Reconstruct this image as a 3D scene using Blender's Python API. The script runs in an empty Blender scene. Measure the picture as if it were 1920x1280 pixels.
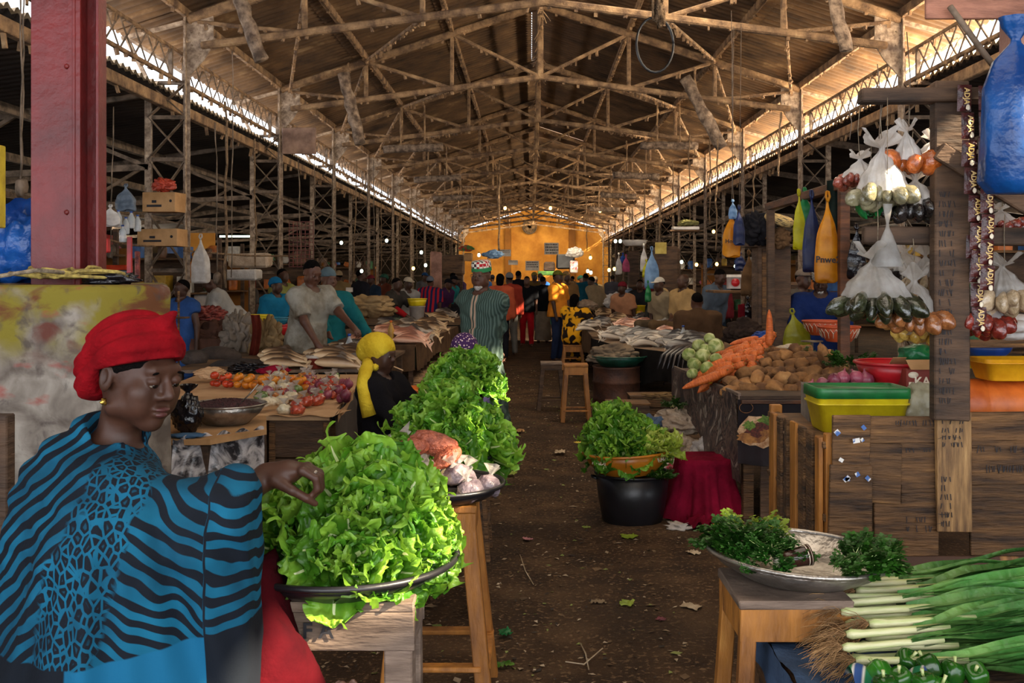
import bpy, bmesh, math, random
import numpy as np
from mathutils import Vector, Matrix, Euler, noise as mnoise
# ---------------------------------------------------------------- camera
F = 1867.0; CX = 995.0; CY = 521.0; H = 1.65
C = bpy.context.scene.collection
scn = bpy.context.scene
cam = bpy.data.cameras.new('camera'); camo = bpy.data.objects.new('camera', cam); C.objects.link(camo)
cam.sensor_width = 36.0; cam.lens = F / 1920 * 36.0
cam.shift_x = -(CX - 960) / 1920; cam.shift_y = -(640 - CY) / 1920
camo.location = (0, 0, H); camo.rotation_euler = (math.pi / 2, 0, 0)
cam.clip_end = 300
scn.camera = camo
# ---------------------------------------------------------------- sky, sun, added fill lamps
W = bpy.data.worlds.new('sky'); scn.world = W; W.use_nodes = True
W.node_tree.nodes['Background'].inputs[0].default_value = (0.86, 0.92, 1.0, 1)
W.node_tree.nodes['Background'].inputs[1].default_value = 4.0
def lamp(name, kind, loc, rot, energy, color=(1, 1, 1), **kw):
    l = bpy.data.lights.new(name, kind); l.energy = energy; l.color = color
    for k, v in kw.items(): setattr(l, k, v)
    o = bpy.data.objects.new(name, l); C.objects.link(o); o.location = loc; o.rotation_euler = rot
    return o
def aim(d): return Vector(d).to_track_quat('-Z', 'Y').to_euler()
SUNDIR = (-1.0, 0.40, -0.64)
lamp('sun', 'SUN', (20, -8, 14), aim(SUNDIR), 24.0, (1.0, 0.83, 0.58), angle=0.012)
# added fill lamps behind the photographer and under the closed roof, imitating daylight
lamp('fill_behind_camera', 'AREA', (1.5, -3.5, 3.0), aim((-0.15, 1.0, -0.32)), 120.0, (1.0, 0.93, 0.84), shape='RECTANGLE', size=7.0, size_y=3.0)
lamp('fill_under_roof', 'AREA', (0.6, 3.5, 5.6), aim((0.0, 0.12, -1.0)), 120.0, (1.0, 0.88, 0.72), shape='RECTANGLE', size=3.0, size_y=5.0)
lamp('fill_under_roof', 'AREA', (1.0, 14.0, 5.9), aim((-0.1, 0.2, -1.0)), 330.0, (1.0, 0.84, 0.62), shape='RECTANGLE', size=2.0, size_y=12.0)
lamp('fill_under_roof', 'AREA', (1.0, 34.0, 5.9), aim((0.0, 0.8, -1.0)), 800.0, (1.0, 0.82, 0.58), shape='RECTANGLE', size=2.0, size_y=20.0)
lamp('fill_end_wall', 'AREA', (0.5, 62.0, 5.0), aim((0.0, 1.0, -0.1)), 900.0, (1.0, 0.80, 0.5), shape='RECTANGLE', size=8.0, size_y=2.0)  # lamp added only to brighten the end wall
for x, y, e in ((-9.0, 15.0, 170.0), (-9.0, 27.0, 200.0), (8.8, 15.0, 130.0), (8.8, 27.0, 170.0)):   # lamps added inside the outer walls to brighten the side aisles
    lamp('fill_aisle_side', 'AREA', (x * 1.3, y, 2.7), aim((-x, 0, -2.5)), e, (1.0, 0.86, 0.66), shape='RECTANGLE', size=9.0, size_y=0.8)
# lamps added to imitate sunlight bounced off the aisle roofs through the eaves gaps
for x, e, c in ((5.95, 1600.0, (1.0, 0.80, 0.55)), (-5.75, 300.0, (0.95, 0.92, 0.90))):
    for y, L in ((13.0, 22.0), (45.0, 42.0)):
        lamp('fill_eaves_bounce', 'AREA', (x, y, 4.42), aim((-1.0 if x > 0 else 1.0, 0.0, 0.30)), e * L / 30, c, shape='RECTANGLE', size=L, size_y=0.3)
vs = scn.view_settings
vs.view_transform = 'Standard'; vs.look = 'None'; vs.gamma = 1.0; vs.exposure = 0.0; vs.use_curve_mapping = False
scn.cycles.use_denoising = True
scn.cycles.max_bounces = 6; scn.cycles.diffuse_bounces = 3; scn.cycles.transparent_max_bounces = 10
scn.cycles.caustics_reflective = False; scn.cycles.caustics_refractive = False
scn.cycles.sample_clamp_indirect = 6.0
random.seed(7); RNG = np.random.default_rng(7)
# ---------------------------------------------------------------- placing and mesh helpers
PI = math.pi
def at(px, py, Y): return Vector(((px - CX) * Y / F, Y, H - (py - CY) * Y / F))
def onz(px, py, z): return at(px, py, (H - z) * F / (py - CY))
def R(d): return math.radians(d)
def U(a, b): return random.uniform(a, b)
def lin(c):
    if isinstance(c, str): c = tuple(int(c[i:i + 2], 16) / 255 for i in (0, 2, 4))
    return tuple(x / 12.92 if x <= 0.04045 else ((x + 0.055) / 1.055) ** 2.4 for x in c)
def tag(o, label=None, cat=None, group=None, kind=None):
    if label: o['label'] = label
    if cat: o['category'] = cat
    if group: o['group'] = group
    if kind: o['kind'] = kind
    return o
def thing(name, label, cat, loc=(0, 0, 0), rz=0, group=None):
    o = bpy.data.objects.new(name, None); C.objects.link(o); o.location = loc; o.rotation_euler = (0, 0, rz)
    o.empty_display_size = 0.1
    return tag(o, label, cat, group)
def struct(name):
    o = bpy.data.objects.new(name, None); C.objects.link(o); o['kind'] = 'structure'; return o
def mk(name, me, parent=None, loc=None, rot=None, sc=None):
    o = bpy.data.objects.new(name, me); C.objects.link(o)
    if parent is not None: o.parent = parent
    if loc is not None: o.location = loc
    if rot is not None: o.rotation_euler = rot
    if sc is not None: o.scale = (sc, sc, sc) if isinstance(sc, (int, float)) else sc
    return o
def dup(root, loc=None, rot=None, sc=None, label=None, group=None):
    def cp(o, par):
        c = o.copy(); C.objects.link(c); c.parent = par
        for ch in o.children: cp(ch, c)
        return c
    c = cp(root, None)
    if loc is not None: c.location = loc
    if rot is not None: c.rotation_euler = rot
    if sc is not None: c.scale = (sc, sc, sc) if isinstance(sc, (int, float)) else sc
    if label: c['label'] = label
    if group: c['group'] = group
    return c
ORD = ['first', 'second', 'third', 'fourth', 'fifth', 'sixth', 'seventh', 'eighth', 'ninth', 'tenth', 'eleventh', 'twelfth', 'thirteenth', 'fourteenth']
class MB:
    def __init__(s): s.v = []; s.f = []; s.m = []; s.s = []
    def add(s, vs, fs, m=0, smooth=False):
        n = len(s.v); s.v.extend([tuple(v) for v in vs])
        for f in fs: s.f.append(tuple(i + n for i in f)); s.m.append(m); s.s.append(smooth)
        return s
    def box(s, c, d, rot=None, m=0, b=0.0, jit=0.0):
        hx, hy, hz = (x / 2 for x in d); c = Vector(c)
        M3 = rot if isinstance(rot, Matrix) else (Euler(rot).to_matrix() if rot is not None else Matrix.Identity(3))
        if b <= 0:
            vs = [Vector((sx * hx, sy * hy, sz * hz)) for sx in (-1, 1) for sy in (-1, 1) for sz in (-1, 1)]
            if jit: vs = [v + Vector((U(-jit, jit), U(-jit, jit), U(-jit, jit))) for v in vs]
            fs = [(0, 1, 3, 2), (4, 6, 7, 5), (0, 4, 5, 1), (2, 3, 7, 6), (0, 2, 6, 4), (1, 5, 7, 3)]
            return s.add([M3 @ v + c for v in vs], fs, m)
        h = (hx, hy, hz); b = min(b, 0.45 * min(d)); vs = []; idx = {}
        for sx in (-1, 1):
            for sy in (-1, 1):
                for sz in (-1, 1):
                    j = Vector((U(-jit, jit), U(-jit, jit), U(-jit, jit))) if jit else Vector()
                    for a in range(3):
                        sg = (sx, sy, sz)
                        p = Vector([sg[k] * (h[k] if k == a else h[k] - b) for k in range(3)]) + j
                        idx[(sg, a)] = len(vs); vs.append(p)
        fs = []
        def face(ids):
            cen = sum((vs[i] for i in ids), Vector()) / len(ids)
            n = (vs[ids[1]] - vs[ids[0]]).cross(vs[ids[2]] - vs[ids[1]])
            fs.append(tuple(ids) if n.dot(cen) > 0 else tuple(reversed(ids)))
        for a in range(3):
            o1, o2 = [k for k in range(3) if k != a]
            for sg in (-1, 1):
                ids = []
                for u, w in ((-1, -1), (1, -1), (1, 1), (-1, 1)):
                    t = [0, 0, 0]; t[a] = sg; t[o1] = u; t[o2] = w; ids.append(idx[(tuple(t), a)])
                face(ids)
            for u in (-1, 1):
                for w in (-1, 1):   # edge parallel to a
                    t0 = [0, 0, 0]; t1 = [0, 0, 0]; t0[a] = -1; t1[a] = 1
                    for t in (t0, t1): t[o1] = u; t[o2] = w
                    face([idx[(tuple(t0), o1)], idx[(tuple(t1), o1)], idx[(tuple(t1), o2)], idx[(tuple(t0), o2)]])
        for sx in (-1, 1):
            for sy in (-1, 1):
                for sz in (-1, 1): face([idx[((sx, sy, sz), a)] for a in range(3)])
        return s.add([M3 @ v + c for v in vs], fs, m)
    def bar(s, a, b, w, h=None, m=0, bev=0.0, up=(0, 0, 1), jit=0.0):
        a = Vector(a); b = Vector(b); z = (b - a); L = z.length; z.normalize(); up = Vector(up)
        if abs(z.dot(up)) > 0.97: up = Vector((0, 1, 0))
        x = up.cross(z).normalized(); y = z.cross(x)
        M3 = Matrix((x, y, z)).transposed()
        return s.box((a + b) / 2, (w, h or w, L), M3, m, bev, jit)
    def tube(s, pts, r, n=8, m=0, smooth=True, cap=True):
        pts = [Vector(p) for p in pts]; k = len(pts)
        rs = r if isinstance(r, (list, tuple)) else [r] * k
        vs = []; x = None
        for i, p in enumerate(pts):
            t = (pts[min(i + 1, k - 1)] - pts[max(i - 1, 0)]).normalized()
            if x is None:
                x = t.cross(Vector((0, 0, 1)) if abs(t.z) < 0.9 else Vector((1, 0, 0))).normalized()
            else:
                x = (x - t * x.dot(t)).normalized()
            y = t.cross(x)
            for j in range(n):
                a = 2 * PI * j / n; vs.append(p + (x * math.cos(a) + y * math.sin(a)) * rs[i])
        fs = [(i * n + j, i * n + (j + 1) % n, (i + 1) * n + (j + 1) % n, (i + 1) * n + j) for i in range(k - 1) for j in range(n)]
        if cap: fs += [tuple(reversed(range(n))), tuple(range((k - 1) * n, k * n))]
        return s.add(vs, fs, m, smooth)
    def lathe(s, prof, c=(0, 0, 0), n=24, m=0, sx=1, sy=1, smooth=True, rot=None, wob=0.0):
        c = Vector(c); vs = []; M3 = Euler(rot).to_matrix() if rot is not None else None
        for r, z in prof:
            for j in range(n):
                a = 2 * PI * j / n; rr = r * (1 + wob * math.sin(3 * a + z * 9) + wob * .6 * math.sin(7 * a + 2))
                p = Vector((rr * sx * math.cos(a), rr * sy * math.sin(a), z))
                vs.append((M3 @ p if M3 else p) + c)
        k = len(prof)
        fs = [(i * n + j, i * n + (j + 1) % n, (i + 1) * n + (j + 1) % n, (i + 1) * n + j) for i in range(k - 1) for j in range(n)]
        return s.add(vs, fs, m, smooth)
    def grid(s, fn, nu, nv, m=0, smooth=True, wrap=False):
        vs = [fn(i / (nu - (0 if wrap else 1)), j / (nv - 1)) for j in range(nv) for i in range(nu)]
        fs = []
        for j in range(nv - 1):
            for i in range(nu if wrap else nu - 1):
                i2 = (i + 1) % nu
                fs.append((j * nu + i, j * nu + i2, (j + 1) * nu + i2, (j + 1) * nu + i))
        return s.add(vs, fs, m, smooth)
    def mesh(s, name, mats):
        me = bpy.data.meshes.new(name); me.from_pydata(s.v, [], s.f)
        for mt in (mats if isinstance(mats, (list, tuple)) else [mats]): me.materials.append(mt)
        me.polygons.foreach_set('material_index', s.m); me.polygons.foreach_set('use_smooth', s.s)
        me.update(); return me
    def build(s, name, mats, parent=None, loc=None, rot=None, sc=None): return mk(name, s.mesh(name, mats), parent, loc, rot, sc)
def nz(x, y, z, o=3):
    return mnoise.fractal(Vector((x, y, z)), 1.0, 2.0, o)
_ico = {}
def ico(sub):
    if sub not in _ico:
        bm = bmesh.new(); bmesh.ops.create_icosphere(bm, subdivisions=sub, radius=1)
        _ico[sub] = ([v.co.copy() for v in bm.verts], [tuple(v.index for v in f.verts) for f in bm.faces]); bm.free()
    return _ico[sub]
def blob(mb, c=(0, 0, 0), r=(1, 1, 1), amp=0.1, fr=1.5, sub=3, m=0, seed=0, rot=None, flat=0.0, crease=0.0, cf=6.0, bend=0.0):
    """lumpy rounded body: soft noise, optional sharp creases, flattened underside"""
    vs, fs = ico(sub); c = Vector(c); out = []; M3 = Euler(rot).to_matrix() if rot is not None else None
    for v in vs:
        d = 1 + amp * nz(v.x * fr + seed, v.y * fr, v.z * fr + seed * 1.7)
        if crease: d -= crease * (1 - abs(mnoise.noise(Vector((v.x * cf + seed * 3, v.y * cf, v.z * cf))))) ** 4
        p = Vector((v.x * r[0] * d, v.y * r[1] * d, v.z * r[2] * d))
        if flat and p.z < -r[2] * (1 - flat): p.z = -r[2] * (1 - flat) + (p.z + r[2] * (1 - flat)) * 0.15
        if bend: p.z += bend * (p.x ** 2) / r[0]
        out.append((M3 @ p if M3 else p) + c)
    return mb.add(out, fs, m, True)
# ---------------------------------------------------------------- materials
_mats = {}
def M(name, c1, c2=None, sc=6.0, rough=0.75, metal=0.0, bump=0.25, bs=35.0, stretch=(1, 1, 1), lo=0.38, hi=0.62, rand=0.0, alpha=1.0, sss=0.0, c3=None, dist=0.0, spec=0.5, trans=0.0, emit=0.0, sheen=0.0, coat=0.0):
    if name in _mats: return _mats[name]
    m = bpy.data.materials.new(name); m.use_nodes = True; nt = m.node_tree; N = nt.nodes; L = nt.links
    b = N['Principled BSDF']; c1 = lin(c1); c2 = lin(c2) if c2 else tuple(x * 0.6 for x in c1)
    tc = N.new('ShaderNodeTexCoord'); mp = N.new('ShaderNodeMapping'); mp.inputs['Scale'].default_value = stretch
    L.new(tc.outputs['Object'], mp.inputs[0])
    if rand:
        oi = N.new('ShaderNodeObjectInfo'); ad = N.new('ShaderNodeVectorMath'); ad.operation = 'ADD'
        sx = N.new('ShaderNodeMath'); sx.operation = 'MULTIPLY'; sx.inputs[1].default_value = 31.0
        L.new(oi.outputs['Random'], sx.inputs[0]); L.new(tc.outputs['Object'], ad.inputs[0]); L.new(sx.outputs[0], ad.inputs[1]); L.new(ad.outputs[0], mp.inputs[0])
    n = N.new('ShaderNodeTexNoise'); n.inputs['Scale'].default_value = sc; n.inputs['Detail'].default_value = 6; n.inputs['Roughness'].default_value = 0.6; n.inputs['Distortion'].default_value = dist
    L.new(mp.outputs[0], n.inputs[0])
    r = N.new('ShaderNodeValToRGB'); e = r.color_ramp.elements; e[0].position = lo; e[1].position = hi; e[0].color = (*c2, 1); e[1].color = (*c1, 1)
    if c3: x = r.color_ramp.elements.new((hi + 1) / 2); x.color = (*lin(c3), 1)
    L.new(n.outputs[0], r.inputs[0]); out = r.outputs[0]
    if rand:
        hs = N.new('ShaderNodeHueSaturation'); mr = N.new('ShaderNodeMapRange'); mr.inputs[3].default_value = 1 - rand; mr.inputs[4].default_value = 1 + rand
        L.new(oi.outputs['Random'], mr.inputs[0]); L.new(mr.outputs[0], hs.inputs['Value']); L.new(out, hs.inputs['Color']); out = hs.outputs[0]
    L.new(out, b.inputs['Base Color'])
    b.inputs['Roughness'].default_value = rough; b.inputs['Metallic'].default_value = metal; b.inputs['Specular IOR Level'].default_value = spec
    if bump:
        n2 = N.new('ShaderNodeTexNoise'); n2.inputs['Scale'].default_value = bs; n2.inputs['Detail'].default_value = 4; L.new(mp.outputs[0], n2.inputs[0])
        bp = N.new('ShaderNodeBump'); bp.inputs['Strength'].default_value = bump; bp.inputs['Distance'].default_value = 0.02
        L.new(n2.outputs[0], bp.inputs['Height']); L.new(bp.outputs[0], b.inputs['Normal'])
    if alpha < 1: b.inputs['Alpha'].default_value = alpha
    if sss: b.inputs['Subsurface Weight'].default_value = sss; b.inputs['Subsurface Radius'].default_value = (0.02, 0.01, 0.005)
    if trans: b.inputs['Transmission Weight'].default_value = trans
    if coat: b.inputs['Coat Weight'].default_value = coat
    if sheen: b.inputs['Sheen Weight'].default_value = sheen
    if emit: L.new(out, b.inputs['Emission Color']); b.inputs['Emission Strength'].default_value = emit
    _mats[name] = m; return m
def addtrans(m, w):   # thin leaf / plastic film: light also passes through
    nt = m.node_tree; N = nt.nodes; L = nt.links; b = N['Principled BSDF']; out = [x for x in N if x.type == 'OUTPUT_MATERIAL'][0]
    t = N.new('ShaderNodeBsdfTranslucent'); mx = N.new('ShaderNodeMixShader'); mx.inputs[0].default_value = w
    if b.inputs['Base Color'].links: L.new(b.inputs['Base Color'].links[0].from_socket, t.inputs[0])
    L.new(b.outputs[0], mx.inputs[1]); L.new(t.outputs[0], mx.inputs[2]); L.new(mx.outputs[0], out.inputs[0]); return m
class NT:   # small node helper for special patterns
    def __init__(s, name, rough=0.8):
        s.m = bpy.data.materials.new(name); s.m.use_nodes = True; s.N = s.m.node_tree.nodes; s.L = s.m.node_tree.links
        s.b = s.N['Principled BSDF']; s.b.inputs['Roughness'].default_value = rough; s.b.inputs['Specular IOR Level'].default_value = .2; s.tc = s.N.new('ShaderNodeTexCoord').outputs['Object']
    def n(s, typ, ins=None, **kw):
        x = s.N.new(typ)
        for k, v in kw.items(): setattr(x, k, v)
        for k, v in (ins or {}).items():
            if isinstance(v, bpy.types.NodeSocket): s.L.new(v, x.inputs[k])
            else: x.inputs[k].default_value = v
        return x.outputs[0]
    def math(s, op, a, b=0.0): return s.n('ShaderNodeMath', {0: a, 1: b}, operation=op)
    def map(s, sc=(1, 1, 1), rot=(0, 0, 0), vec=None): return s.n('ShaderNodeMapping', {0: vec or s.tc, 'Scale': sc, 'Rotation': rot})
    def noise(s, sc, vec=None, det=3.0, dist=0.0): return s.n('ShaderNodeTexNoise', {'Vector': vec or s.tc, 'Scale': sc, 'Detail': det, 'Distortion': dist})
    def ramp(s, fac, stops, const=False):
        x = s.N.new('ShaderNodeValToRGB'); s.L.new(fac, x.inputs[0]); cr = x.color_ramp
        if const: cr.interpolation = 'CONSTANT'
        while len(cr.elements) < len(stops): cr.elements.new(0.5)
        for e, (p, c) in zip(cr.elements, stops): e.position = p; e.color = (*(lin(c) if isinstance(c, str) else (c, c, c)), 1)
        return x.outputs[0]
    def mix(s, fac, a, b):
        x = s.N.new('ShaderNodeMix'); x.data_type = 'RGBA'
        for i, v in ((0, fac), (6, a), (7, b)):
            if isinstance(v, bpy.types.NodeSocket): s.L.new(v, x.inputs[i])
            elif isinstance(v, str): x.inputs[i].default_value = (*lin(v), 1)
            else: x.inputs[i].default_value = v
        return x.outputs[2]
    def done(s, col, bump=None, bstr=0.3, dist=0.01):
        s.L.new(col, s.b.inputs['Base Color'])
        if bump is not None:
            bp = s.N.new('ShaderNodeBump'); bp.inputs['Strength'].default_value = bstr; bp.inputs['Distance'].default_value = dist
            s.L.new(bump, bp.inputs['Height']); s.L.new(bp.outputs[0], s.b.inputs['Normal'])
        return s.m
# ---------------------------------------------------------------- smooth bodies from distance fields
def nets(f, lo, hi, h, B=6):
    lo = np.array(lo, float); hi = np.array(hi, float)
    nb = np.maximum(1, np.ceil((hi - lo) / h / B).astype(int)); n = nb * B
    g = np.stack(np.meshgrid(*[np.arange(k) for k in nb], indexing='ij'), -1).reshape(-1, 3)
    cen = lo + (g * B + (B - 1) / 2) * h
    d = f(cen.astype(np.float32)); keep = np.abs(d) < B * h * 0.87 * 1.5 + h
    D = np.repeat(np.repeat(np.repeat(d.reshape(nb), B, 0), B, 1), B, 2).astype(np.float32)
    o = np.stack(np.meshgrid(*[np.arange(B)] * 3, indexing='ij'), -1).reshape(-1, 3)
    idx = (g[keep][:, None, :] * B + o[None]).reshape(-1, 3)
    D[idx[:, 0], idx[:, 1], idx[:, 2]] = f((lo + idx * h).astype(np.float32))
    S = D < 0
    a = np.zeros(tuple(n - 1), np.int8)
    for i in (0, 1):
        for j in (0, 1):
            for k in (0, 1): a += S[i:n[0] - 1 + i, j:n[1] - 1 + j, k:n[2] - 1 + k]
    act = np.argwhere((a > 0) & (a < 8)); ids = -np.ones(tuple(n - 1), np.int64); ids[act[:, 0], act[:, 1], act[:, 2]] = np.arange(len(act))
    P = np.zeros((len(act), 3)); cnt = np.zeros(len(act))
    cs = [(i, j, k) for i in (0, 1) for j in (0, 1) for k in (0, 1)]
    for c0 in cs:
        for ax in range(3):
            if c0[ax] == 0:
                c1 = list(c0); c1[ax] = 1
                p0 = act + np.array(c0); p1 = act + np.array(c1)
                d0 = D[p0[:, 0], p0[:, 1], p0[:, 2]]; d1 = D[p1[:, 0], p1[:, 1], p1[:, 2]]
                mk_ = (d0 < 0) != (d1 < 0); t = np.where(mk_, d0 / np.where(mk_, d0 - d1, 1), 0)
                q = p0 + (p1 - p0) * t[:, None]; P += q * mk_[:, None]; cnt += mk_
    V = lo + P / cnt[:, None] * h
    faces = []
    for ax in range(3):
        u, w = [(1, 2), (2, 0), (0, 1)][ax]
        sl0 = [slice(None)] * 3; sl1 = [slice(None)] * 3; sl0[ax] = slice(0, -1); sl1[ax] = slice(1, None)
        s0 = S[tuple(sl0)]; s1 = S[tuple(sl1)]
        for flip, mask in ((False, s0 & ~s1), (True, ~s0 & s1)):
            e = np.argwhere(mask); e = e[(e[:, u] > 0) & (e[:, w] > 0) & (e[:, u] < n[u] - 1) & (e[:, w] < n[w] - 1)]
            q = []
            for du, dw in ((1, 1), (0, 1), (0, 0), (1, 0)):
                t = e.copy(); t[:, u] -= du; t[:, w] -= dw; q.append(ids[t[:, 0], t[:, 1], t[:, 2]])
            q = np.stack(q, 1)
            if flip: q = q[:, ::-1]
            faces.append(q)
    Q = np.concatenate(faces); Q = Q[(Q >= 0).all(1)]
    return V, Q
def nmesh(name, V, Q, mats):
    me = bpy.data.meshes.new(name); me.vertices.add(len(V)); me.vertices.foreach_set('co', V.astype(np.float32).ravel())
    me.loops.add(len(Q) * 4); me.loops.foreach_set('vertex_index', Q.astype(np.int32).ravel())
    me.polygons.add(len(Q)); me.polygons.foreach_set('loop_start', np.arange(0, len(Q) * 4, 4, dtype=np.int32))
    me.polygons.foreach_set('use_smooth', np.ones(len(Q), bool))
    me.update(calc_edges=True)
    for mt in (mats if isinstance(mats, (list, tuple)) else [mats]): me.materials.append(mt)
    return me
def A(*p): return np.array(p if len(p) > 1 else p[0], np.float32)
def cone(a, b, ra, rb=None, flat=False, el=None):
    a = A(a); b = A(b); rb = ra if rb is None else rb; ba = b - a; L2 = float(ba @ ba) + 1e-9; Ln = L2 ** .5
    def f(P):
        pa = P - a; t = (pa @ ba) / L2; tc = np.clip(t, 0, 1); q = pa - tc[:, None] * ba
        d = np.sqrt((q * q).sum(1)) - (ra + (rb - ra) * tc)
        if flat: d = np.maximum(np.sqrt(np.maximum(((pa - t[:, None] * ba) ** 2).sum(1), 0)) - (ra + (rb - ra) * tc), (np.abs(t - .5) - .5) * Ln)
        return d
    return f
def ell(c, r, Rm=None):
    c = A(c); r = A(r)
    def f(P):
        q = P - c
        if Rm is not None: q = q @ Rm
        k0 = np.sqrt(((q / r) ** 2).sum(1)); k1 = np.sqrt(((q / r ** 2) ** 2).sum(1)) + 1e-6
        return k0 * (k0 - 1) / k1
    return f
def smin(a, b, k):
    h = np.maximum(k - np.abs(a - b), 0) / k; return np.minimum(a, b) - h * h * k * .25
def smax(a, b, k): return -smin(-a, -b, k)
def union(prims, k=0.03):
    def f(P):
        d = None
        for p in prims:
            kk = k
            if isinstance(p, tuple): p, kk = p
            e = p(P); d = e if d is None else smin(d, e, kk)
        return d
    return f
def folds(P, fr, seed=0.0):
    x, y, z = P[:, 0] * fr, P[:, 1] * fr, P[:, 2] * fr
    return np.sin(x + 1.7 * np.sin(y * .9 + seed) + .8 * np.sin(z * 1.3)) * np.sin(y * 1.1 + 1.3 * np.sin(z * .7 + x * .6 + seed * 2)) 
def npR(e): return np.array(Euler(e).to_matrix(), np.float32)
# ---------------------------------------------------------------- people
def skin(name, c, c2, rough=0.5): return M(name, c, c2, sc=9, rough=rough, spec=.35, bump=0.06, bs=60, lo=.3, hi=.7)
m_skin = skin('dark_skin', '4c2f22', '352016'); m_skin2 = skin('deep_skin', '4a3023', '352016'); m_skin3 = skin('brown_skin', '5c3a2a', '45291d')
m_hair = M('black_hair', '100d0c', '080606', sc=40, spec=.05, rough=.95, bump=.8, bs=120)
m_eye = M('eye_white', '8f8474', '75695a', rough=.4, bump=0); m_pup = M('dark_iris', '140c08', '0a0604', rough=.15, bump=0)
m_lip = M('dark_lips', '5d3430', '472522', rough=.4, bump=.1)
def cl(name, c, c2=None, **k):
    k.setdefault('sc', 5); k.setdefault('rough', .95); k.setdefault('spec', .08); k.setdefault('bump', .25); k.setdefault('bs', 90); k.setdefault('lo', .3); k.setdefault('hi', .7)
    return M(name, c, c2, **k)
class Frame:   # rigid frame: local point -> body point
    def __init__(s, R3=None, t=(0, 0, 0)): s.R = np.eye(3, dtype=np.float32) if R3 is None else R3; s.t = A(*t)
    def __call__(s, *p): return s.R @ A(*p) + s.t
    def then(s, R3, t): return Frame(s.R @ R3, s(*t))
def head_prims(hf, s=1.0, fine=False):
    e = lambda c, r: ell(hf(*(A(*c) * s)), A(*r) * s, hf.R)
    c = lambda a, b, ra, rb=None: cone(hf(*(A(*a) * s)), hf(*(A(*b) * s)), ra * s, (rb or ra) * s)
    add = [e((0, .014, .022), (.073, .094, .092)), (e((0, -.034, -.035), (.056, .056, .074)), .03), (e((0, -.066, -.096), (.026, .022, .019)), .03),
           (c((-.040, -.06, -.055), (-.05, .0, -.07), .022), .03), (c((.040, -.06, -.055), (.05, .0, -.07), .022), .03),
           (c((-.033, -.078, .030), (.033, -.078, .030), .014), .02), (c((0, -.088, .014), (0, -.108, -.022), .008, .012), .012),
           (e((-.012, -.094, -.029), (.010, .010, .008)), .008), (e((.012, -.094, -.029), (.010, .010, .008)), .008),
           (e((-.045, -.062, -.022), (.020, .018, .018)), .03), (e((.045, -.062, -.022), (.020, .018, .018)), .03),
           (e((-.077, .012, -.008), (.008, .019, .031)), .008), (e((.077, .012, -.008), (.008, .019, .031)), .008),
           (e((0, -.0905, -.056), (.025, .011, .0068)), .006), (e((0, -.0885, -.069), (.021, .011, .0078)), .006)]
    f = union(add, .02); so = [e((-.031, -.098, .006), (.017, .014, .010)), e((.031, -.098, .006), (.017, .014, .010))]
    lids = [e((-.031, -.0828, .0075), (.0160, .0138, .0122)), e((.031, -.0828, .0075), (.0160, .0138, .0122))]
    slit = c((-.02, -.104, -.0625), (.02, -.104, -.0625), .0022)
    def g(P):
        d = f(P)
        for q in so: d = smax(d, -q(P), .012 * s)
        if fine:
            for q in lids: d = smin(d, q(P), .004 * s)
            d = smax(d, -slit(P), .003 * s)
            for sx in (-1, 1):
                d = smax(d, -e((sx * .083, .012, -.002), (.006, .009, .017))(P), .004)
                d = smax(d, -e((sx * .009, -.100, -.037), (.004, .004, .003))(P), .003)
        return d
    return g
def hand_prims(w, d, n, s=1.0, curl=.6, spread=.1, side=1, fine=True):
    """w wrist, d pointing along the fingers, n back-of-hand normal, side: +1 thumb on the d x n side"""
    d = A(*d); d = d / np.linalg.norm(d); n = A(*n); n = n - d * (n @ d); n = n / np.linalg.norm(n); x = np.cross(d, n) * side; w = A(*w)
    Rm = np.stack([x, d, n], 1).astype(np.float32); Q = lambda a, b, c: w + Rm @ (A(a, b, c) * s)
    out = [(ell(Q(0, .045, 0), A(.040, .052, .016) * s, Rm), .02), (cone(Q(0, -.02, 0), Q(0, .03, 0), .024 * s, .026 * s), .02)]
    if not fine: return out + [(cone(Q(0, .08, 0), Q(0, .08 + .05 * math.cos(curl), -.05 * math.sin(curl)), .022 * s, .014 * s), .02)]
    for i, (ox, L, r) in enumerate(((.030, .072, .0088), (.010, .080, .0092), (-.011, .075, .0088), (-.030, .060, .0078))):
        p0 = A(ox, .082 - abs(ox) * .25, 0.002); a = 0; p = p0
        for k, fr in enumerate((.45, .30, .25)):
            a += curl * (0.75 if k == 0 else 1.0); q = p + A(ox * spread * 2 * fr, math.cos(a) * L * fr, -math.sin(a) * L * fr)
            out.append((cone(Q(*p), Q(*q), r * s * (1.08 - .12 * k), r * s * (1.0 - .14 * k)), .003 if k == 0 else .004)); p = q
        out.append((ell(Q(*p0), A(.011, .011, .011) * s, Rm), .008))
    t0, t1, t2, t3 = (.026, .012, -.006), (.050, .045, -.016 - .012 * curl), (.046, .074, -.026 - .02 * curl), (.038 - .012 * curl, .094, -.034 - .02 * curl)
    out += [(cone(Q(*t0), Q(*t1), .014 * s, .011 * s), .012), (cone(Q(*t1), Q(*t2), .0105 * s, .0095 * s), .004), (cone(Q(*t2), Q(*t3), .0095 * s, .0075 * s), .004)]
    return out
def ik(a, c, L1, L2, pole):
    a, c, pole = A(*a), A(*c), A(*pole); v = c - a; D = float(np.linalg.norm(v)); D2 = min(D, (L1 + L2) * .995); c = a + v / D * D2
    t = (L1 * L1 - L2 * L2 + D2 * D2) / (2 * D2); h = math.sqrt(max(L1 * L1 - t * t, 0)); u = v / D
    p = pole - u * float(pole @ u); p = p / (np.linalg.norm(p) + 1e-6); return a + u * t + p * h, c
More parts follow.
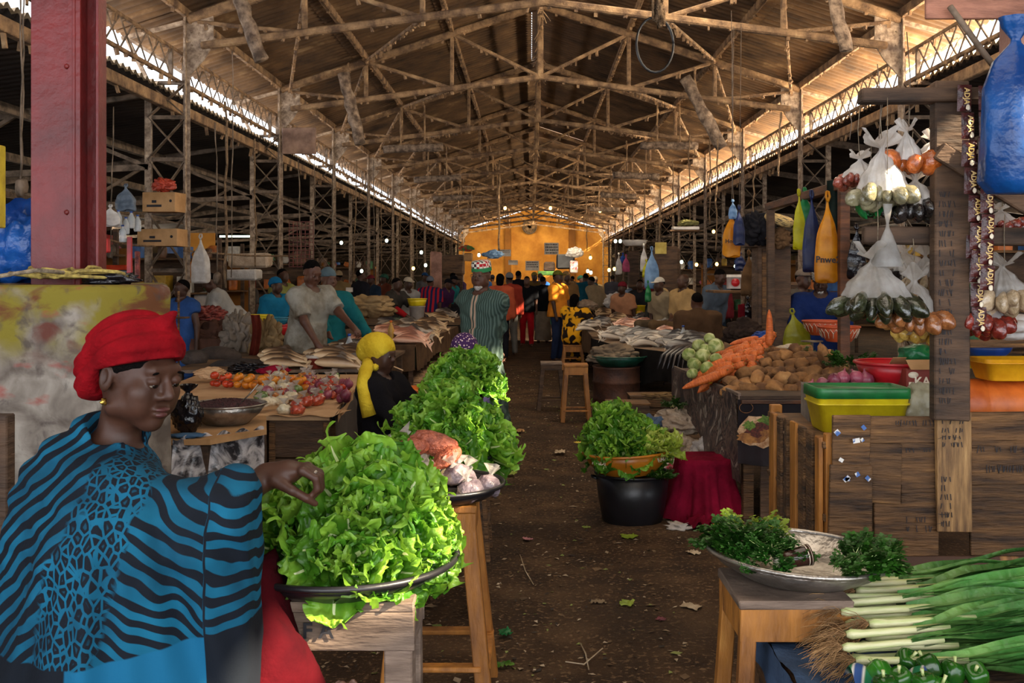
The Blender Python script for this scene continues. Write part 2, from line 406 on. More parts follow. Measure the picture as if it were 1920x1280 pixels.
def person(label, loc, face=0, h=1.72, pose='stand', lean=0, twist=0, head=(0, 0), arms=None, top='8a8a8a', bottom='2b2b33', sleeve=.45, hem=None, hat=None, hatc=None,
           res=.024, skinm=None, build=1.0, tm=None, bm=None, seat=.45, skirt=False, foldamp=.006, hand=None, knees=.12, group=None, kneef=.42, fine=False, legs=True, step=0.0):
    """pose stand|sit ; arms = ((x,y,z) right wrist, (x,y,z) left wrist) in body space facing -Y ; head=(yaw,pitch)"""
    k = h / 1.75; bw = build; skinm = skinm or m_skin
    root = thing('person', label, 'person', loc, R(face), group)
    sitting = pose == 'sit'; pz = (seat + .10) if sitting else .95 * k
    up = Frame(npR((R(lean), 0, R(twist))), (0, 0, pz))
    hp = lambda x, y, z: up(x * k, y * k, (z - .95) * k)      # point of the upper body given in standing coordinates
    nk = Frame(up.R @ npR((R(-lean * .6), 0, 0)), hp(0, .005, 1.50))
    hf = nk.then(npR((R(head[1]), 0, R(head[0]))), (0, -.012 * k, .125 * k))
    sh = [hp(-.175 * bw, 0, 1.425), hp(.175 * bw, 0, 1.425)]
    if arms is None: arms = ((-.27, -.06, (.80 if not sitting else .62)), (.27, -.06, (.80 if not sitting else .62)))
    el_, wr = [], []
    for i, a in enumerate(arms):
        s_ = -1 if i == 0 else 1; e_, w_ = ik(sh[i], A(*a), .29 * k, .26 * k, (s_ * .6, .5, -.5)); el_.append(e_); wr.append(w_)
    hip = [up(-.085 * k, 0, -.03 * k), up(.085 * k, 0, -.03 * k)]; kn, an, toe = [], [], []
    for i in (0, 1):
        s_ = -1 if i == 0 else 1
        if sitting:
            kk = hip[i] + A(s_ * knees, -kneef * k, .02); kn.append(kk); aa = A(kk[0] * 1.02, kk[1] + .06, .08 * k); an.append(aa)
        else:
            st = step * s_
            kn.append(A(s_ * .10 * k, -.02 - st * .6, .50 * k)); an.append(A(s_ * .11 * k, .03 - st, .08 * k))
        toe.append(an[-1] + A(s_ * .03, -.17 * k, -.035 * k))
    Lr = bw * k
    tors = lambda g: [(cone(hp(-.07 * bw, 0, .98), hp(-.085 * bw, -.01, 1.32), .095 * Lr + g, .092 * Lr + g), .06), (cone(hp(.07 * bw, 0, .98), hp(.085 * bw, -.01, 1.32), .095 * Lr + g, .092 * Lr + g), .06),
                      (ell(hp(0, -.01, 1.30), A(.155 * Lr + g, .105 * k + g, .17 * k + g), up.R), .06), (cone(sh[0] * .85 + sh[1] * .15, sh[1] * .85 + sh[0] * .15, .056 * k + g), .07),
                      (ell(hp(0, .0, .97), A(.155 * Lr + g, .12 * k + g, .13 * k + g), up.R), .06), (cone(hp(0, .02, 1.46), hp(0, .02, 1.40), .06 * k + g, .1 * k + g), .05)]
    bod = tors(0) + [(cone(hp(0, .012, 1.42), nk(0, 0, .08 * k), .056 * k, .052 * k), .03), (head_prims(hf, k, fine), .025)]
    for i in (0, 1):
        bod += [(cone(sh[i], el_[i], .054 * Lr, .042 * k), .04), (cone(el_[i], wr[i], .042 * k, .027 * k), .015)]
        hd = (hand[i] if hand else None) or (None, None, .5)
        d = A(*hd[0]) if hd[0] is not None else (wr[i] - el_[i]); n = hd[1] or ((-1 if i == 0 else 1, 0, .4))
        bod += hand_prims(wr[i], d, n, k, hd[2], side=(1 if (i == 0) else -1), fine=res < .0125)
        if legs: bod += [(cone(hip[i], kn[i], .082 * k, .056 * k), .05), (cone(kn[i], an[i], .056 * k, .036 * k), .02), (cone(an[i] + A(0, .03, -.02 * k), toe[i], .036 * k, .028 * k), .03)]
    f = union(bod, .03)
    pts = np.array([hf(0, 0, .14 * k), *sh, *el_, *wr, *kn, *an, *toe, *hip, hp(0, 0, 1.2)]); lo, hi = pts.min(0) - .17, pts.max(0) + .17
    def put(nm, fn, mat, lo_=None, hi_=None, r=None):
        V, Q = nets(fn, lo if lo_ is None else lo_, hi if hi_ is None else hi_, r or res)
        return mk(nm, nmesh(nm, V, Q, mat), root)
    put('body', f, skinm)
    # garment on the torso
    tm = tm or cl('cloth_' + top, top); g = .016 + res * .35
    z0 = hem if hem is not None else .86
    prim = tors(g)
    if z0 < .95:
        fl_ = (.95 - z0) * .10
        if not sitting: prim += [(cone(hp(0, 0, 1.15), hp(0, 0, z0), .135 * Lr + g, .17 * Lr + g + fl_, flat=True), .06)]
    for i in (0, 1):
        prim.append((ell(sh[i] + (el_[i] - sh[i]) * .06, A(.066 * Lr + g, .066 * Lr + g, .066 * Lr + g)), .04))
        if sleeve > 0:
            t = min(1, sleeve * 2); prim.append((cone(sh[i], sh[i] + (el_[i] - sh[i]) * t, .064 * Lr + g, (.06 if sleeve < .5 else .052) * k + g, flat=True), .05))
            if sleeve > .5: t = (sleeve - .5) * 2; prim.append((cone(el_[i], el_[i] + (wr[i] - el_[i]) * t, .052 * k + g, .042 * k + g), .03))
    fu = union(prim, .05); nck = ell(hp(0, -.03, 1.50), A(.075, .085, .07) * k, up.R); upn = up.R[:, 2]; hz = hp(0, 0, z0)
    fa = foldamp
    def shirt(P):
        d = fu(P) - fa * (folds(P, 22, h * 7) + .6 * folds(P, 41, h * 3))
        d = np.maximum(d, -((P - hz) @ upn)); return np.maximum(d, -nck(P))
    lo2 = lo.copy(); put('shirt', shirt, tm)
    # legs
    if bottom and legs:
        bm = bm or cl('cloth_' + bottom, bottom); pr = [(ell(up(0, 0, .0), A(.165 * Lr, .13 * k, .13 * k), up.R), .05)]
        if skirt and sitting:
            kc = (kn[0] + kn[1]) / 2; pr += [(cone(hip[0], kn[0], .12 * k, .10 * k), .08), (cone(hip[1], kn[1], .12 * k, .10 * k), .08), (cone(kc, A(kc[0], kc[1] + .05, .12), .17 * k, .22 * k, flat=True), .08)]
        elif skirt: pr += [(cone(up(0, 0, .05), A(0, -.01, .10), .15 * Lr, .23 * k, flat=True), .06)]
        else:
            for i in (0, 1): pr += [(cone(hip[i], kn[i], .10 * k, .075 * k), .05), (cone(kn[i], an[i] + A(0, 0, .02), .075 * k, .06 * k), .03)]
        fb = union(pr, .04); zb = up(0, 0, .10 * k); 
        put('trousers' if not skirt else 'skirt', lambda P: np.maximum(fb(P) - fa * folds(P, 24, h * 5), (P - zb) @ upn if not sitting else fb(P) * 0 - 1), bm)
    # hair and headwear
    hl, hh = hf(0, 0, 0) - .2 * k, hf(0, 0, 0) + .2 * k
    L_ = lambda P: (P - hf.t) @ hf.R / k
    hr = min(res, .012)
    def hput(nm, fn, mat, ex=0.0): return put(nm, lambda P: fn(L_(P)) * k, mat, hl - ex, hh + ex, hr)
    E_ = lambda c, r: ell(c, r)
    cap_cut = lambda P: (-P[:, 1] * .5 - P[:, 2]) 
    if hat in (None, 'hair', 'beanie', 'cap', 'kufi'):
        hair = lambda P: np.maximum(E_((0, .020, .028), (.0765, .094, .092))(P) - .0015 * folds(P, 160), -(P[:, 2] * .86 + (P[:, 1]) * .55 - .030))
        hput('hair', hair, m_hair)
    if hat == 'longhair':
        hput('hair', lambda P: np.maximum(union([E_((0, .018, .030), (.084, .102, .098)), (E_((0, .07, -.05), (.075, .05, .10)), .04)], .03)(P) - .002 * folds(P, 130), -(P[:, 2] * .5 + P[:, 1] * .86 + .02)), m_hair)
    if hat == 'beanie':
        hput('beanie', lambda P: np.maximum(E_((0, .016, .040), (.085, .104, .100))(P) - .0015 * np.sin(P[:, 2] * 300), .030 - P[:, 2] - .12 * P[:, 1]), cl('hat_' + hatc, hatc))
    if hat == 'cap':
        mm = cl('hat_' + hatc, hatc)
        hput('cap', lambda P: np.minimum(np.maximum(E_((0, .012, .040), (.084, .103, .090))(P), .040 - P[:, 2]), np.maximum(np.maximum(E_((0, -.105, .046), (.074, .080, .012))(P), P[:, 1] + .06), -.2)), mm)
    if hat == 'kufi':
        mb = MB(); pr_ = [(.088, 0), (.087, .045), (.082, .085), (.074, .092), (.001, .098)]
        mb.lathe([(r_ * k, z_ * k) for r_, z_ in pr_], n=28, sy=1.16)
        o = mb.build('kufi_cap', tm if hatc is None else hatc, root); o.matrix_local = Matrix.Translation(Vector(hf(0, .012 * k, .040 * k).tolist())) @ Matrix(hf.R.tolist()).to_4x4() @ Euler((R(6), 0, 0)).to_matrix().to_4x4()
    if hat == 'wrap':
        mm = hatc if not isinstance(hatc, str) else cl('hat_' + hatc, hatc)
        wf = union([E_((0, .03, .050), (.094, .115, .095)), (E_((0, .10, .03), (.07, .065, .06)), .04)], .03)
        hput('headwrap', lambda P: np.maximum(wf(P) - .003 * np.sin(P[:, 2] * 110 + P[:, 1] * 60 + 3 * np.sin(P[:, 0] * 25)), .030 - P[:, 2] - .25 * P[:, 1] - .5 * np.maximum(P[:, 1] - .05, 0)), mm)
    if hat == 'wraplow':
        mm = hatc; wf = union([E_((0, .030, .048), (.098, .122, .100)), (E_((0, .115, .01), (.072, .062, .075)), .04)], .03)
        hput('headwrap', lambda P: np.maximum(np.maximum(wf(P) - .0045 * np.abs(np.sin(P[:, 2] * 50 - P[:, 1] * 55 + 2 * np.sin(P[:, 0] * 18))), -(P[:, 2] * .75 + P[:, 1] * .66 + .028)), -.085 - P[:, 2]), mm)
    if hat == 'veil':
        mm = hatc if not isinstance(hatc, str) else cl('hat_' + hatc, hatc)
        wf = union([E_((0, .025, .030), (.092, .112, .105)), (E_((0, .04, -.10), (.095, .09, .09)), .06)], .03); opening = E_((0, -.11, -.025), (.055, .07, .075))
        hput('head_scarf', lambda P: np.maximum(wf(P) - .0025 * folds(P, 60), -opening(P)), mm)
    if fine or res < .0125:
        for sx in (-1, 1):
            mb = MB(); vs, fs = ico(3); mb.add([v * .0115 * k for v in vs], fs, 0, True); mb.add([Vector((v.x * .0062, v.y * .003 - .0115, v.z * .0062 - .0035)) * k for v in vs], fs, 1, True)
            o = mb.build('eye', [m_eye, m_pup], root); o.matrix_local = Matrix.Translation(Vector(hf(sx * .031 * k, -.0815 * k, .006 * k).tolist())) @ Matrix(hf.R.tolist()).to_4x4()
    root['_hf'] = 0; del root['_hf']
    return root, hf, wr, el_
# ---------------------------------------------------------------- materials of the hall
m_floor = NT('trodden_dirt', 0.9)
_n1 = m_floor.noise(3.0, det=8.0); _n2 = m_floor.noise(45.0, det=6.0); _n3 = m_floor.noise(0.6, det=3.0)
_c = m_floor.ramp(_n1, [(0.3, '2a1d14'), (0.5, '43301f'), (0.7, '5d4630')])
_c = m_floor.mix(m_floor.ramp(_n2, [(0.56, 0.0), (0.66, 1.0)]), _c, '7a6046')
_c = m_floor.mix(m_floor.ramp(_n3, [(0.45, 0.0), (0.6, 0.55)]), _c, '35271b')
m_floor = m_floor.done(_c, _n2, 0.7, 0.03)
m_roof = M('rusty_corrugated_sheet', '74583c', '3c2c20', sc=1.6, rough=0.8, bump=0.3, bs=20, c3='b89a72', lo=0.3, hi=0.6)
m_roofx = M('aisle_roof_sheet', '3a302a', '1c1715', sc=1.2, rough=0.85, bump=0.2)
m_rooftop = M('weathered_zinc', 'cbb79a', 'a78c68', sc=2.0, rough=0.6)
m_truss = M('cobwebbed_steel', '9c7b58', '5a4330', sc=5.0, rough=0.85, bump=0.9, bs=30, c3='c9ab80')
m_post = M('pale_painted_steel', 'a8937d', '6b5746', sc=14.0, rough=0.7, bump=0.35, bs=50, c3='d0bda6')
m_dark = M('dark_steel', '7c6856', '453729', sc=7.0, rough=0.75, bump=0.3)
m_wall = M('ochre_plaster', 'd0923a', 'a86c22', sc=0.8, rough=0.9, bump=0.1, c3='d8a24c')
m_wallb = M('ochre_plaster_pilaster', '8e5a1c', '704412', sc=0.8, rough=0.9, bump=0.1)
m_webs = M('dusty_cobweb', '8a6f52', '5b4632', sc=14, rough=1.0, bump=1.0, bs=60)
XL, XR, XC = -4.5, 4.85, 0.175
Y1, BAY, NT_ = 13.03, 4.87, 13
HW = (XR - XL) / 2
def uneven(x, y): return 0.012 * nz(x * 2.1, y * 2.1, 0.3) + 0.02 * nz(x * .5, y * .5, 5)
fl = MB()
fl.grid(lambda u, v: (-3 + 6 * u, -4 + 18 * v, uneven(-3 + 6 * u, -4 + 18 * v)), 90, 240)
fl.grid(lambda u, v: (-14 + 11.3 * u, -4 + 18.3 * v, -.035), 4, 6); fl.grid(lambda u, v: (2.7 + 11.3 * u, -4 + 18.3 * v, -.035), 4, 6)
fl.grid(lambda u, v: (-14 + 28 * u, 13.8 + 58.2 * v, -.03), 20, 40)
fo = fl.build('floor', m_floor); fo['kind'] = 'structure'
# end wall with its pilasters
we = struct('wall_end'); YE = 70.0
def gable(x): return 6.57 - 0.325 * abs(x - XC)
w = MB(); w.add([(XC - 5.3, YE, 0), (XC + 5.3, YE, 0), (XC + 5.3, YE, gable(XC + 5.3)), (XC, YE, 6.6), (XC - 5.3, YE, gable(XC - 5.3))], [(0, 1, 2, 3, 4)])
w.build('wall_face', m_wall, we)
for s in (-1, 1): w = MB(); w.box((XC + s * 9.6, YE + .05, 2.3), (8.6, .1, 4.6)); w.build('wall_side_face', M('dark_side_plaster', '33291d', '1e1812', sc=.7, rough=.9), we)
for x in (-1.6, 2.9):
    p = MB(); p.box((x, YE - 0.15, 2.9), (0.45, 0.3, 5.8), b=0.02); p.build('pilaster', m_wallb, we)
for s_, x in (('left', -13.5), ('right', 13.5)):
    w = MB(); w.box((x, 34, 1.7), (0.2, 74, 3.4)); o = w.build('wall_' + s_, M('side_wall_plaster', '6e5a30', '3a2c1a', sc=.7, rough=.9)); o['kind'] = 'structure'
# corrugated roofs
def corr(x0, z0, x1, z1, ya, yb, pitch=0.19, amp=0.038, m=0):
    mb = MB(); n = max(2, int(round((yb - ya) / pitch)) * 4); vs = []
    dx, dz = x1 - x0, z1 - z0; L = math.hypot(dx, dz); nx, nz_ = -dz / L, dx / L
    for i in range(n + 1):
        y = ya + (yb - ya) * i / n; a = amp * math.sin(2 * PI * i / 4 + .4)
        vs += [(x0 + nx * a, y, z0 + nz_ * a), (x1 + nx * a, y, z1 + nz_ * a)]
    mb.add(vs, [(2 * i, 2 * i + 1, 2 * i + 3, 2 * i + 2) for i in range(n)], m, True); return mb
ceil_ = struct('ceiling')
random.seed(3)
EXR = 5.6
rows = [(0.06, 1.75), (1.62, 3.35), (3.22, EXR)]
for n in range(-3, NT_):
    ya, yb = Y1 + (n - 1) * BAY, Y1 + n * BAY
    if yb > YE: yb = YE
    for sgn in (-1, 1):
        for k, (a, b) in enumerate(rows):
            if n == 2 and sgn == -1 and k == 0: a = 0.16   # a slipped sheet leaves a hole at the ridge
            z = lambda q: 6.66 - 0.325 * q + 0.02 * k
            if (n in (5, 8) and k == 0 and sgn == 1): 
                corr(XC + sgn * a, z(a), XC + sgn * b, z(b), ya + .35, yb).build('roof_sheet', m_roof, ceil_)
            else: corr(XC + sgn * a, z(a) , XC + sgn * b, z(b), ya - .04, yb).build('roof_sheet', m_roof, ceil_)
rc = MB(); rc.bar((XC, Y1 - 4 * BAY, 6.7), (XC, YE, 6.7), 0.3, 0.03); rc.build('ridge_cap', m_roof, ceil_)
aisle_roof = struct('ceiling_aisle')
for n in range(-2, NT_):
    ya, yb = Y1 + (n - 1) * BAY, min(Y1 + n * BAY, YE)
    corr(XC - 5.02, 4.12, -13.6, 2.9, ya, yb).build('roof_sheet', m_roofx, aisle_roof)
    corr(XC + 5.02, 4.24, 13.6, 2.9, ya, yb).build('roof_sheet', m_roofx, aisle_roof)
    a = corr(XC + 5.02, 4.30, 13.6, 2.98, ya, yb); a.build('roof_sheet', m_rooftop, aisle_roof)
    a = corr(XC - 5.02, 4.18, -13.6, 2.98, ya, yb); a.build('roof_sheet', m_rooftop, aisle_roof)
# ---------------------------------------------------------------- roof trusses
def webbed(mb, a, b, w, h, seed=0):
    """angle-iron member sagging slightly with dust clinging along it"""
    a = Vector(a); b = Vector(b); mb.bar(a, b, w, h, bev=w * .2)
    L = (b - a).length; n = max(2, int(L / 0.22))
    for i in range(n):
        t = (i + random.random()) / n; p = a.lerp(b, t); q = p + Vector((U(-.03, .03), U(-.04, .04), -U(0.03, 0.11)))
        mb.bar(p, q, U(.02, .05), U(.02, .05))
def tz(q): return 5.03 + 1.52 * (1 - q)           # upper chord height at fraction q of the half width
def bz(q): return 4.66 + 0.60 * (1 - q)
def truss_parts():
    P_ = []
    def seg(name, a, b, w, h):
        mb = MB(); webbed(mb, a, b, w, h); P_.append((name, mb.mesh(name, m_truss)))
    for s in (-1, 1):
        X = lambda q: s * q * HW
        seg('top_chord', (X(1), 0, tz(1)), (0, 0, tz(0)), .10, .13)
        seg('bottom_chord', (X(.96), 0, bz(.96)), (0, 0, bz(0)), .10, .10)
        seg('vertical', (X(.67), 0, tz(.67)), (X(.67), 0, bz(.67)), .07, .07)
        seg('vertical', (X(.34), 0, tz(.34)), (X(.34), 0, bz(.34)), .07, .07)
        seg('diagonal', (X(.67), 0, tz(.67)), (X(.34), 0, bz(.34)), .07, .06)
        seg('diagonal', (X(.34), 0, tz(.34)), (0, 0, bz(0)), .07, .06)
        seg('diagonal', (X(.97), 0, tz(.97) - .08), (X(.67), 0, bz(.67)), .06, .05)
        mb = MB()
        x0 = X(1); x1 = X(.925); y = .012     # gusset plate with its curved knee
        pts = [(x0, 5.05), (x1, 5.10), (x1, 4.70), (x1 + (x0 - x1) * .35, 4.50), (x0, 4.25)]
        mb.add([(p[0], -y, p[1]) for p in pts] + [(p[0], y, p[1]) for p in pts], [(0, 1, 2, 3, 4), (9, 8, 7, 6, 5)] + [(i, (i + 1) % 5, 5 + (i + 1) % 5, 5 + i) for i in range(5)])
        for i in range(5): mb.lathe([(0.001, 0), (.016, 0), (.012, .012), (.001, .014)], (x1 + (x0 - x1) * (.2 + .6 * (i % 2)), -y, 4.6 + i * .09), 8, rot=(PI / 2, 0, 0))
        P_.append(('gusset_plate', mb.mesh('gusset_plate', m_post)))
    seg('king_post', (0, 0, bz(0) - .05), (0, 0, tz(0)), .11, .11)
    return P_
tp = truss_parts()
for n in range(0, NT_ - 1):
    y = Y1 + (n) * BAY
    t = thing('roof_truss', '%s dusty steel roof truss counted from the photographer' % ORD[n], 'roof truss', (XC, y, 0), group='roof trusses')
    for nm, me in tp: mk(nm, me, t)
# purlins and the lattice ridge beam
for q, sgn in ((1.0, -1), (.67, -1), (.34, -1), (.34, 1), (.67, 1), (1.0, 1)):
    side = 'left' if sgn < 0 else 'right'; pos = {1.0: 'at the eaves', .67: 'low on the slope', .34: 'high near the ridge'}[q]
    t = thing('purlin', 'long cobwebbed purlin %s, %s slope of the roof' % (pos, side), 'purlin', (XC + sgn * q * HW, 0, tz(q) + .08), group='roof purlins')
    for n in range(-1, NT_ - 1):
        mb = MB(); webbed(mb, (0, Y1 + n * BAY, 0), (0, Y1 + (n + 1) * BAY, 0), .08, .12); mb.build('purlin_length', m_truss, t)
t = thing('ridge_beam', 'shaggy cobwebbed beam running along under the ridge', 'beam', (XC, 0, 6.4))
for n in range(-1, NT_ - 1):
    mb = MB(); ya = Y1 + n * BAY; webbed(mb, (0, ya, 0), (0, ya + BAY, 0), .09, .12); webbed(mb, (0, ya, -.32), (0, ya + BAY, -.32), .05, .05)
    for i in range(6): mb.bar((0, ya + i * BAY / 6, -.32 * (i % 2)), (0, ya + (i + 1) * BAY / 6, -.32 * ((i + 1) % 2)), .03, .03)
    for i in range(26): yy = ya + U(0, BAY); mb.bar((0, yy, -.3), (U(-.16, .16), yy + U(-.05, .05), -.42 - U(0, .12)), .02, .012)
    mb.build('beam_length', m_truss, t)
# wind braces between the trusses
k = 0
for n in range(0, 8):
    for sgn in (-1, 1):
        y = Y1 + n * BAY; mb = MB(); webbed(mb, (XC + sgn * .34 * HW, y + .05, bz(.34)), (XC + sgn * .67 * HW, y + BAY - .05, tz(.67)), .05, .05)
        webbed(mb, (XC + sgn * .67 * HW, y + .05, tz(.67)), (XC + sgn * .96 * HW, y + BAY - .05, tz(.96) - .1), .05, .05)
        tag(mb.build('wind_brace', m_truss), '%s thin wind brace from the photographer on the %s roof slope' % (ORD[n], 'left' if sgn < 0 else 'right'), 'brace', 'wind braces')
# ---------------------------------------------------------------- lattice columns
def column_parts(s):
    P_ = []; o = s * 0.50
    mb = MB(); mb.box((0, -.035, 2.55), (.012, .075, 5.1)); mb.box((0.0, 0, 2.55), (.09, .014, 5.1))
    for i in range(44): mb.box((.022 * (1 if i % 2 else -1), -.012, .2 + i * .11), (.016, .014, .016), b=.003)
    P_.append(('inner_post', mb.mesh('inner_post', m_post)))
    mb = MB(); mb.box((o, 0, 2.12), (.09, .05, 4.24), b=.004)
    for i in range(36): mb.box((o + .02 * (1 if i % 2 else -1), -.03, .2 + i * .11), (.016, .014, .016), b=.003)
    P_.append(('outer_post', mb.mesh('outer_post', m_post)))
    mb = MB(); mb.bar((0, 0, -.01), (0, 0, .42), .08, .02); me = None
    for i, z in enumerate([0.15, .95, 1.75, 2.5, 3.2, 3.75]):
        z2 = [.95, 1.75, 2.5, 3.2, 3.75, 4.2][i]
        for a, b in (((0, .012, z), (o, .012, z2)), ((0, -.012, z2), (o, -.012, z))):
            mb = MB(); mb.bar(a, b, .012, .075, up=(0, 1, 0)); P_.append(('lattice_bar', mb.mesh('lattice_bar', m_dark)))
        mb = MB(); mb.bar((0, 0, z2), (o, 0, z2), .04, .05); P_.append(('tie_bar', mb.mesh('tie_bar', m_dark)))
    mb = MB(); mb.bar((o, 0, 4.2), (s * .80, 0, 4.82), .05, .05); P_.append(('bracket', mb.mesh('bracket', m_post)))
    mb = MB(); mb.bar((0, 0, 5.0), (s * .85, 0, 4.78), .05, .05); mb.bar((0, 0, 4.3), (s * .8, 0, 4.8), .04, .04); P_.append(('eaves_bracket', mb.mesh('eaves_bracket', m_post)))
    return P_
# lattice girders between the columns
def girder_parts():
    P_ = []
    for nm, z in (('top_rail', .38), ('bottom_rail', 0)):
        mb = MB(); webbed(mb, (0, 0, z), (0, BAY, z), .05, .05); P_.append((nm, mb.mesh(nm, m_truss)))
    n = 11; d = (BAY - .5) / n
    for i in range(n):
        for z0, z1 in ((0, .38), (.38, 0)):
            mb = MB(); mb.bar((0, .25 + i * d, z0), (0, .25 + (i + 1) * d, z1), .012, .022); P_.append(('lattice_bar', mb.mesh('lattice_bar', m_dark)))
    for y in (.25, BAY - .25):
        mb = MB(); mb.bar((0, y, -.02), (0, y, .4), .05, .05); P_.append(('end_post', mb.mesh('end_post', m_dark)))
    return P_
gp = girder_parts()
for s, X, side in ((-1, XL, 'left'), (1, XR, 'right')):
    cp = column_parts(s)
    for n in range(0, NT_ - 1):
        t = thing('lattice_column', '%s riveted lattice column from the photographer in the %s row' % (ORD[n], side), 'column', (X, Y1 + n * BAY, 0), group='lattice columns of the %s row' % side)
        for nm, me in cp: mk(nm, me, t)
    for n in range(-1, NT_ - 1):
        t = thing('lattice_girder', '%s crisscross lattice girder from the photographer above the %s columns' % (ORD[n + 1], side), 'girder', (X + s * .12, Y1 + n * BAY, 4.23), group='lattice girders on the %s' % side)
        for nm, me in gp: mk(nm, me, t)
    # gutter beam and aisle rafters / purlins
    t = thing('gutter_beam', 'long dark gutter beam along the bright gap over the %s aisle' % side, 'beam', (XC + s * 4.98, 0, 4.05 if s > 0 else 3.95))
    for n in range(-1, NT_ - 1):
        mb = MB(); mb.bar((0, Y1 + n * BAY, 0), (0, Y1 + (n + 1) * BAY, 0), .10, .14, bev=.01)
        for i in range(9): yy = Y1 + n * BAY + U(0, BAY); mb.bar((0, yy, -.05), (U(-.04, .04), yy, -.12 - U(0, .1)), .04, .03)
        mb.build('beam_length', m_truss, t)
    for j, (dx, z) in enumerate(((1.6, 3.78), (3.2, 3.55), (5.0, 3.25))):
        t = thing('aisle_purlin', '%s purlin outward from the gutter under the %s aisle roof' % (ORD[j], side), 'purlin', (X + s * (.5 + dx), 0, z), group='aisle purlins')
        mb = MB(); mb.bar((0, Y1 - 2 * BAY, 0), (0, YE, 0), .10, .12); mb.build('purlin_bar', m_dark, t)
    for n in range(-1, NT_ - 1):
        y = Y1 + n * BAY
        t = thing('aisle_truss', '%s slanting rafter from the photographer across the %s aisle' % (ORD[n + 1], side), 'roof truss', (X, y, 0), group='aisle rafters on the %s' % side)
        mb = MB(); mb.bar((s * .5, 0, 4.08), (s * 8.6, 0, 2.82), .06, .12); mb.build('rafter', m_dark, t)
        mb = MB(); mb.bar((s * .5, 0, 3.1), (s * 8.6, 0, 2.70), .05, .08); mb.build('tie', m_dark, t)
        for a, b in (((.5, 3.1), (2.2, 3.8)), ((2.2, 3.8), (3.6, 2.95)), ((3.6, 2.95), (5.2, 3.3))):
            mb = MB(); mb.bar((s * a[0], 0, a[1]), (s * b[0], 0, b[1]), .05, .05); mb.build('web_member', m_dark, t)
# ================================================================ foreground left
m_woodg = M('weathered_grey_wood', '8a7565', '4a3a30', sc=3, stretch=(1, 1, 6), rough=.8, bump=.5, bs=14, c3='b39c88', lo=.3, hi=.65, rand=.15)
m_woodo = M('orange_brown_wood', 'b5762f', '6b4018', sc=3, stretch=(3, 3, .8), rough=.6, bump=.4, bs=14, c3='d59a4d', lo=.3, hi=.65, rand=.15)
m_woodb = M('brown_old_plank', '785430', '2b1b10', sc=3.0, stretch=(1, 2, 9), rough=.75, bump=.9, bs=12, c3='b58446', lo=.32, hi=.64, rand=.2)
m_woodd = M('dark_old_wood', '5e4531', '271b13', sc=3, stretch=(1, 1, 5), rough=.8, bump=.5, bs=14, c3='7d6048', lo=.3, hi=.65, rand=.2)
m_blackpl = M('black_plastic', '1d1c20', '121114', sc=3, rough=.38, bump=.15, bs=12)
m_blkbag = M('black_plastic_bag', '17141a', '0c0a0e', sc=4, rough=.22, bump=.5, bs=18)
m_film = addtrans(M('clear_plastic_film', 'd9d6d2', 'b9b2aa', sc=8, rough=.18, bump=.6, bs=30, alpha=.42), .3)
m_white = addtrans(M('white_plastic_bag', 'e4e0dc', 'c6bfb8', sc=8, rough=.35, bump=.6, bs=25, alpha=.92), .35)
m_steel = M('scratched_aluminium', 'b4ada5', '8d857c', sc=12, rough=.32, metal=.85, bump=.25, bs=40, c3='cfc9c0')
m_card = M('brown_cardboard', 'b98e60', '9a7348', sc=3, rough=.9, bump=.15)
m_paper = M('kraft_paper', 'd0a980', 'b08860', sc=2.5, rough=.9, bump=.3, bs=15)
m_ink = M('ink', '1c1a22', '121116', rough=.7, bump=0)
def leafmat(nm, c1, c2, c3, tr=.35):
    n = NT(nm, .45); a = n.noise(5.0, det=5.0); oi = n.N.new('ShaderNodeObjectInfo')
    col = n.ramp(a, [(0.3, c1), (0.5, c2), (0.72, c3)])
    hs = n.N.new('ShaderNodeHueSaturation'); mr = n.N.new('ShaderNodeMapRange'); mr.inputs[3].default_value = .72; mr.inputs[4].default_value = 1.2
    n.L.new(oi.outputs['Random'], mr.inputs[0]); n.L.new(mr.outputs[0], hs.inputs['Value']); n.L.new(col, hs.inputs['Color'])
    w = n.n('ShaderNodeTexWave', {'Vector': n.tc, 'Scale': 7.0, 'Distortion': 6.0, 'Detail': 3.0, 'Detail Scale': 3.0}, bands_direction='X')
    m = n.done(hs.outputs[0], w, .5, .006); n.b.inputs['Specular IOR Level'].default_value = .5
    return addtrans(m, tr)
m_leaf = leafmat('lettuce_leaf', '2a5810', '4f8a1c', '93bd3e'); m_leafrib = leafmat('pale_lettuce_rib', 'a9c466', 'cfdc9a', 'e6ecc4', .25)
m_leafd = leafmat('dark_herb_leaf', '1c4210', '33671a', '578c2a', .25); m_leafy = leafmat('yellow_green_leaf', '7a9426', '9fb53c', 'c3cf63')
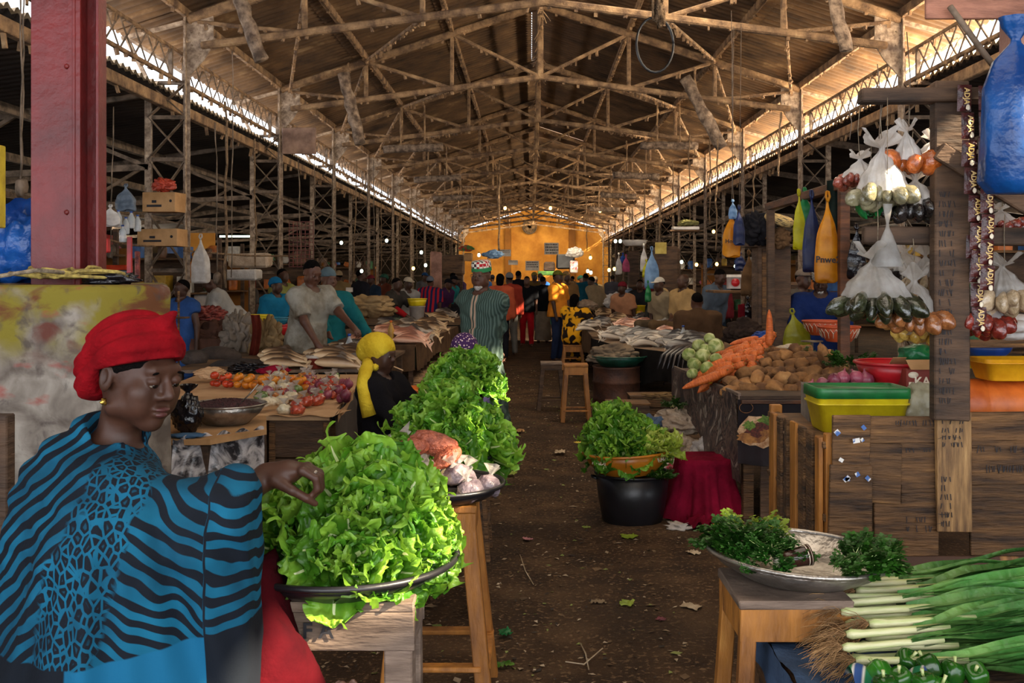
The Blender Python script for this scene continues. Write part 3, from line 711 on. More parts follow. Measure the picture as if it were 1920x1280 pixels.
def lettuce_leaf(seed, L=.185, Wd=.085, ruff=.013, mats=None, nu=21, nv=24):
    random.seed(seed); s = seed * 3.1; mb = MB()
    cup = U(.15, .45); bend = U(-.3, 1.1); tw = U(-.3, .3)
    def fn(u, v):
        a = (u - .5) * 2; w = Wd * (math.sin(PI * min(1, v * .80 + .12)) ** .75) * (1 + .13 * math.sin(v * 19 + s) * abs(a) + .07 * math.sin(v * 33 + s * 2) * abs(a))
        ang = bend * v; r = L * v
        x = a * w; y = r * math.cos(ang * .5); z = r * math.sin(ang * .5)
        e = abs(a) ** 2.2 + max(0, v - .75) * 2.2
        z += cup * abs(a) ** 1.6 * w + ruff * e * (math.sin(v * 21 + s + a * 2) + .55 * math.sin(v * 37 + a * 6 + s)) + .004 * math.sin(a * 14 + v * 9)
        y += ruff * .8 * e * math.cos(v * 25 + s + a * 5)
        x += tw * r * .3 + ruff * .6 * e * math.sin(v * 29 + s)
        return (x, y, z)
    mb.grid(fn, nu, nv)
    for v in range(nv - 1):   # the thick midrib is a second material
        for u in ((nu // 2 - 1, nu // 2) if v < nv // 2 else (nu // 2,)):
            if v < nv - 5: mb.m[v * (nu - 1) + u] = 1
    return mb.mesh('leaf', mats or [m_leaf, m_leafrib])
LEAF = [lettuce_leaf(i) for i in range(10)]
LEAFY = [lettuce_leaf(20 + i, mats=[m_leafy, m_leafrib]) for i in range(5)]
def lettuce_head(label, group, loc, n=13, sc=1.0, leaves=None, open_=1.0, name='lettuce_head'):
    t = thing(name, label, 'lettuce', loc, 0, group); leaves = leaves or LEAF
    for i in range(n):
        k = i / n; th = i * 2.4 + U(-.3, .3); el = R(78) - k * open_ * R(82) + U(-.12, .12)
        o = mk('leaf', leaves[(i * 7 + n) % len(leaves)], t, (0.012 * math.cos(th), .012 * math.sin(th), 0), sc=(.55 + .5 * k) * sc)
        o.rotation_euler = (Matrix.Rotation(th, 3, 'Z') @ Matrix.Rotation(el, 3, 'X')).to_euler()
    mb = MB(); mb.lathe([(.001, -.02), (.014, -.018), (.017, 0), (.010, .03), (.001, .04)], n=8); mb.build('stem', m_leafrib, t, sc=sc)
    return t
random.seed(5)
HEADS = [lettuce_head('x', 'x', (0, 0, 0), 12, 1.0, open_=.95), lettuce_head('x', 'x', (0, 0, 0), 15, 1.0, open_=1.15), lettuce_head('x', 'x', (0, 0, 0), 11, 1.0, open_=.7)]
HEADSY = [lettuce_head('x', 'x', (0, 0, 0), 13, 1.0, LEAFY)]
_used = set()
def put_head(protos, i, loc, dirv, sc, label, group):
    """dirv: where the crown of the head points"""
    p = protos[i % len(protos)]; rot = (Vector(dirv).to_track_quat('Z', 'Y').to_matrix() @ Matrix.Rotation(U(0, 6.3), 3, 'Z')).to_euler()
    if p.name not in _used: _used.add(p.name); o = p; o.location = loc; o.rotation_euler = rot; o.scale = (sc,) * 3; o['label'] = label; o['group'] = group; return o
    return dup(p, loc, rot, sc, label, group)
def lettuce_mound(c, rx, ry, hz, rings, sc, label, group, protos=None, cen=(0, 0), z0=0, peak=1.0):
    c = Vector(c); i = 0
    for q, n in rings:
        for j in range(n):
            a = 2 * PI * (j + .5 * (i % 2)) / n + U(-.25, .25); rr = q
            x = math.cos(a) * rr; y = math.sin(a) * rr; h_ = (1 - q ** 1.7) * hz * peak
            p = c + Vector((x * rx + cen[0] * (1 - q), y * ry + cen[1] * (1 - q), z0 + h_ + U(-.01, .01)))
            where = ('on the crown' if q < .3 else ('on the shoulder' if q < .72 else 'at the rim')) + ('' if q < .3 else (', near side' if y < -.5 else ', far side' if y > .5 else ', aisle side' if x > 0 else ', side away from the aisle'))
            put_head(protos or HEADS, random.randrange(9), p, (x * 1.3 * (.4 + q), y * 1.3 * (.4 + q) - .25, 1.05 - .35 * q), sc * U(.88, 1.12), label + ', ' + where, group); i += 1
# --------------------------------------------------------- stools
def splay_stool(label, c, w, d, zt, leg=.055, splay=.06, mat=None, rails=(.22,), topm=None, apron=.10, ov=.01, rz=0, name='wooden_stool', legb=None):
    mat = mat or m_woodo; t = thing(name, label, 'stool', c, rz)
    mb = MB(); mb.box((0, 0, zt - .014), (w, d, .028), b=.004, jit=.002); mb.build('seat_board', topm or mat, t)
    L = []
    for sx in (-1, 1):
        for sy in (-1, 1):
            a = Vector((sx * (w / 2 - leg / 2 - ov), sy * (d / 2 - leg / 2 - ov), zt - .028)); b = Vector((sx * (w / 2 - leg / 2 + splay), sy * (d / 2 - leg / 2 + splay), 0)); L.append((a, b))
            mb = MB(); mb.bar(a, b, leg, leg * .8, bev=.004, jit=.002); mb.build('leg', mat, t)
    if apron:
        for sy in (-1, 1): mb = MB(); mb.box((0, sy * (d / 2 - ov - .006), zt - .028 - apron / 2), (w - 2 * ov + .01, .016, apron), b=.002, jit=.002); mb.build('apron', mat, t)
        for sx in (-1, 1): mb = MB(); mb.box((sx * (w / 2 - ov - .006), 0, zt - .03 - apron / 2), (.016, d - 2 * ov, apron), b=.002); mb.build('apron', mat, t)
    for z in rails:
        P4 = [a.lerp(b, (zt - z) / zt) for a, b in L]
        for i, j in ((0, 1), (1, 3), (3, 2), (2, 0)): mb = MB(); o_ = (P4[i] + P4[j]) / 2 * .04; o_.z = 0; mb.bar(P4[i] + o_, P4[j] + o_, .018, leg * .9, bev=.003, jit=.002, up=(1, .01, 0) if abs(P4[i].x - P4[j].x) < .05 else (0, 1, 0)); mb.build('rail', mat, t)
    return t
fa = splay_stool('grey weathered stool lettered FA under the big lettuce tray', (at(630, 1128, 2.62).x, 2.74, 0), .41, .26, .80, leg=.075, splay=.0, mat=m_woodg, rails=(.12,), apron=.10, ov=.004)
def text(s, parent, loc, rot, size, mat, name='lettering', ext=.0008, shear=0, sx=1.0, align='CENTER'):
    cu = bpy.data.curves.new(name, 'FONT'); cu.body = s; cu.size = size; cu.extrude = ext; cu.align_x = align; cu.align_y = 'CENTER'; cu.shear = shear; cu.offset = size * .018; cu.materials.append(mat); cu.resolution_u = 2
    o = bpy.data.objects.new(name, cu); me = bpy.data.meshes.new_from_object(o); bpy.data.objects.remove(o); me.name = name
    return mk(name, me, parent, loc, rot, (sx, 1, 1))
text('F A', fa, (-.045, -.134, .725), (PI / 2, 0, 0), .058, m_ink)
splay_stool('orange-brown splay-legged stool carrying the tray of bagged garlic', (at(835, 900, 3.9).x - .02, 3.92, 0), .30, .34, .79, leg=.06, splay=.07, mat=m_woodo, rails=(.20, ), apron=.09)
# --------------------------------------------------------- trays
def dish(name, label, cat, c, r, depth, mat, rimw=.02, rot=None, flare=.75, wob=.0, th=.006, n=48, group=None):
    t = thing(name, label, cat, c, 0, group)
    if rot: t.rotation_euler = rot
    mb = MB(); rb = r * flare
    mb.lathe([(.001, 0), (rb, 0), (rb + (r - rb) * .35, depth * .22), (r - rimw, depth * .93), (r, depth), (r + .004, depth - .006), (r - rimw - th * .3, depth - th * 1.6), (rb + (r - rb) * .35 - th, depth * .22 + th), (rb - th, th), (.001, th)], n=n, wob=wob)
    mb.build(name if name in ('bowl', 'tray') else 'basin_wall', mat, t); return t
def rimmed(name, label, cat, c, r, depth, mat, rimw=.012, rot=None, flare=.75, th=.006, n=48, wob=0, rz=0, group=None, handles=False):
    """open vessel built from a wall and a rolled rim"""
    t = thing(name, label, cat, c, rz, group)
    if rot: t.rotation_euler = rot
    mb = MB(); rb = r * flare; k = .5 * depth
    mb.lathe([(.001, 0.002), (rb * .95, 0), (rb, .006), (rb + (r - rb) * .62, k), (r, depth), (r - th, depth), (rb + (r - rb) * .62 - th, k), (rb - th, .006 + th), (.001, th)], n=n, wob=wob)
    mb.build('wall', mat, t)
    mb = MB(); mb.tube([(math.cos(a) * (r + .001) * (1 + wob * math.sin(3 * a + depth * 9) + wob * .6 * math.sin(7 * a + 2)), math.sin(a) * (r + .001) * (1 + wob * math.sin(3 * a + depth * 9) + wob * .6 * math.sin(7 * a + 2)), depth) for a in [2 * PI * i / n for i in range(n + 1)]], rimw * .6, 6)
    mb.build('rim', mat, t); return t
TR = Vector((at(648, 1045, 2.80).x, 2.82, .803))
rimmed('tray', 'wide black plastic tray heaped with lettuce on the grey FA stool', 'tray', TR, .31, .06, m_blackpl, .016, flare=.78)
random.seed(11)
G1 = 'lettuce heads heaped in the wide black tray'
lettuce_mound((TR.x + .0, TR.y, TR.z + .088), .20, .175, .165, ((.95, 10), (.60, 7), (.2, 3)), 1.02, 'lettuce in the wide FA stool tray', G1, cen=(.05, .03))
T2 = Vector((at(822, 890, 3.9).x, 3.92, .795))
rimmed('tray', 'round black tray of bagged garlic on the splay-legged stool', 'tray', T2, .255, .05, m_blackpl, .014, flare=.82, rot=(R(0), R(0), 0))
# small bags of garlic, onions and groundnuts in the second tray
m_garlic = M('garlic_in_bag', 'e6dcc4', 'c9b893', sc=30, rough=.35, bump=.5, bs=60, c3='f2ead8'); m_nuts = M('reddish_groundnuts', 'a85a40', '7c3a28', sc=45, rough=.4, bump=.8, bs=70, c3='c77a5c'); m_dkbag = M('purplish_bagged_onion', '8d7f86', '51454d', sc=20, rough=.25, bump=.6, bs=40, c3='cfc5cc')
def knotbag_mesh(seed, fill, r=(.05, .045, .04), neck=.03):
    mb = MB(); blob(mb, (0, 0, r[2] * .8), r, .16, 2.2, 3, 0, seed, flat=.3, crease=.12, cf=3)
    mb.lathe([(r[0] * .35, r[2] * 1.55), (r[0] * .14, r[2] * 1.8), (r[0] * .10, r[2] * 1.9), (r[0] * .3, r[2] * 1.9 + neck * .5), (r[0] * .5, r[2] * 1.9 + neck)], n=10, m=1, wob=.25)
    return mb.mesh('bag_of_goods', [fill, m_film])
random.seed(2)
GB = [knotbag_mesh(i, m_garlic) for i in range(3)]; DB = [knotbag_mesh(i + 5, m_dkbag) for i in range(3)]
for i in range(18):
    a = U(0, 6.28); q = .2 * math.sqrt(random.random()); dark = (math.cos(a) * q) > .07
    x, y = T2.x + math.cos(a) * q, T2.y + math.sin(a) * q * .9 - .02
    o = mk('garlic_bag' if not dark else 'onion_bag', (DB if dark else GB)[i % 3], None, (x, y, T2.z + .012 + (.05 if q < .12 else 0)), (U(-.4, .4), U(-.4, .4), U(0, 6)), U(.95, 1.25))
    if dark: tag(o, 'knotted clear bag of purplish onions on the right of the garlic tray', 'bag', 'bags of onions in the garlic tray')
    else: tag(o, 'knotted clear bag of white garlic in the round black tray', 'bag', 'bags of garlic in the round tray')
for i, (px, py, s) in enumerate(((812, 832, 1.25), (775, 838, .9), (838, 858, .8))):
    p = at(px, py, 3.95 - .04 * i); mb = MB(); blob(mb, (0, 0, 0), (.085 * s, .05, .042 * s), .12, 2, 3, 0, i + 3, crease=.1); mb.lathe([(.01, 0), (.006, .012), (.03, .035)], (-.08 * s, 0, .02), 8, 1, rot=(0, -1.0, 0), wob=.3)
    tag(mb.build('groundnut_bag', [m_nuts, m_film], None, p, (0, R(12 - 20 * i), R(20 * i))), ['large clear bag of red groundnuts atop the garlic tray', 'small bag of red nuts at the lettuce side of the garlic tray', 'small round bag of red nuts between garlic bags'][i], 'bag', 'nut bags on the garlic tray')
# second and third lettuce trays further along the aisle
T3 = Vector((at(848, 860, 4.85).x - .02, 4.9, .74)); G2 = 'lettuce heads in the second heap along the aisle'
splay_stool('plain wooden stool hidden under the second lettuce heap', (T3.x, T3.y, 0), .30, .3, .735, mat=m_woodb, splay=.04)
rimmed('tray', 'black tray below the second lettuce heap from the front', 'tray', T3, .23, .05, m_blackpl, .012)
lettuce_mound((T3.x, T3.y, T3.z + .05), .19, .18, .24, ((.95, 10), (.65, 7), (.25, 3)), 1.05, 'lettuce in the second heap', G2, cen=(-.02, 0))
T4 = Vector((at(862, 735, 5.95).x, 5.95, .96)); G3 = 'lettuce heads in the third heap in front of the robed man'
splay_stool('tall rough stool under the third lettuce heap', (T4.x, T4.y, 0), .28, .28, .955, mat=m_woodb, splay=.05)
rimmed('tray', 'black tray under the third lettuce heap before the robed man', 'tray', T4, .20, .04, m_blackpl, .012)
lettuce_mound((T4.x + .02, T4.y, T4.z + .03), .14, .13, .17, ((.95, 8), (.5, 4)), .9, 'lettuce in the third heap', G3, cen=(.04, 0))
# --------------------------------------------------------- painted concrete block and red steel post
n_ = NT('peeling_painted_concrete', .85)
a_ = n_.noise(1.6, det=8.0, dist=.6); b_ = n_.noise(3.2, vec=n_.map((1, 1, 1), (.3, .5, .2)), det=8.0, dist=.8); c_ = n_.noise(9.0, det=9.0, dist=.4); z_ = n_.n('ShaderNodeSeparateXYZ', {0: n_.tc}); zs = [x for x in n_.N if x.type == 'SEPXYZ'][0].outputs[2]
base = n_.ramp(c_, [(.35, '5a5048'), (.5, '7c7268'), (.65, '968d82')])
yl = n_.mix(n_.ramp(b_, [(.42, 0.0), (.56, 1.0)]), base, '766a26'); 
rd = n_.mix(n_.ramp(n_.noise(2.3, vec=n_.map((1.5, 1.5, 3), (1, .2, .5)), det=8.0, dist=1.0), [(.50, 0.0), (.60, .85)]), yl, '5c2e24')
upm = n_.ramp(n_.math('ADD', zs, n_.math('MULTIPLY', a_, .6)), [(.0, 0.0), (1.0, 1.0)]); mr_ = n_.n('ShaderNodeMapRange', {0: n_.math('ADD', zs, n_.math('MULTIPLY', a_, .7)), 1: 1.60, 2: 1.76})
col = n_.mix(mr_, base, rd); col = n_.mix(n_.ramp(n_.noise(14, det=9.0, dist=.5), [(.56, 0.0), (.68, .8)]), col, '4a403c')
col = n_.mix(n_.ramp(n_.noise(5.5, vec=n_.map((1, 1, 2), (.1, 1, .5)), det=8), [(.62, 0.0), (.70, .7)]), col, '8c4038')
m_block = n_.done(col, c_, .6, .02)
def rounded_block(name, pts, z0, z1, mat, parent, r=.03, k=10):
    mb = MB(); n = len(pts); cen = Vector((sum(p[0] for p in pts) / n, sum(p[1] for p in pts) / n))
    prof = [(0, z0)] + [(0, z0 + (z1 - r - z0) * i / k) for i in range(1, k + 1)] + [(r * .3, z1 - r * .3), (r, z1), (1e9, z1)]
    fine = []
    for i in range(n):
        a, b = Vector(pts[i]), Vector(pts[(i + 1) % n]); m_ = max(2, int((b - a).length / .12))
        for j in range(m_): fine.append(a.lerp(b, j / m_))
    vs = []
    for off, z in prof:
        for p in fine:
            d = (cen - p); q = cen if off > 1 else p + d.normalized() * off
            w_ = .006 * nz(p.x * 5, p.y * 5, z * 5); vs.append((q.x + w_, q.y + w_, z + (.006 * nz(p.x * 3, p.y * 3, 2) if z > z1 - .1 else 0)))
    m_ = len(fine); fs = [(i * m_ + j, i * m_ + (j + 1) % m_, (i + 1) * m_ + (j + 1) % m_, (i + 1) * m_ + j) for i in range(len(prof) - 1) for j in range(m_)]
    mb.add(vs, fs, 0, True); return mb.build(name, mat, parent)
bx = at(190, 540, 3.62).x; bx2 = at(320, 545, 3.90).x
o = rounded_block('concrete_plinth', [(-3.2, 3.62), (bx, 3.62), (bx2, 3.90), (at(316, 545, 4.55).x, 4.55), (-3.2, 4.6)], 0, 1.625, m_block, None)
tag(o, 'peeling painted concrete plinth in yellow, red and white at the foot of the red post', 'plinth')
m_red = M('chipped_red_paint', '761a18', '4a1210', sc=2.2, rough=.45, bump=.25, bs=30, c3='8e2c28', lo=.3, hi=.6)
t = thing('red_post', 'chipped red steel I-section post standing on the painted plinth', 'post', (at(150, 500, 4.15).x, 4.15, 1.62))
mb = MB(); mb.box((-.115, -.0, 1.7), (.008, .09, 3.4)); 
mb = MB(); mb.box((-.095, -.045, 1.7), (.17, .012, 3.4), b=.002); mb.build('flange', m_red, t)
mb = MB(); mb.box((.0, 0.03, 1.7), (.012, .18, 3.4), b=.002); mb.box((-.0, -.05, 1.7), (.05, .01, 3.4)); mb.build('web', m_red, t)
mb = MB(); mb.box((.042, .06, 1.7), (.075, .012, 3.4), b=.002); mb.box((.075, .03, 1.7), (.012, .08, 3.4), b=.002); mb.build('flange', m_red, t)
for i in range(5): mb = MB(); mb.lathe([(.001, 0), (.012, 0), (.009, .01), (.001, .011)], (-.03, -.051, .3 + i * .6), 8, rot=(PI / 2, 0, 0)); mb.build('rivet', m_red, t)
m_rope = M('dirty_yellow_rope', 'b7a052', '6e5c30', sc=30, rough=.9, bump=.6); m_ropeg = M('grey_rope', '9a8a72', '5b4f40', sc=30, rough=.9, bump=.6)
random.seed(4)
mb = MB(); P0 = Vector((at(130, 510, 4.0).x, 4.0, 1.64)); pts = []
for i in range(120): a = i * .33; pts.append(P0 + Vector((math.cos(a) * (.13 + .05 * math.sin(i * .7)) + .08 * math.sin(i * .11), math.sin(a) * .07, .012 + .045 * abs(math.sin(i * .37)) * (i / 120))))
mb.tube(pts, .0075, 6); tag(mb.build('rope_coil', m_rope), 'tangled coil of dirty yellow rope at the foot of the red post', 'rope')
mb = MB(); mb.tube([P0 + Vector((.02, -.05, .03)), P0 + Vector((-.05, -.16, .04)), P0 + Vector((-.2, -.24, .01)), P0 + Vector((-.45, -.34, -.006)), P0 + Vector((-.8, -.36, .0))], .009, 6); tag(mb.build('rope_end', m_ropeg), 'loose grey rope end trailing over the plinth edge', 'rope')
mb = MB(); blob(mb, (0, 0, .02), (.13, .06, .03), .5, 3, 3, crease=.3, seed=3); tag(mb.build('plastic_scrap', m_blkbag, None, (at(205, 520, 4.0).x, 4.0, 1.625)), 'crumpled black plastic scrap on the plinth beside the rope', 'plastic bag')
m_blueb = addtrans(M('blue_plastic_sack', '1b57a6', '0c2b6b', sc=3, rough=.3, bump=.7, bs=14, c3='4d8bd0'), .2)
mb = MB(); blob(mb, (0, 0, 0), (.17, .14, .20), .25, 1.6, 4, 0, 8, crease=.25, cf=2.5, flat=.15); tag(mb.build('blue_sack', m_blueb, None, (at(30, 470, 4.3).x, 4.35, 1.625 + .17)), 'bulging dark blue plastic sack on the plinth left of the red post', 'sack')
mb = MB(); mb.box((0, 0, 0), (.05, .05, .34), b=.004); tag(mb.build('yellow_board', M('yellow_paint', 'd8b92c', 'a98c1c', rough=.7), None, (at(-6, 350, 4.1).x, 4.1, 1.65 + 171 * 4.1 / F)), 'strip of yellow painted board at the very edge beside the blue sack', 'board')
mb = MB(); mb.box((0, 0, .62), (.10, .05, 1.24), b=.004); tag(mb.build('dark_board', m_woodd, None, (at(-10, 1000, 3.0).x, 3.0, 0)), 'dark upright board behind the woman in the blue shawl', 'board')
# --------------------------------------------------------- woman in the blue shawl
n_ = NT('blue_animal_print', .85); n_.b.inputs['Sheen Weight'].default_value = .0
T_ = n_.tc; nn = n_.noise(2.2, det=2.0); sep = n_.N.new('ShaderNodeSeparateXYZ'); n_.L.new(T_, sep.inputs[0]); X_, Y_, Z_ = sep.outputs
dx = n_.math('SUBTRACT', X_, .02); dz = n_.math('SUBTRACT', Z_, 1.02)
rad = n_.math('SQRT', n_.math('ADD', n_.math('MULTIPLY', dx, dx), n_.math('MULTIPLY', dz, dz)))
ang = n_.math('ARCTAN2', dz, n_.math('ADD', dx, .0))
st = n_.math('SINE', n_.math('ADD', n_.math('MULTIPLY', n_.math('ADD', Z_, n_.math('MULTIPLY', n_.math('ABSOLUTE', dx), n_.n('ShaderNodeMapRange', {0: X_, 1: .245, 2: .25, 3: .85, 4: .25}))), 150.0), n_.math('MULTIPLY', n_.noise(7.0, det=1.5), 13.0)))
stripe = n_.n('ShaderNodeMapRange', {0: st, 1: -.12, 2: .12})
vor = n_.N.new('ShaderNodeTexVoronoi'); vor.feature = 'DISTANCE_TO_EDGE'; vor.inputs['Scale'].default_value = 44; n_.L.new(n_.map((1.3, 1, .8), (0, .5, 0)), vor.inputs['Vector'])
spot = n_.n('ShaderNodeMapRange', {0: vor.outputs[0], 1: .10, 2: .14})
vor2 = n_.n('ShaderNodeMapRange', {0: vor.outputs[0], 1: .34, 2: .42})
spot = n_.math('SUBTRACT', 1.0, n_.math('MULTIPLY', spot, n_.math('SUBTRACT', 1.0, n_.math('MULTIPLY', vor2, .45))))
msk = n_.n('ShaderNodeMapRange', {0: n_.math('ADD', n_.math('ABSOLUTE', n_.math('SUBTRACT', dx, n_.math('MULTIPLY', dz, .25))), n_.math('MULTIPLY', n_.noise(5.0, det=2.0), .16)), 1: .150, 2: .162})
pat = n_.math('ADD', n_.math('MULTIPLY', stripe, msk), n_.math('MULTIPLY', spot, n_.math('SUBTRACT', 1.0, msk)))
blue = n_.ramp(n_.noise(6.0), [(.35, '0a4058'), (.65, '11607f')])
col = n_.mix(pat, '10161f', blue)
hemz = n_.math('ADD', .815, n_.math('MULTIPLY', X_, .12)); inhem = n_.n('ShaderNodeMapRange', {0: n_.math('SUBTRACT', hemz, Z_), 1: 0.0, 2: .004})
right = n_.n('ShaderNodeMapRange', {0: X_, 1: .245, 2: .25}); left_ = n_.n('ShaderNodeMapRange', {0: X_, 1: -.012, 2: -.018})
hemc = n_.mix(right, n_.mix(left_, '145f84', '10161f'), '10161f'); col = n_.mix(inhem, col, hemc)
seam = n_.n('ShaderNodeMapRange', {0: n_.math('ABSOLUTE', n_.math('SUBTRACT', X_, .248)), 1: .0015, 2: .003}); col = n_.mix(seam, '10161f', col)
n_.b.inputs['Sheen Roughness'].default_value = .5
m_shawl = n_.done(col, n_.noise(140, det=2), .15, .004)
m_redwrap = cl('red_gauze_headwrap', '98101a', '5a080e', sc=7, bump=.35, bs=70)
WX, WY = -.98, 2.42
woman = thing('person', 'woman in red headwrap and blue animal-print shawl reaching into the lettuce', 'person', (WX, WY, 0))
hf = Frame(npR((0, 0, R(64))) @ npR((R(12), R(2), 0)), (at(258, 702, 2.42).x - WX, 0, at(258, 702, 2.42).z))
wr_ = (at(500, 893, 2.52).x - WX, .10, at(500, 893, 2.52).z)
hs_ = 1.06
def wbody():
    P_ = [(cone((-.05, .03, 1.18), hf(0, .025, -.05), .054, .048), .03), (head_prims(hf, hs_, True), .03)]
    P_ += [(ell((-.06, .03, 1.13), (.13, .11, .12)), .05), (cone((-.08, .02, 1.1), (-.12, .02, .5), .14, .16), .06)]
    P_ += [(cone((0, -.12, 1.16), (.16, -.10, 1.02), .052, .046), .04), (cone((.16, -.10, 1.02), wr_, .046, .029), .015)]
    w = A(*wr_)
    d = A(.93, .05, .28); P_ += [(ell(w + A(.058, 0, .012), (.048, .034, .022), npR((0, R(-12), 0))), .025), (cone(w, w + A(.05, 0, .01), .030, .030), .02)]
    for j, oy in enumerate((-.030, -.010, .010, .029)):
        L = (.92, 1.0, .97, .85)[j]; m0 = w + A(.098, oy, .020); m1 = m0 + A(.036, oy * .05, -.020) * L; m2 = m1 + A(.004, -oy * .1, -.030) * L; m3 = m2 + A(-.016, -oy * .1, -.016) * L
        P_ += [(ell(m0, (.0125, .0115, .0125)), .010), (cone(m0, m1, .0108, .0100), .004), (cone(m1, m2, .0100, .0088), .003), (cone(m2, m3, .0088, .0072), .003)]
    t0 = w + A(.03, -.030, -.004); t1 = t0 + A(.045, -.014, -.022); t2 = t1 + A(.034, .010, -.022); t3 = t2 + A(.018, .014, -.016)
    P_ += [(cone(t0, t1, .017, .0125), .015), (cone(t1, t2, .0118, .0105), .004), (cone(t2, t3, .0105, .0082), .003)]
    return union(P_, .03)
V, Q = nets(wbody(), (-.40, -.25, .85), (.58, .32, 1.60), .0045)
mk('body', nmesh('body', V, Q, m_skin), woman)
for sx in (-1, 1):
    mb = MB(); vs, fs = ico(3); mb.add([v * .0120 * hs_ for v in vs], fs, 0, True); mb.add([Vector((v.x * .0078, v.y * .003 - .0098, v.z * .0062 - .005)) * hs_ for v in vs], fs, 1, True)
    o = mb.build('eye', [m_eye, m_pup], woman); o.matrix_local = Matrix.Translation(Vector(hf(sx * .031 * hs_, -.0815 * hs_, .004 * hs_).tolist())) @ Matrix(hf.R.tolist()).to_4x4()
def lips(P):
    L = (P - hf.t) @ hf.R / hs_
    return np.minimum(ell((0, -.0925, -.0565), (.022, .0112, .0062))(L), ell((0, -.0905, -.0690), (.018, .0115, .0072))(L)) * hs_
V, Q = nets(lips, hf(0, -.09, -.06) - .05, hf(0, -.09, -.06) + .05, .0025); mk('lips', nmesh('lips', V, Q, m_lip), woman)
for sx in (-1, 1):
    V, Q = nets(lambda P: ell((sx * .032, -.0905, .0275), (.017, .0035, .0030), npR((0, R(8 * sx), R(-14 * sx))))((P - hf.t) @ hf.R / hs_) * hs_, hf(sx * .03, -.09, .03) - .035, hf(sx * .03, -.09, .03) + .035, .0022); mk('eyebrow', nmesh('eyebrow', V, Q, m_hair), woman)
def whair(P):
    L = (P - hf.t) @ hf.R / hs_; return np.maximum(ell((0, .018, .028), (.0775, .097, .095))(L) - .001 * folds(L, 200), -(L[:, 2] + .46 * L[:, 1] - .004)) * hs_
hc = hf(0, 0, 0)
V, Q = nets(whair, hc - .17, hc + .17, .006); mk('hair', nmesh('hair', V, Q, m_hair), woman)
def wwrap(P):
    L = (P - hf.t) @ hf.R / hs_
    d = smin(ell((0, .016, .052), (.092, .108, .088))(L), ell((-.02, .085, -.005), (.064, .050, .066))(L), .035)
    d = smin(d, ell((-.01, .108, -.045), (.045, .028, .045))(L), .03)
    d = smin(d, cone((.01, -.045, .125), (.0, -.075, .155), .020, .004)(L), .02)
    ph = L[:, 2] * 95 + L[:, 1] * 62 + 2.2 * np.sin(L[:, 1] * 22 + L[:, 0] * 14); d = d - .0075 * np.abs(np.sin(ph * .5)) - .0022 * np.sin(ph * 2.3 + L[:, 0] * 40)
    return np.maximum(d, -(L[:, 2] + .44 * L[:, 1] - .022 + 2.0 * np.maximum(0, L[:, 1] - .040))) * hs_
V, Q = nets(wwrap, hc - .24, hc + .24, .005); mk('headwrap', nmesh('headwrap', V, Q, m_redwrap), woman)
mb = MB(); blob(mb, (0, 0, 0), (.010, .005, .012), .3, 5, 2, crease=.4); o = mb.build('earring', M('brass_metal', 'd9b45a', 'a07c30', metal=.9, rough=.25, bump=.3), woman, hf(-.082 * hs_, .0, -.058 * hs_).tolist(), (0, 0, R(58))); o['label'] = 'small gold-coloured cross-shaped earring'
V, Q = nets(lambda P: np.abs(cone((wr_[0] + .118, wr_[1] - .010, wr_[2] + .009), (wr_[0] + .122, wr_[1] - .010, wr_[2] + .005), .0122, flat=True)(P)) - .0012, A(*wr_) + A(.09, -.05, -.03), A(*wr_) + A(.15, .03, .05), .0022); mk('ring', nmesh('ring', V, Q, m_steel), woman)
# shawl
def shawl(P):
    pr = union([(cone((-.050, .03, 1.255), (-.075, .02, 1.05), .085, .18), .06), (cone((-.13, .05, 1.05), (-.20, .05, .30), .16, .27), .10),
                (ell((.00, -.09, 1.12), (.13, .12, .12)), .08), (ell((-.13, .06, 1.13), (.13, .14, .14)), .08),
                (cone((.04, -.12, 1.06), (.25, -.06, 1.10), .095, .085), .06), (cone((.27, -.03, 1.125), (.275, -.03, .55), .075, .085), .04),
                (cone((.02, -.14, 1.0), (-.02, -.12, .30), .15, .20), .10), (cone((.20, -.10, 1.02), (.20, -.08, .30), .085, .10), .10)], .06)
    d = pr(P)
    x, y, z = P[:, 0], P[:, 1], P[:, 2]
    fan = np.arctan2(x - .06, 1.45 - z)
    w = np.clip((1.22 - z) * 3, 0, 1)
    d = d - w * (.010 * np.sin(fan * 26 + y * 9) + .006 * np.sin(fan * 47 + 2 + y * 14)) - (1 - w) * .006 * np.sin(z * 90 + x * 20)
    d = smax(d, x - .325, .012)
    nk_ = cone((-.035, .01, 1.245), (-.01, -.01, 1.42), .060, .08); d = smax(d, -nk_(P), .02)
    d = np.maximum(d, .42 - z)
    return d
V, Q = nets(shawl, (-.62, -.45, .40), (.42, .42, 1.42), .0085); mk('shawl', nmesh('shawl', V, Q, m_shawl), woman)
# the sleeve lining seen where the forearm comes out
m_skirtred = cl('dark_red_skirt_cloth', '4a0810', '26040a', sc=4, bump=.3, bs=40, c3='5e0e14')
def skirt_(P):
    d = union([(cone((-.0, .06, .95), (-.02, .10, .02), .20, .30, flat=True), .08), (cone((.18, .12, .88), (.40, .20, .10), .15, .20, flat=True), .1)], .08)(P)
    fan = np.arctan2(P[:, 0], P[:, 1] + .5); return np.maximum(d - .014 * np.sin(fan * 34) - .004 * folds(P, 30), .02 - P[:, 2])
V, Q = nets(skirt_, (-.45, -.35, 0), (.85, .60, 1.05), .014); mk('skirt', nmesh('skirt', V, Q, m_skirtred), woman)
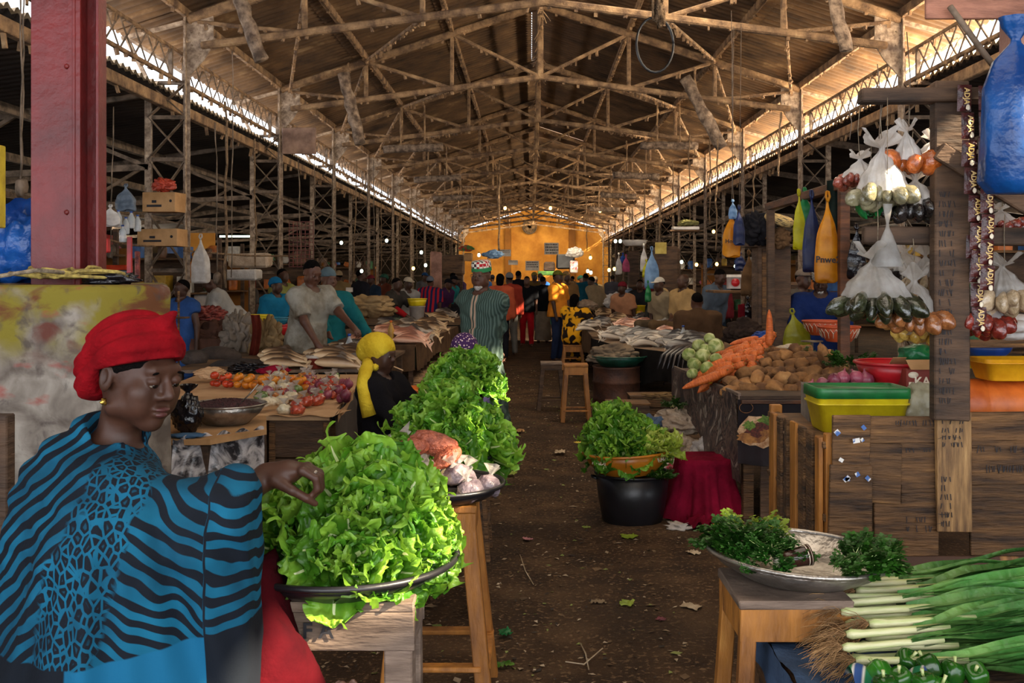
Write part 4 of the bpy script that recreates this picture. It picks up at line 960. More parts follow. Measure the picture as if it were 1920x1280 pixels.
# ================================================================ foreground right
def plank(name, parent, x0, y0, x1, y1, Y, th=.022, mat=None, tilt=0, jit=.003, z0=None):
    """board whose face covers the given pixel box on the plane at distance Y"""
    a, b = at(x0, y0, Y), at(x1, y1, Y); mb = MB(); mb.box((0, 0, 0), (abs(b.x - a.x), th, abs(a.z - b.z)), b=.003, jit=jit)
    o = mb.build(name, mat or m_woodb, parent); o.location = ((a.x + b.x) / 2, Y + th / 2, (a.z + b.z) / 2); o.rotation_euler = (0, R(tilt), 0); return o
def marks(parent, spots, Y, seed=1, mat=None):
    """rows of hand-drawn tally strokes in pen"""
    random.seed(seed); mb = MB()
    for x0, y0, x1, y1, nrow in spots:
        for r in range(nrow):
            yy = y0 + (y1 - y0) * (r + .5) / nrow; hgt = (y1 - y0) / nrow * .75; x = x0
            while x < x1:
                h_ = hgt * U(.6, 1); s = U(-.25, .25) * h_; a = at(x, yy - h_ / 2, Y); b = at(x + s, yy + h_ / 2, Y); mb.bar(a, b, .0032, .001)
                if random.random() < .12: mb.bar(at(x - 14, yy + U(-3, 3), Y), at(x + 2, yy + U(-3, 3), Y), .002, .001)
                x += U(3, 7) if random.random() < .85 else U(10, 22)
    return mb.build('pen_marks', mat or m_ink, parent)
YC = 4.25
ct = thing('plank_counter', 'tall stall counter of dark old planks covered in pen tally marks', 'counter', (0, 0, 0))
for i, (x0, y0, x1, y1, dy, tl) in enumerate(((1562, 779, 1632, 872, -.02, 1), (1628, 780, 1760, 832, 0, 0), (1812, 772, 1990, 826, 0, -.5), (1990, 772, 2200, 830, 0, 0), (1628, 832, 1690, 944, -.012, 2), (1688, 832, 1762, 908, .0, 0), (1812, 826, 1990, 908, 0, 0), (1990, 830, 2200, 910, 0, 0),
        (1640, 944, 1762, 1043, 0, 0), (1690, 908, 1762, 946, 0, 0), (1820, 908, 2010, 976, .004, 0), (1820, 976, 2200, 1043, 0, .3), (2010, 910, 2200, 976, 0, 0), (1757, 772, 1822, 998, -.028, -.6), (1555, 873, 1636, 1040, -.035, .8))):
    o = plank('plank', ct, x0, y0, x1, y1, YC + dy, tilt=tl); 
    if i == 13: o.data.materials[0] = M('paler_plank', '9c7648', '5e4226', sc=4, stretch=(8, 2, 1), rough=.7, bump=.5, bs=12, c3='bb9560'); o['label'] = 'paler upright plank'
lp = plank('lower_panel', ct, 1650, 1043, 2200, 1180, YC + .01, .014, M('peeling_plywood', '4c2f1d', 'b07c45', sc=2.2, stretch=(1.2, 1, .5), rough=.7, bump=.5, bs=8, lo=.40, hi=.46, dist=.8))
plank('lower_panel', ct, 1560, 1043, 1652, 1200, YC + .02, .014, m_woodd)
marks(ct, ((1680, 785, 1755, 800, 1), (1835, 832, 1985, 852, 1), (1700, 838, 1752, 850, 1), (1850, 868, 1980, 890, 1), (1650, 850, 1685, 935, 5), (1700, 965, 1750, 1000, 2), (1600, 980, 1632, 1020, 2)), YC - .005, 3)
marks(ct, ((1766, 778, 1812, 798, 1), (1768, 800, 1805, 840, 3), (1766, 890, 1785, 990, 6)), YC - .030, 5)
mb = MB()
for i in range(9): a = at(1570 + U(0, 60), 800 + U(0, 100), YC - .045); mb.box(a, (U(.01, .03), .001, U(.01, .03)), (0, U(-1, 1), 0))
mb.build('paint_spots', M('blue_white_paint', 'd8d3cc', '3a5f9c', sc=30, lo=.48, hi=.52, rough=.6), ct)
mb = MB(); a = at(1562, 775, YC); b = at(2200, 775, YC); mb.box(((a.x + b.x) / 2, YC + .50, a.z - .14), (b.x - a.x, .96, .02), b=.003); mb.build('shelf_board', m_woodb, ct)
SH = a.z - .13
# side frame of slats, running away from the counter
sf = thing('slatted_side', 'slatted wooden side wall of the plank counter facing the aisle', 'partition')
xs = at(1546, 850, 4.3).x
for i in range(7):
    y = 4.34 + i * .135; mb = MB(); mb.box((xs - .012, y, .50), (.018, U(.06, .11), .92 + U(-.05, .03)), (0, 0, U(-.02, .02)), b=.003, jit=.003); mb.build('slat', m_woodo if i % 3 == 0 else m_woodb, sf)
for z in (.93, .62, .15): mb = MB(); mb.bar((xs + .015, 4.28, z), (xs + .015, 5.30, z), .05, .03, bev=.003, jit=.003); mb.build('rail', m_woodb, sf)
for y in (4.30, 5.28): mb = MB(); mb.box((xs + .03, y, .49), (.06, .05, .98), b=.004); mb.build('corner_post', m_woodo, sf)
# the stall frame: post, beams and brace
t = thing('stall_post', 'thick scribbled wooden post rising from the plank counter', 'post'); xa, xb = at(1748, 500, 4.18).x, at(1812, 500, 4.18).x
mb = MB(); mb.box(((xa + xb) / 2, 4.18, (1.07 + 2.46) / 2), (xb - xa, .07, 1.42), b=.006, jit=.004); mb.build('post_timber', m_woodd, t); marks(t, ((1762, 355, 1790, 760, 22),), 4.142, 8)
def timber(label, a, b, w, h, mat=None, cat='beam', name='stall_beam'): mb = MB(); mb.bar(a, b, w, h, bev=.006, jit=.004); return tag(mb.build(name, mat or m_woodd), label, cat)
timber('dark top crossbeam of the bag stall', at(1612, 181, 4.16), at(1905, 178, 4.14), .075, .06)
timber('lower crossbeam of the bag stall behind the scribbled post', at(1618, 440, 4.26), at(1990, 444, 4.26), .06, .075)
timber('slanting brace from the scribbled post up to the blue bag', at(1758, 282, 4.12), at(1990, 425, 4.10), .05, .075)
# stall roof corner and pink pillar at the very edge
timber('pinkish painted pillar at the edge above the blue bag', at(1915, 150, 3.95), at(1915, -60, 3.95), .13, .10, M('pinkish_paint', 'c08f7a', '8f6656', sc=4, rough=.7, bump=.3), 'pillar', 'pillar')
t = thing('stall_roof', 'pinkish wooden stall roof corner jutting in at the top', 'roof')
a, b = at(1735, 36, 3.9), at(1886, 40, 3.9); mb = MB(); mb.box(((a.x + b.x) / 2 + .1, 3.9, a.z + .10), (b.x - a.x + .2, .02, .20), b=.003); mb.build('fascia_board', M('pinkish_wood', 'a8715a', '6e4534', sc=3, stretch=(1, 1, 5), rough=.7, bump=.4), t)
mb = MB(); mb.box(((a.x + b.x) / 2 + .15, 4.02, a.z + .16), (b.x - a.x + .2, .24, .02)); mb.build('roof_board', m_woodd, t)
mb = MB(); mb.tube([at(1781, 12, 3.85), at(1876, 142, 3.95)], .012, 8); tag(mb.build('metal_strut', m_dark), 'thin metal strut bracing the stall roof corner', 'strut')
# ------------------------------------------------- hanging bags of goods
def goods(nm, c, c2, c3=None, rough=.22, sc=30): return M(nm, c, c2, sc=sc, rough=rough, bump=.5, bs=60, c3=c3, coat=.6)
g_nut = goods('reddish_nut_paste', '8c4030', '5a241c', 'b06a52'); g_grey = goods('grey_green_millet', '8b8465', '5f5a45', 'a9a282'); g_org = goods('orange_powder', 'c8692c', '8f4418', 'dd8a48')
g_blk = goods('black_pepper', '2c2624', '141010', '4c4440'); g_dkg = goods('dark_green_herb', '363a24', '1a1c12', '6a7450', rough=.12); g_rusty = goods('rusty_spice', 'a5683a', '6e3f20', 'c98e54')
g_beige = goods('beige_grain', 'b9a283', '8f7a5c', 'd6c2a2'); g_red = goods('red_chilli', '8a2f22', '541a14', 'ad5036'); g_yel = goods('yellow_pasta', 'dfb75a', 'b98a2e', 'f0d486'); g_gpack = goods('green_pack', '1f7a3c', '12542a', '2fa050')
def sachet_mesh(mat, r=(.022, .014, .045)):
    mb = MB(); L_ = r[2] * 2.1; mb.lathe([(r[0] * a_, -L_ * b_) for a_, b_ in ((.2, 0), (.7, .2), (1.02, .5), (.95, .68), (.6, .88), (.25, .98), (.02, 1.0))], n=12, sy=r[1] / r[0] * 1.1, wob=.09); mb.lathe([(r[0] * .3, -.002), (.004, .008), (.003, .02)], n=6, m=1); return mb.mesh('sachet', [mat, m_film])
def cluster(label, px, py, Y, mat, n=12, rad=.07, sz=1.0, top=.11, topw=.05, topmat=None, group=None, hang=None, flatten=.8, r=(.022, .014, .045)):
    c = at(px, py, Y); t = thing('hanging_bags', label, 'bags', c, 0, group); rad *= 1.18; sz *= 1.15; top *= 1.08; topw *= 1.1
    me = [sachet_mesh(mat, r) for _ in range(3)]
    n = int(n * 1.7)
    for i in range(n):
        a = i * 2.4; q = rad * math.sqrt((i + .5) / n); tilt = q / rad * 1.15
        o = mk('sachet', me[i % 3], t, (math.cos(a) * q * .8, math.sin(a) * q * flatten * .8, .012 - q * .2 + U(-.016, .012)), None, sz * U(.85, 1.25))
        o.rotation_euler = (Matrix.Rotation(a, 3, 'Z') @ Matrix.Rotation(-tilt, 3, 'Y')).to_euler()
    ph = U(0, 6); nk = U(.66, .80); lx, ly = U(-.25, .25) * rad, U(-.1, .1) * rad
    def fn(u, v):
        a = 2 * PI * u; w = 1 - v; pr = [(0, .95), (.25, .78), (.5, .46), (nk, .10), (nk + .03, .10), (.9, .55 * topw / rad), (1.001, .85 * topw / rad)]
        for (v0, r0), (v1, r1) in zip(pr, pr[1:]):
            if v <= v1: k = (v - v0) / (v1 - v0); k = k * k * (3 - 2 * k) if v0 < nk else k; r_ = r0 + (r1 - r0) * k; break
        pl = 1 + .13 * math.sin(a * 9 + ph) + .09 * math.sin(a * 16 + ph * 2) + .10 * math.sin(2 * a + ph)
        z = top * 1.12 * v - .02 + (.16 * top * math.sin(a * 3 + ph) * max(0, v - nk) / (1 - nk)); r_ *= rad * pl
        return (r_ * math.cos(a) + lx * v, r_ * math.sin(a) * flatten + ly * v, z)
    mb = MB(); mb.grid(fn, 54, 20, wrap=True)
    mb.build('gathered_plastic', topmat or m_white, t)
    if hang: mb = MB(); mb.tube([(0, 0, top * .6), (U(-.01, .01), 0, (top + hang) / 2), (0, 0, hang)], .0018, 5); mb.build('string', m_ropeg, t)
    return t
random.seed(21)
HG = None
cluster('reddish nut bags hanging leftmost under the crossbeam', 1612, 330, 4.35, g_nut, 13, .075, .8, .10, .05, hang=.30, r=(.026, .018, .03))
cluster('grey-green sachets with a tall white plastic top', 1655, 352, 4.20, g_grey, 15, .095, 1.0, .20, .085, hang=.36, r=(.028, .018, .035))
cluster('two orange powder bags hung with a white knot', 1703, 292, 4.22, g_org, 4, .05, 1.0, .13, .045, hang=.24, r=(.042, .026, .034))
cluster('shiny black sachets below the orange bags', 1712, 378, 4.28, g_blk, 15, .09, 1.0, .13, .06, hang=.30, r=(.028, .018, .036))
cluster('flat green and yellow packs below the grey-green sachets', 1634, 384, 4.32, g_gpack, 9, .06, .9, .06, .02, hang=.30, r=(.04, .02, .010))
cluster('dark pointed glinting sachets with a pale plastic top', 1645, 548, 4.15, g_dkg, 13, .125, 1.15, .17, .08, m_film, hang=.40, r=(.026, .018, .045))
cluster('orange-brown spice sachets beside the scribbled post', 1712, 580, 4.22, g_rusty, 13, .095, 1.1, .16, .06, m_film, hang=.30, r=(.026, .018, .036))
cluster('pale beige sachets tucked behind the spice sachets', 1738, 515, 4.40, g_beige, 8, .05, .9, .12, .05, m_film, hang=.25)
cluster('sunlit yellow pasta bags below the spice sachets', 1722, 618, 4.45, g_yel, 12, .09, .9, .05, .04, m_film, hang=.30, r=(.03, .02, .026))
cluster('rusty brown sachets hanging to the right of the post', 1836, 590, 4.25, g_red, 14, .085, 1.1, .17, .07, m_film, hang=.42, r=(.028, .018, .034))
cluster('grey-brown sachets with clear tops at the right edge', 1884, 548, 4.22, g_beige, 11, .085, 1.1, .14, .08, m_film, hang=.33, r=(.03, .018, .036))
cluster('red nut packs high behind the scribbled post', 1745, 290, 4.55, g_nut, 10, .06, 1.0, .10, .05, hang=.2)
cluster('small red onions in a clear bag behind the brace', 1880, 415, 4.6, g_red, 12, .07, .9, .08, .05, m_film, hang=.35, r=(.026, .02, .024))
cluster('dark sachets in clear plastic behind the lower crossbeam', 1700, 500, 4.7, g_blk, 12, .11, 1.1, .1, .05, m_film, hang=.2)
# one triangular bag of dark grain
c = at(1664, 500, 4.12); t = thing('hanging_bag', 'triangular clear bag of dark grain hanging alone', 'bag', c)
mb = MB(); mb.lathe([(.001, 0), (.055, .004), (.060, .02), (.048, .05), (.030, .08), (.020, .10)], n=16, sy=.5, wob=.03); mb.build('grain', g_blk, t)
mb = MB(); mb.lathe([(.063, .0), (.064, .02), (.050, .055), (.022, .13), (.008, .165), (.006, .18), (.014, .22), (.02, .26)], n=16, sy=.55, wob=.05); mb.build('clear_plastic', m_film, t)
mb = MB(); mb.tube([(0, 0, .17), (0, 0, .70)], .0016, 5); mb.build('string', m_ropeg, t)
for px, y0, y1 in ((1645, 120, 260), (1700, 60, 235), (1590, 195, 262)):
    mb = MB(); a, b = at(px, y0, 4.2), at(px + 3, y1, 4.2); mb.tube([a, (a + b) / 2 + Vector((.012, 0, 0)), b], .0022, 5); tag(mb.build('hanging_string', m_dark), 'thin dark string %s the crossbeam of the bag stall' % {1645: 'from above down past', 1700: 'looped over the middle of', 1590: 'left of'}[px], 'string')
# strips of sachets lettered ADJA
m_adja = M('maroon_foil', '4c1c1a', '2a0e10', sc=18, rough=.3, bump=.4, bs=40); m_gold = M('gold_print', 'e0c07a', 'c9a050', rough=.4, bump=0); m_cream = M('cream_print', 'e9ddc6', 'c7b79a', rough=.5, bump=0)
for k, (x0, x1, y0, y1, lab) in enumerate(((1806, 1838, 158, 520, 'strip of maroon sachets lettered ADJA hanging next to the post'), (1846, 1853, 160, 545, 'strip of maroon sachets lettered ADJA hanging further from the post'), (1822, 1840, 440, 620, 'short lower strip of ADJA sachets hanging off the lower crossbeam'))):
    Yk = 4.08 - .02 * k + (.10 if k == 2 else 0); t = thing('sachet_strip', lab, 'sachets'); a, b = at(x0, y0, Yk), at(x1, y1, Yk); n = max(2, round((b - a).length / .108))
    for i in range(n):
        p = a.lerp(b, (i + .5) / n); d = (b - a) / n; sw = .004 * math.sin(i * 1.7)
        mb = MB(); L_ = d.length * .96
        mb.grid(lambda u, v: ((u - .5) * .058, -.012 * math.sin(PI * u) * math.sin(PI * v) ** .5, (v - .5) * L_), 9, 9); mb.grid(lambda u, v: ((.5 - u) * .058, .012 * math.sin(PI * u) * math.sin(PI * v) ** .5, (v - .5) * L_), 9, 9)
        o = mb.build('sachet', m_adja, t, p + Vector((sw, 0, 0)), (0, R(U(-3, 3)), R(U(-12, 12))))
        text('ADJA', o, (.004, -.0135, .006), (PI / 2, R(90), 0), .032, m_gold, ext=.0006, sx=.9)
        mb = MB(); blob(mb, (0, 0, 0), (.009, .0015, .012), .3, 3, 2, seed=i); mb.build('picture', m_cream, o, (.010, -.0128, -.040))
m_blueL = addtrans(M('bright_blue_plastic', '1658a0', '0e3a78', sc=3, rough=.3, bump=1.0, bs=9, c3='3f84c4'), .25)
c = at(1905, 365, 3.75); mb = MB(); mb.lathe([(.001, 0), (.10, .005), (.135, .05), (.13, .25), (.125, .40), (.085, .50), (.022, .57), (.018, .585), (.05, .63), (.06, .67)], n=64, sy=.7, wob=.05, c=(0, 0, 0))
tag(mb.build('blue_bag', m_blueL, None, c), 'large bright blue plastic bag hanging at the right of the stall', 'plastic bag')
# ------------------------------------------------- goods on the counter
def tubbox(name, label, cat, c, w, d, h, mat, lidmat=None, lidh=.05, taper=.86, rz=0, lip=True, group=None):
    t = thing(name, label, cat, c, rz, group); mb = MB()
    def ring(s, z): 
        out = []; r = .035 * s
        for cx, cy, a0 in ((1, 1, 0), (-1, 1, 90), (-1, -1, 180), (1, -1, 270)):
            for k in range(5): a = R(a0 + 22.5 * k); out.append((cx * (w / 2 * s - r) + r * math.cos(a), cy * (d / 2 * s - r) + r * math.sin(a), z))
        return out
    def stack(rs): 
        vs = sum([ring(s, z) for s, z in rs], []); n = 20; return vs, [(i * n + j, i * n + (j + 1) % n, (i + 1) * n + (j + 1) % n, (i + 1) * n + j) for i in range(len(rs) - 1) for j in range(n)]
    vs, fs = stack([(taper * .98, 0), (taper, .004), (1 - .02, h * .8), (1.02, h * .8), (1.02, h * .84), (.985, h * .84), (1, h), (.97, h), (taper * .95, .02)]); fs += [tuple(range(20))[::-1], tuple(range(160, 180))]; mb.add(vs, fs, 0, True); mb.build('tub_wall', mat, t)
    if lidmat: mb = MB(); vs, fs = stack([(1.0, h - .002), (1.035, h - .002), (1.035, h + lidh * .8), (1.02, h + lidh), (.96, h + lidh), (.95, h + lidh * .8)]); fs += [tuple(range(100, 120)), tuple(range(20))[::-1]]; mb.add(vs, fs, 0, True); mb.build('lid', lidmat, t)
    return t
m_yel = M('yellow_plastic', 'e0c81c', 'b99d14', sc=4, rough=.4, bump=.1, bs=20); m_grn = M('green_plastic', '1f7a3a', '145428', sc=4, rough=.45, bump=.1); m_redp = M('red_plastic', 'c8202a', '8f1418', sc=4, rough=.35, bump=.05); m_orgp = M('orange_plastic', 'e2762a', 'b05018', sc=4, rough=.45, bump=.1); m_blup = M('blue_plastic', '1f4fa8', '16387a', rough=.4, bump=.05)
p = at(1610, 815, 4.62); tubbox('lidded_tub', 'yellow rectangular tub with a green lid on the counter corner', 'tub', (p.x, 4.66, SH - .0), .42, .26, .16, m_yel, m_grn, .045)
m_kadi = M('brown_printed_card', '8c3020', '6a2216', sc=3, rough=.7, bump=.05)
p = at(1722, 738, 4.95); t = thing('card_box', 'brown cardboard box lettered KADI on the counter', 'box', (p.x + .04, 5.0, SH), R(4)); bh = at(1700, 690, 4.95).z - SH
mb = MB(); mb.box((0, 0, bh / 2), (.24, .16, bh), b=.003); mb.build('box_body', m_kadi, t)
for s in (-1, 1): mb = MB(); mb.box((0, s * .10, bh + .022), (.24, .07, .003), (R(-38 * s), 0, 0)); mb.build('flap', m_card, t)
text('KADi', t, (-.01, -.0815, bh - .065), (PI / 2, 0, 0), .062, m_cream, sx=1.0, ext=.001)
mb = MB(); mb.lathe([(.001, 0), (.026, 0), (.026, .002), (.001, .002)], n=20, rot=(PI / 2, 0, 0), sx=1, sy=.6); mb.build('emblem', m_cream, t, (-.085, -.080, bh - .03)); mb = MB(); mb.box((0, 0, 0), (.026, .002, .07)); mb.build('emblem', m_cream, t, (-.095, -.081, bh - .10))
def basin(name, label, px, py, Y, r, d, mat, zb=None, flare=.62, **k):
    p = at(px, py, Y); return rimmed(name, label, 'basin', (p.x, Y, p.z if zb is None else zb), r, d, mat, .014, flare=flare, **k)
basin('red_basin', 'red plastic basin behind the KADI box', 1678, 728, 5.15, .20, .135, m_redp)
p = at(1725, 690, 4.95); mb = MB(); blob(mb, (0, 0, 0), (.10, .08, .055), .2, 2, 3, seed=4, crease=.2, cf=3); tag(mb.build('green_bag', addtrans(M('green_plastic_bag', '167a44', '0c4c2a', rough=.3, bump=.6, bs=14), .2), None, at(1722, 664, 5.1)), 'knotted green plastic bag behind the KADI box', 'plastic bag')
mb = MB(); blob(mb, (0, 0, .10), (.10, .07, .13), .2, 2, 4, seed=14, crease=.2, cf=3, flat=.1); tag(mb.build('milky_bag', addtrans(M('milky_plastic_bag', 'cfc7a8', 'a89e80', rough=.3, bump=.6, bs=14, alpha=.9), .3), None, (at(1738, 760, 4.55).x, 4.6, SH)), 'milky plastic bag leaning on the scribbled post', 'plastic bag')
# onions in an opened carton
m_onion = M('purple_onion', '9c4a5c', '6e2c40', sc=4, stretch=(3, 3, .6), rough=.35, bump=.1, c3='c98a94', rand=.15)
def onion_mesh(): mb = MB(); mb.lathe([(.001, -.034), (.012, -.034), (.03, -.022), (.038, 0), (.033, .020), (.016, .034), (.006, .042), (.003, .055)], n=14, wob=.02); return mb.mesh('onion', m_onion)
ON = onion_mesh(); random.seed(9)
p = at(1600, 745, 5.0); t = thing('carton', 'opened grey carton holding purple onions', 'carton', (p.x, 5.02, SH), R(-8))
for w_, d_, x_, y_, tl in ((.46, .004, 0, -.15, 8), (.46, .004, 0, .15, -8)): mb = MB(); mb.box((x_, y_, .08), (w_, d_, .17), (R(tl), 0, 0)); mb.build('side_flap', M('greyish_card', '8a7c6e', '6b5e52', rough=.9), t)
for x_ in (-.23, .23): mb = MB(); mb.box((x_, 0, .08), (.004, .30, .16)); mb.build('side_flap', _mats['greyish_card'], t)
LBL = ('at the front of', 'in the middle of', 'at the back of')
for i in range(22):
    a, b = i % 8, i // 8; x = p.x - .19 + a * .054 + U(-.01, .01) + (.03 if b % 2 else 0); y = 4.93 + b * .06; 
    mk('onion', ON, None, (x, y, SH + .05 + .05 * b + .05 * math.sin(a / 7 * PI)), (U(-.8, .8), U(-.8, .8), 0), U(.85, 1.1)); tag(C.objects[-1], 'purple onion %s the opened carton' % LBL[min(b, 2)], 'onion', 'purple onions in the carton')
# right edge goods
p = at(1870, 765, 4.7); t = thing('orange_barrel', 'orange ribbed plastic barrel lying behind the counter', 'barrel', (p.x + .05, 4.75, SH + .10))
mb = MB(); mb.lathe([(.001, -.26), (.09, -.255), (.125, -.23), (.13, -.12), (.122, -.11), (.13, -.10), (.13, .1), (.122, .11), (.13, .12), (.125, .23), (.09, .255), (.001, .26)], n=32, rot=(0, PI / 2, 0)); mb.build('barrel_body', m_orgp, t)
p = at(1885, 700, 4.6); tubbox('yellow_crate', 'yellow plastic container on the orange barrel at the right edge', 'container', (p.x + .09, 4.66, SH + .235), .40, .22, .10, M('amber_plastic', 'e9a81c', 'c8860f', rough=.4, bump=.05), None)
basin('blue_basin', 'blue plastic basin beside the yellow container', 1848, 672, 5.0, .13, .07, m_blup)
tubbox('yellow_tray', 'pale yellow shallow tray behind the scribbled post', 'tray', (at(1820, 690, 4.85).x, 4.9, at(1820, 690, 4.85).z), .22, .14, .05, m_yel, None)
for i, (px, py) in enumerate(((1905, 600), (1898, 626), (1903, 612))):
    mb = MB(); blob(mb, (0, 0, 0), (.10, .07, .032), .1, 2, 3, seed=i, crease=.08); tag(mb.build('rice_bag', [m_white], None, at(px, py, 4.75 - .1 * i)), 'small white bag of flour %s on the stack at the right edge' % ('topmost', 'lowest', 'in the middle')[i], 'bag', 'white flour bags at the right edge')
mb = MB(); a = at(1900, 645, 4.75); mb.box((a.x, 4.8, a.z), (.5, .3, .02), b=.003); tag(mb.build('shelf_board', m_woodb), 'narrow shelf board under the white flour bags', 'shelf')
# ------------------------------------------------- herb tray on its stool
splay_stool('orange wooden stool with a grey top under the herb tray', (at(1386, 1127, 2.93).x + .17, 3.10, 0), .34, .34, .70, leg=.05, splay=.03, mat=m_woodo, topm=m_woodg, rails=(.15,), apron=.095)
HT = Vector((at(1492, 1046, 3.18).x, 3.18, .702))
ht = rimmed('tray', 'wide dented aluminium tray of parsley and mint', 'tray', HT, .285, .075, m_steel, .014, flare=.66, rot=(0, R(3), 0))
def sprig(seed, L=.12, n=16, w=.012, mat=None, up=.5):
    random.seed(seed); mb = MB(); mb.tube([(0, 0, 0), (L * .3, 0, L * .3 * up), (L * .8, 0, L * .5 * up)], .0016, 4, 1)
    for i in range(n):
        t_ = .3 + .7 * i / n; c = Vector((L * t_ * .9, U(-.02, .02), L * .5 * up * t_ + U(-.008, .016)))
        for k in range(3):
            a = U(0, 6.3); d = Vector((math.cos(a), math.sin(a), U(-.3, .6))) * w; s = Vector((-d.y, d.x, U(-.004, .004))) * .55
            mb.add([c, c + d * .6 + s, c + d * 1.15 + Vector((0, 0, -.003)), c + d * .6 - s], [(0, 1, 2, 3)], 0, True)
    return mb.mesh('sprig', [mat or m_leafd, m_leafrib])
SP = [sprig(i, .11, 22, .017) for i in range(5)]; SPF = [sprig(9 + i, .10, 34, .011, leafmat('parsley_leaf', '1f4a12', '347020', '4f8a2c', .25)) for i in range(4)]
SPY = [sprig(30 + i, .12, 14, .018, m_leafy) for i in range(3)]
def bunch(label, c, n, protos, spread=.1, sc=1.0, dirv=0, arc=6.3, rise=.03, name='herb_bunch', group=None):
    t = thing(name, label, 'herbs', c, 0, group)
    for i in range(n):
        a = dirv + U(-arc / 2, arc / 2); q = spread * random.random() ** .6
        mk('sprig', random.choice(protos), t, (math.cos(a) * q * .7, math.sin(a) * q * .7, rise * (1 - q / spread) + U(0, .015)), (U(-.4, .4), U(-.5, .2), a + U(-.6, .6)), sc * U(.7, 1.1))
    return t
random.seed(31)
bunch('bushy dark green mint at the left of the aluminium tray', HT + Vector((-.16, .03, .07)), 85, SP, .13, .8, rise=.05)
bunch('curly parsley along the near side of the aluminium tray', HT + Vector((-.11, -.12, .06)), 85, SPF, .12, .75, rise=.05)
bunch('yellowish broad-leaved mint at the far rim of the aluminium tray', HT + Vector((-.10, .16, .08)), 26, SPY, .10, .8)
bunch('bunch of flat-leaved coriander hanging over the near right rim', HT + Vector((.15, -.13, .055)), 60, SP, .11, .95, 0, 3.0, rise=.04)
bunch('small coriander bunch beside the brown tumbler', HT + Vector((.06, -.19, .05)), 14, SP, .05, .8, 0, 3)
t = thing('tumbler', 'dark brown tumbler with white rings lying in the herb tray', 'tumbler', at(1488, 1046, 3.03), 0); t.rotation_euler = (0, R(80), R(8))
m_choc = M('dark_brown_glaze', '3a2018', '22120e', rough=.2, bump=0)
mb = MB(); mb.lathe([(.001, -.05), (.020, -.05), (.026, -.02), (.030, .03), (.033, .052), (.030, .052), (.026, .03), (.001, .0)], n=24); mb.build('tumbler_wall', m_choc, t)
for z in (.038, .047): mb = MB(); mb.lathe([(.0312 + (z - .038) * .1, z), (.0318 + (z - .038) * .1, z + .0015), (.0312 + (z - .038) * .1, z + .003)], n=24); mb.build('white_ring', m_cream, t)
mb = MB(); mb.lathe([(.001, -.062), (.017, -.060), (.019, -.05), (.017, -.04)], n=16); mb.build('cap', m_cream, t)
# ------------------------------------------------- leeks on the front crate
LT = .54
t = thing('crate_table', 'low board table of old planks carrying the leeks', 'table', (0, 0, 0))
for i in range(5): mb = MB(); mb.box((1.30, 2.62 + i * .19, LT - .012), (1.14, .18, .022), b=.003, jit=.003); mb.build('plank', m_woodb, t)
for i in range(4): mb = MB(); mb.box((.735 + .004 * i, 2.62 + i * .24, LT / 2 - .01), (.02, .21, LT - .04), (0, R(U(-2, 2)), 0), b=.003, jit=.004); mb.build('side_plank', m_woodo if i == 1 else m_woodb, t)
for y in (2.60, 3.42):
    for x in (.78, 1.80): mb = MB(); mb.box((x, y, LT / 2 - .012), (.05, .05, LT - .024), b=.003); mb.build('leg', m_woodo, t)
mb = MB(); mb.grid(lambda u, v: (.72 + .42 * u + .02 * nz(u * 3, v * 3, 1), 2.55 + .75 * v, LT + .010 + .014 * nz(u * 5, v * 5, 0)), 24, 24); mb.grid(lambda u, v: (.715 - .012 * v + .01 * nz(u * 4, v * 2, 8), 2.56 + .74 * u, LT + .01 - v * (.14 + .05 * math.sin(u * 7))), 24, 8)
tag(mb.build('blue_cloth', cl('faded_blue_cloth', '4b5f7c', '2c3b52')), 'faded blue cloth spread under the leek roots', 'cloth')
m_leekw = M('leek_white', 'cdc99c', 'a3b46a', sc=6, stretch=(1, 8, 8), rough=.4, bump=.15, bs=30); m_leekg = leafmat('leek_green', '2a5a24', '47803a', '7aa858', .2); m_root = M('tan_leek_roots', 'b2895a', '7a5836', sc=30, rough=.95, bump=.4, c3='d0ab7a')
def leek_parts(seed, L=.95, r=.013):
    random.seed(seed); P_ = []
    mb = MB(); mb.tube([(0, 0, 0), (.015, 0, 0), (.05, 0, .0), (.16, 0, .004), (.30, 0, .008)], [r * .8, r * 1.35, r * 1.05, r, r * 1.1], 10); P_.append(('stalk', mb.mesh('stalk', m_leekw)))
    mb = MB()
    for k in range(5):
        s = (k - 2) * .09 + U(-.03, .03); w = r * U(1.5, 2.1); el = U(-.02, .09); LL = L * U(.75, 1.05) - .2
        mb.grid(lambda u, v: (.20 + LL * v, s * v * v * LL * 2.0 + (u - .5) * 2 * w * (1 - v ** 2) * (.7 + .6 * math.sin(PI * min(v * 1.4, 1))), .008 + k * .002 + el * v * (1 - v * .9) * 2 - (.5 - abs(u - .5)) * w * 1.1 + .006 * math.sin(v * 13 + k)), 5, 14)
    P_.append(('leaves', mb.mesh('leaves', m_leekg)))
    mb = MB()
    for k in range(46):
        a = U(0, 6.3); e = U(-.9, .9); d = Vector((-math.cos(e), math.sin(e) * math.cos(a), math.sin(e) * math.sin(a) * .7)); LL = U(.05, .13); q = Vector((0, U(-.02, .02), -.02 * LL * 20))
        mb.tube([(0, 0, 0), d * LL * .4 + Vector((0, 0, .006)), d * LL * .8 + q * .3, d * LL + q * .6 + Vector((U(-.01, .01), U(-.015, .015), 0))], [.0011, .001, .0008, .0005], 3, cap=False)
    P_.append(('roots', mb.mesh('roots', m_root))); return P_
LK = [leek_parts(i, U(.85, 1.05), U(.009, .0135)) for i in range(5)]
random.seed(12)
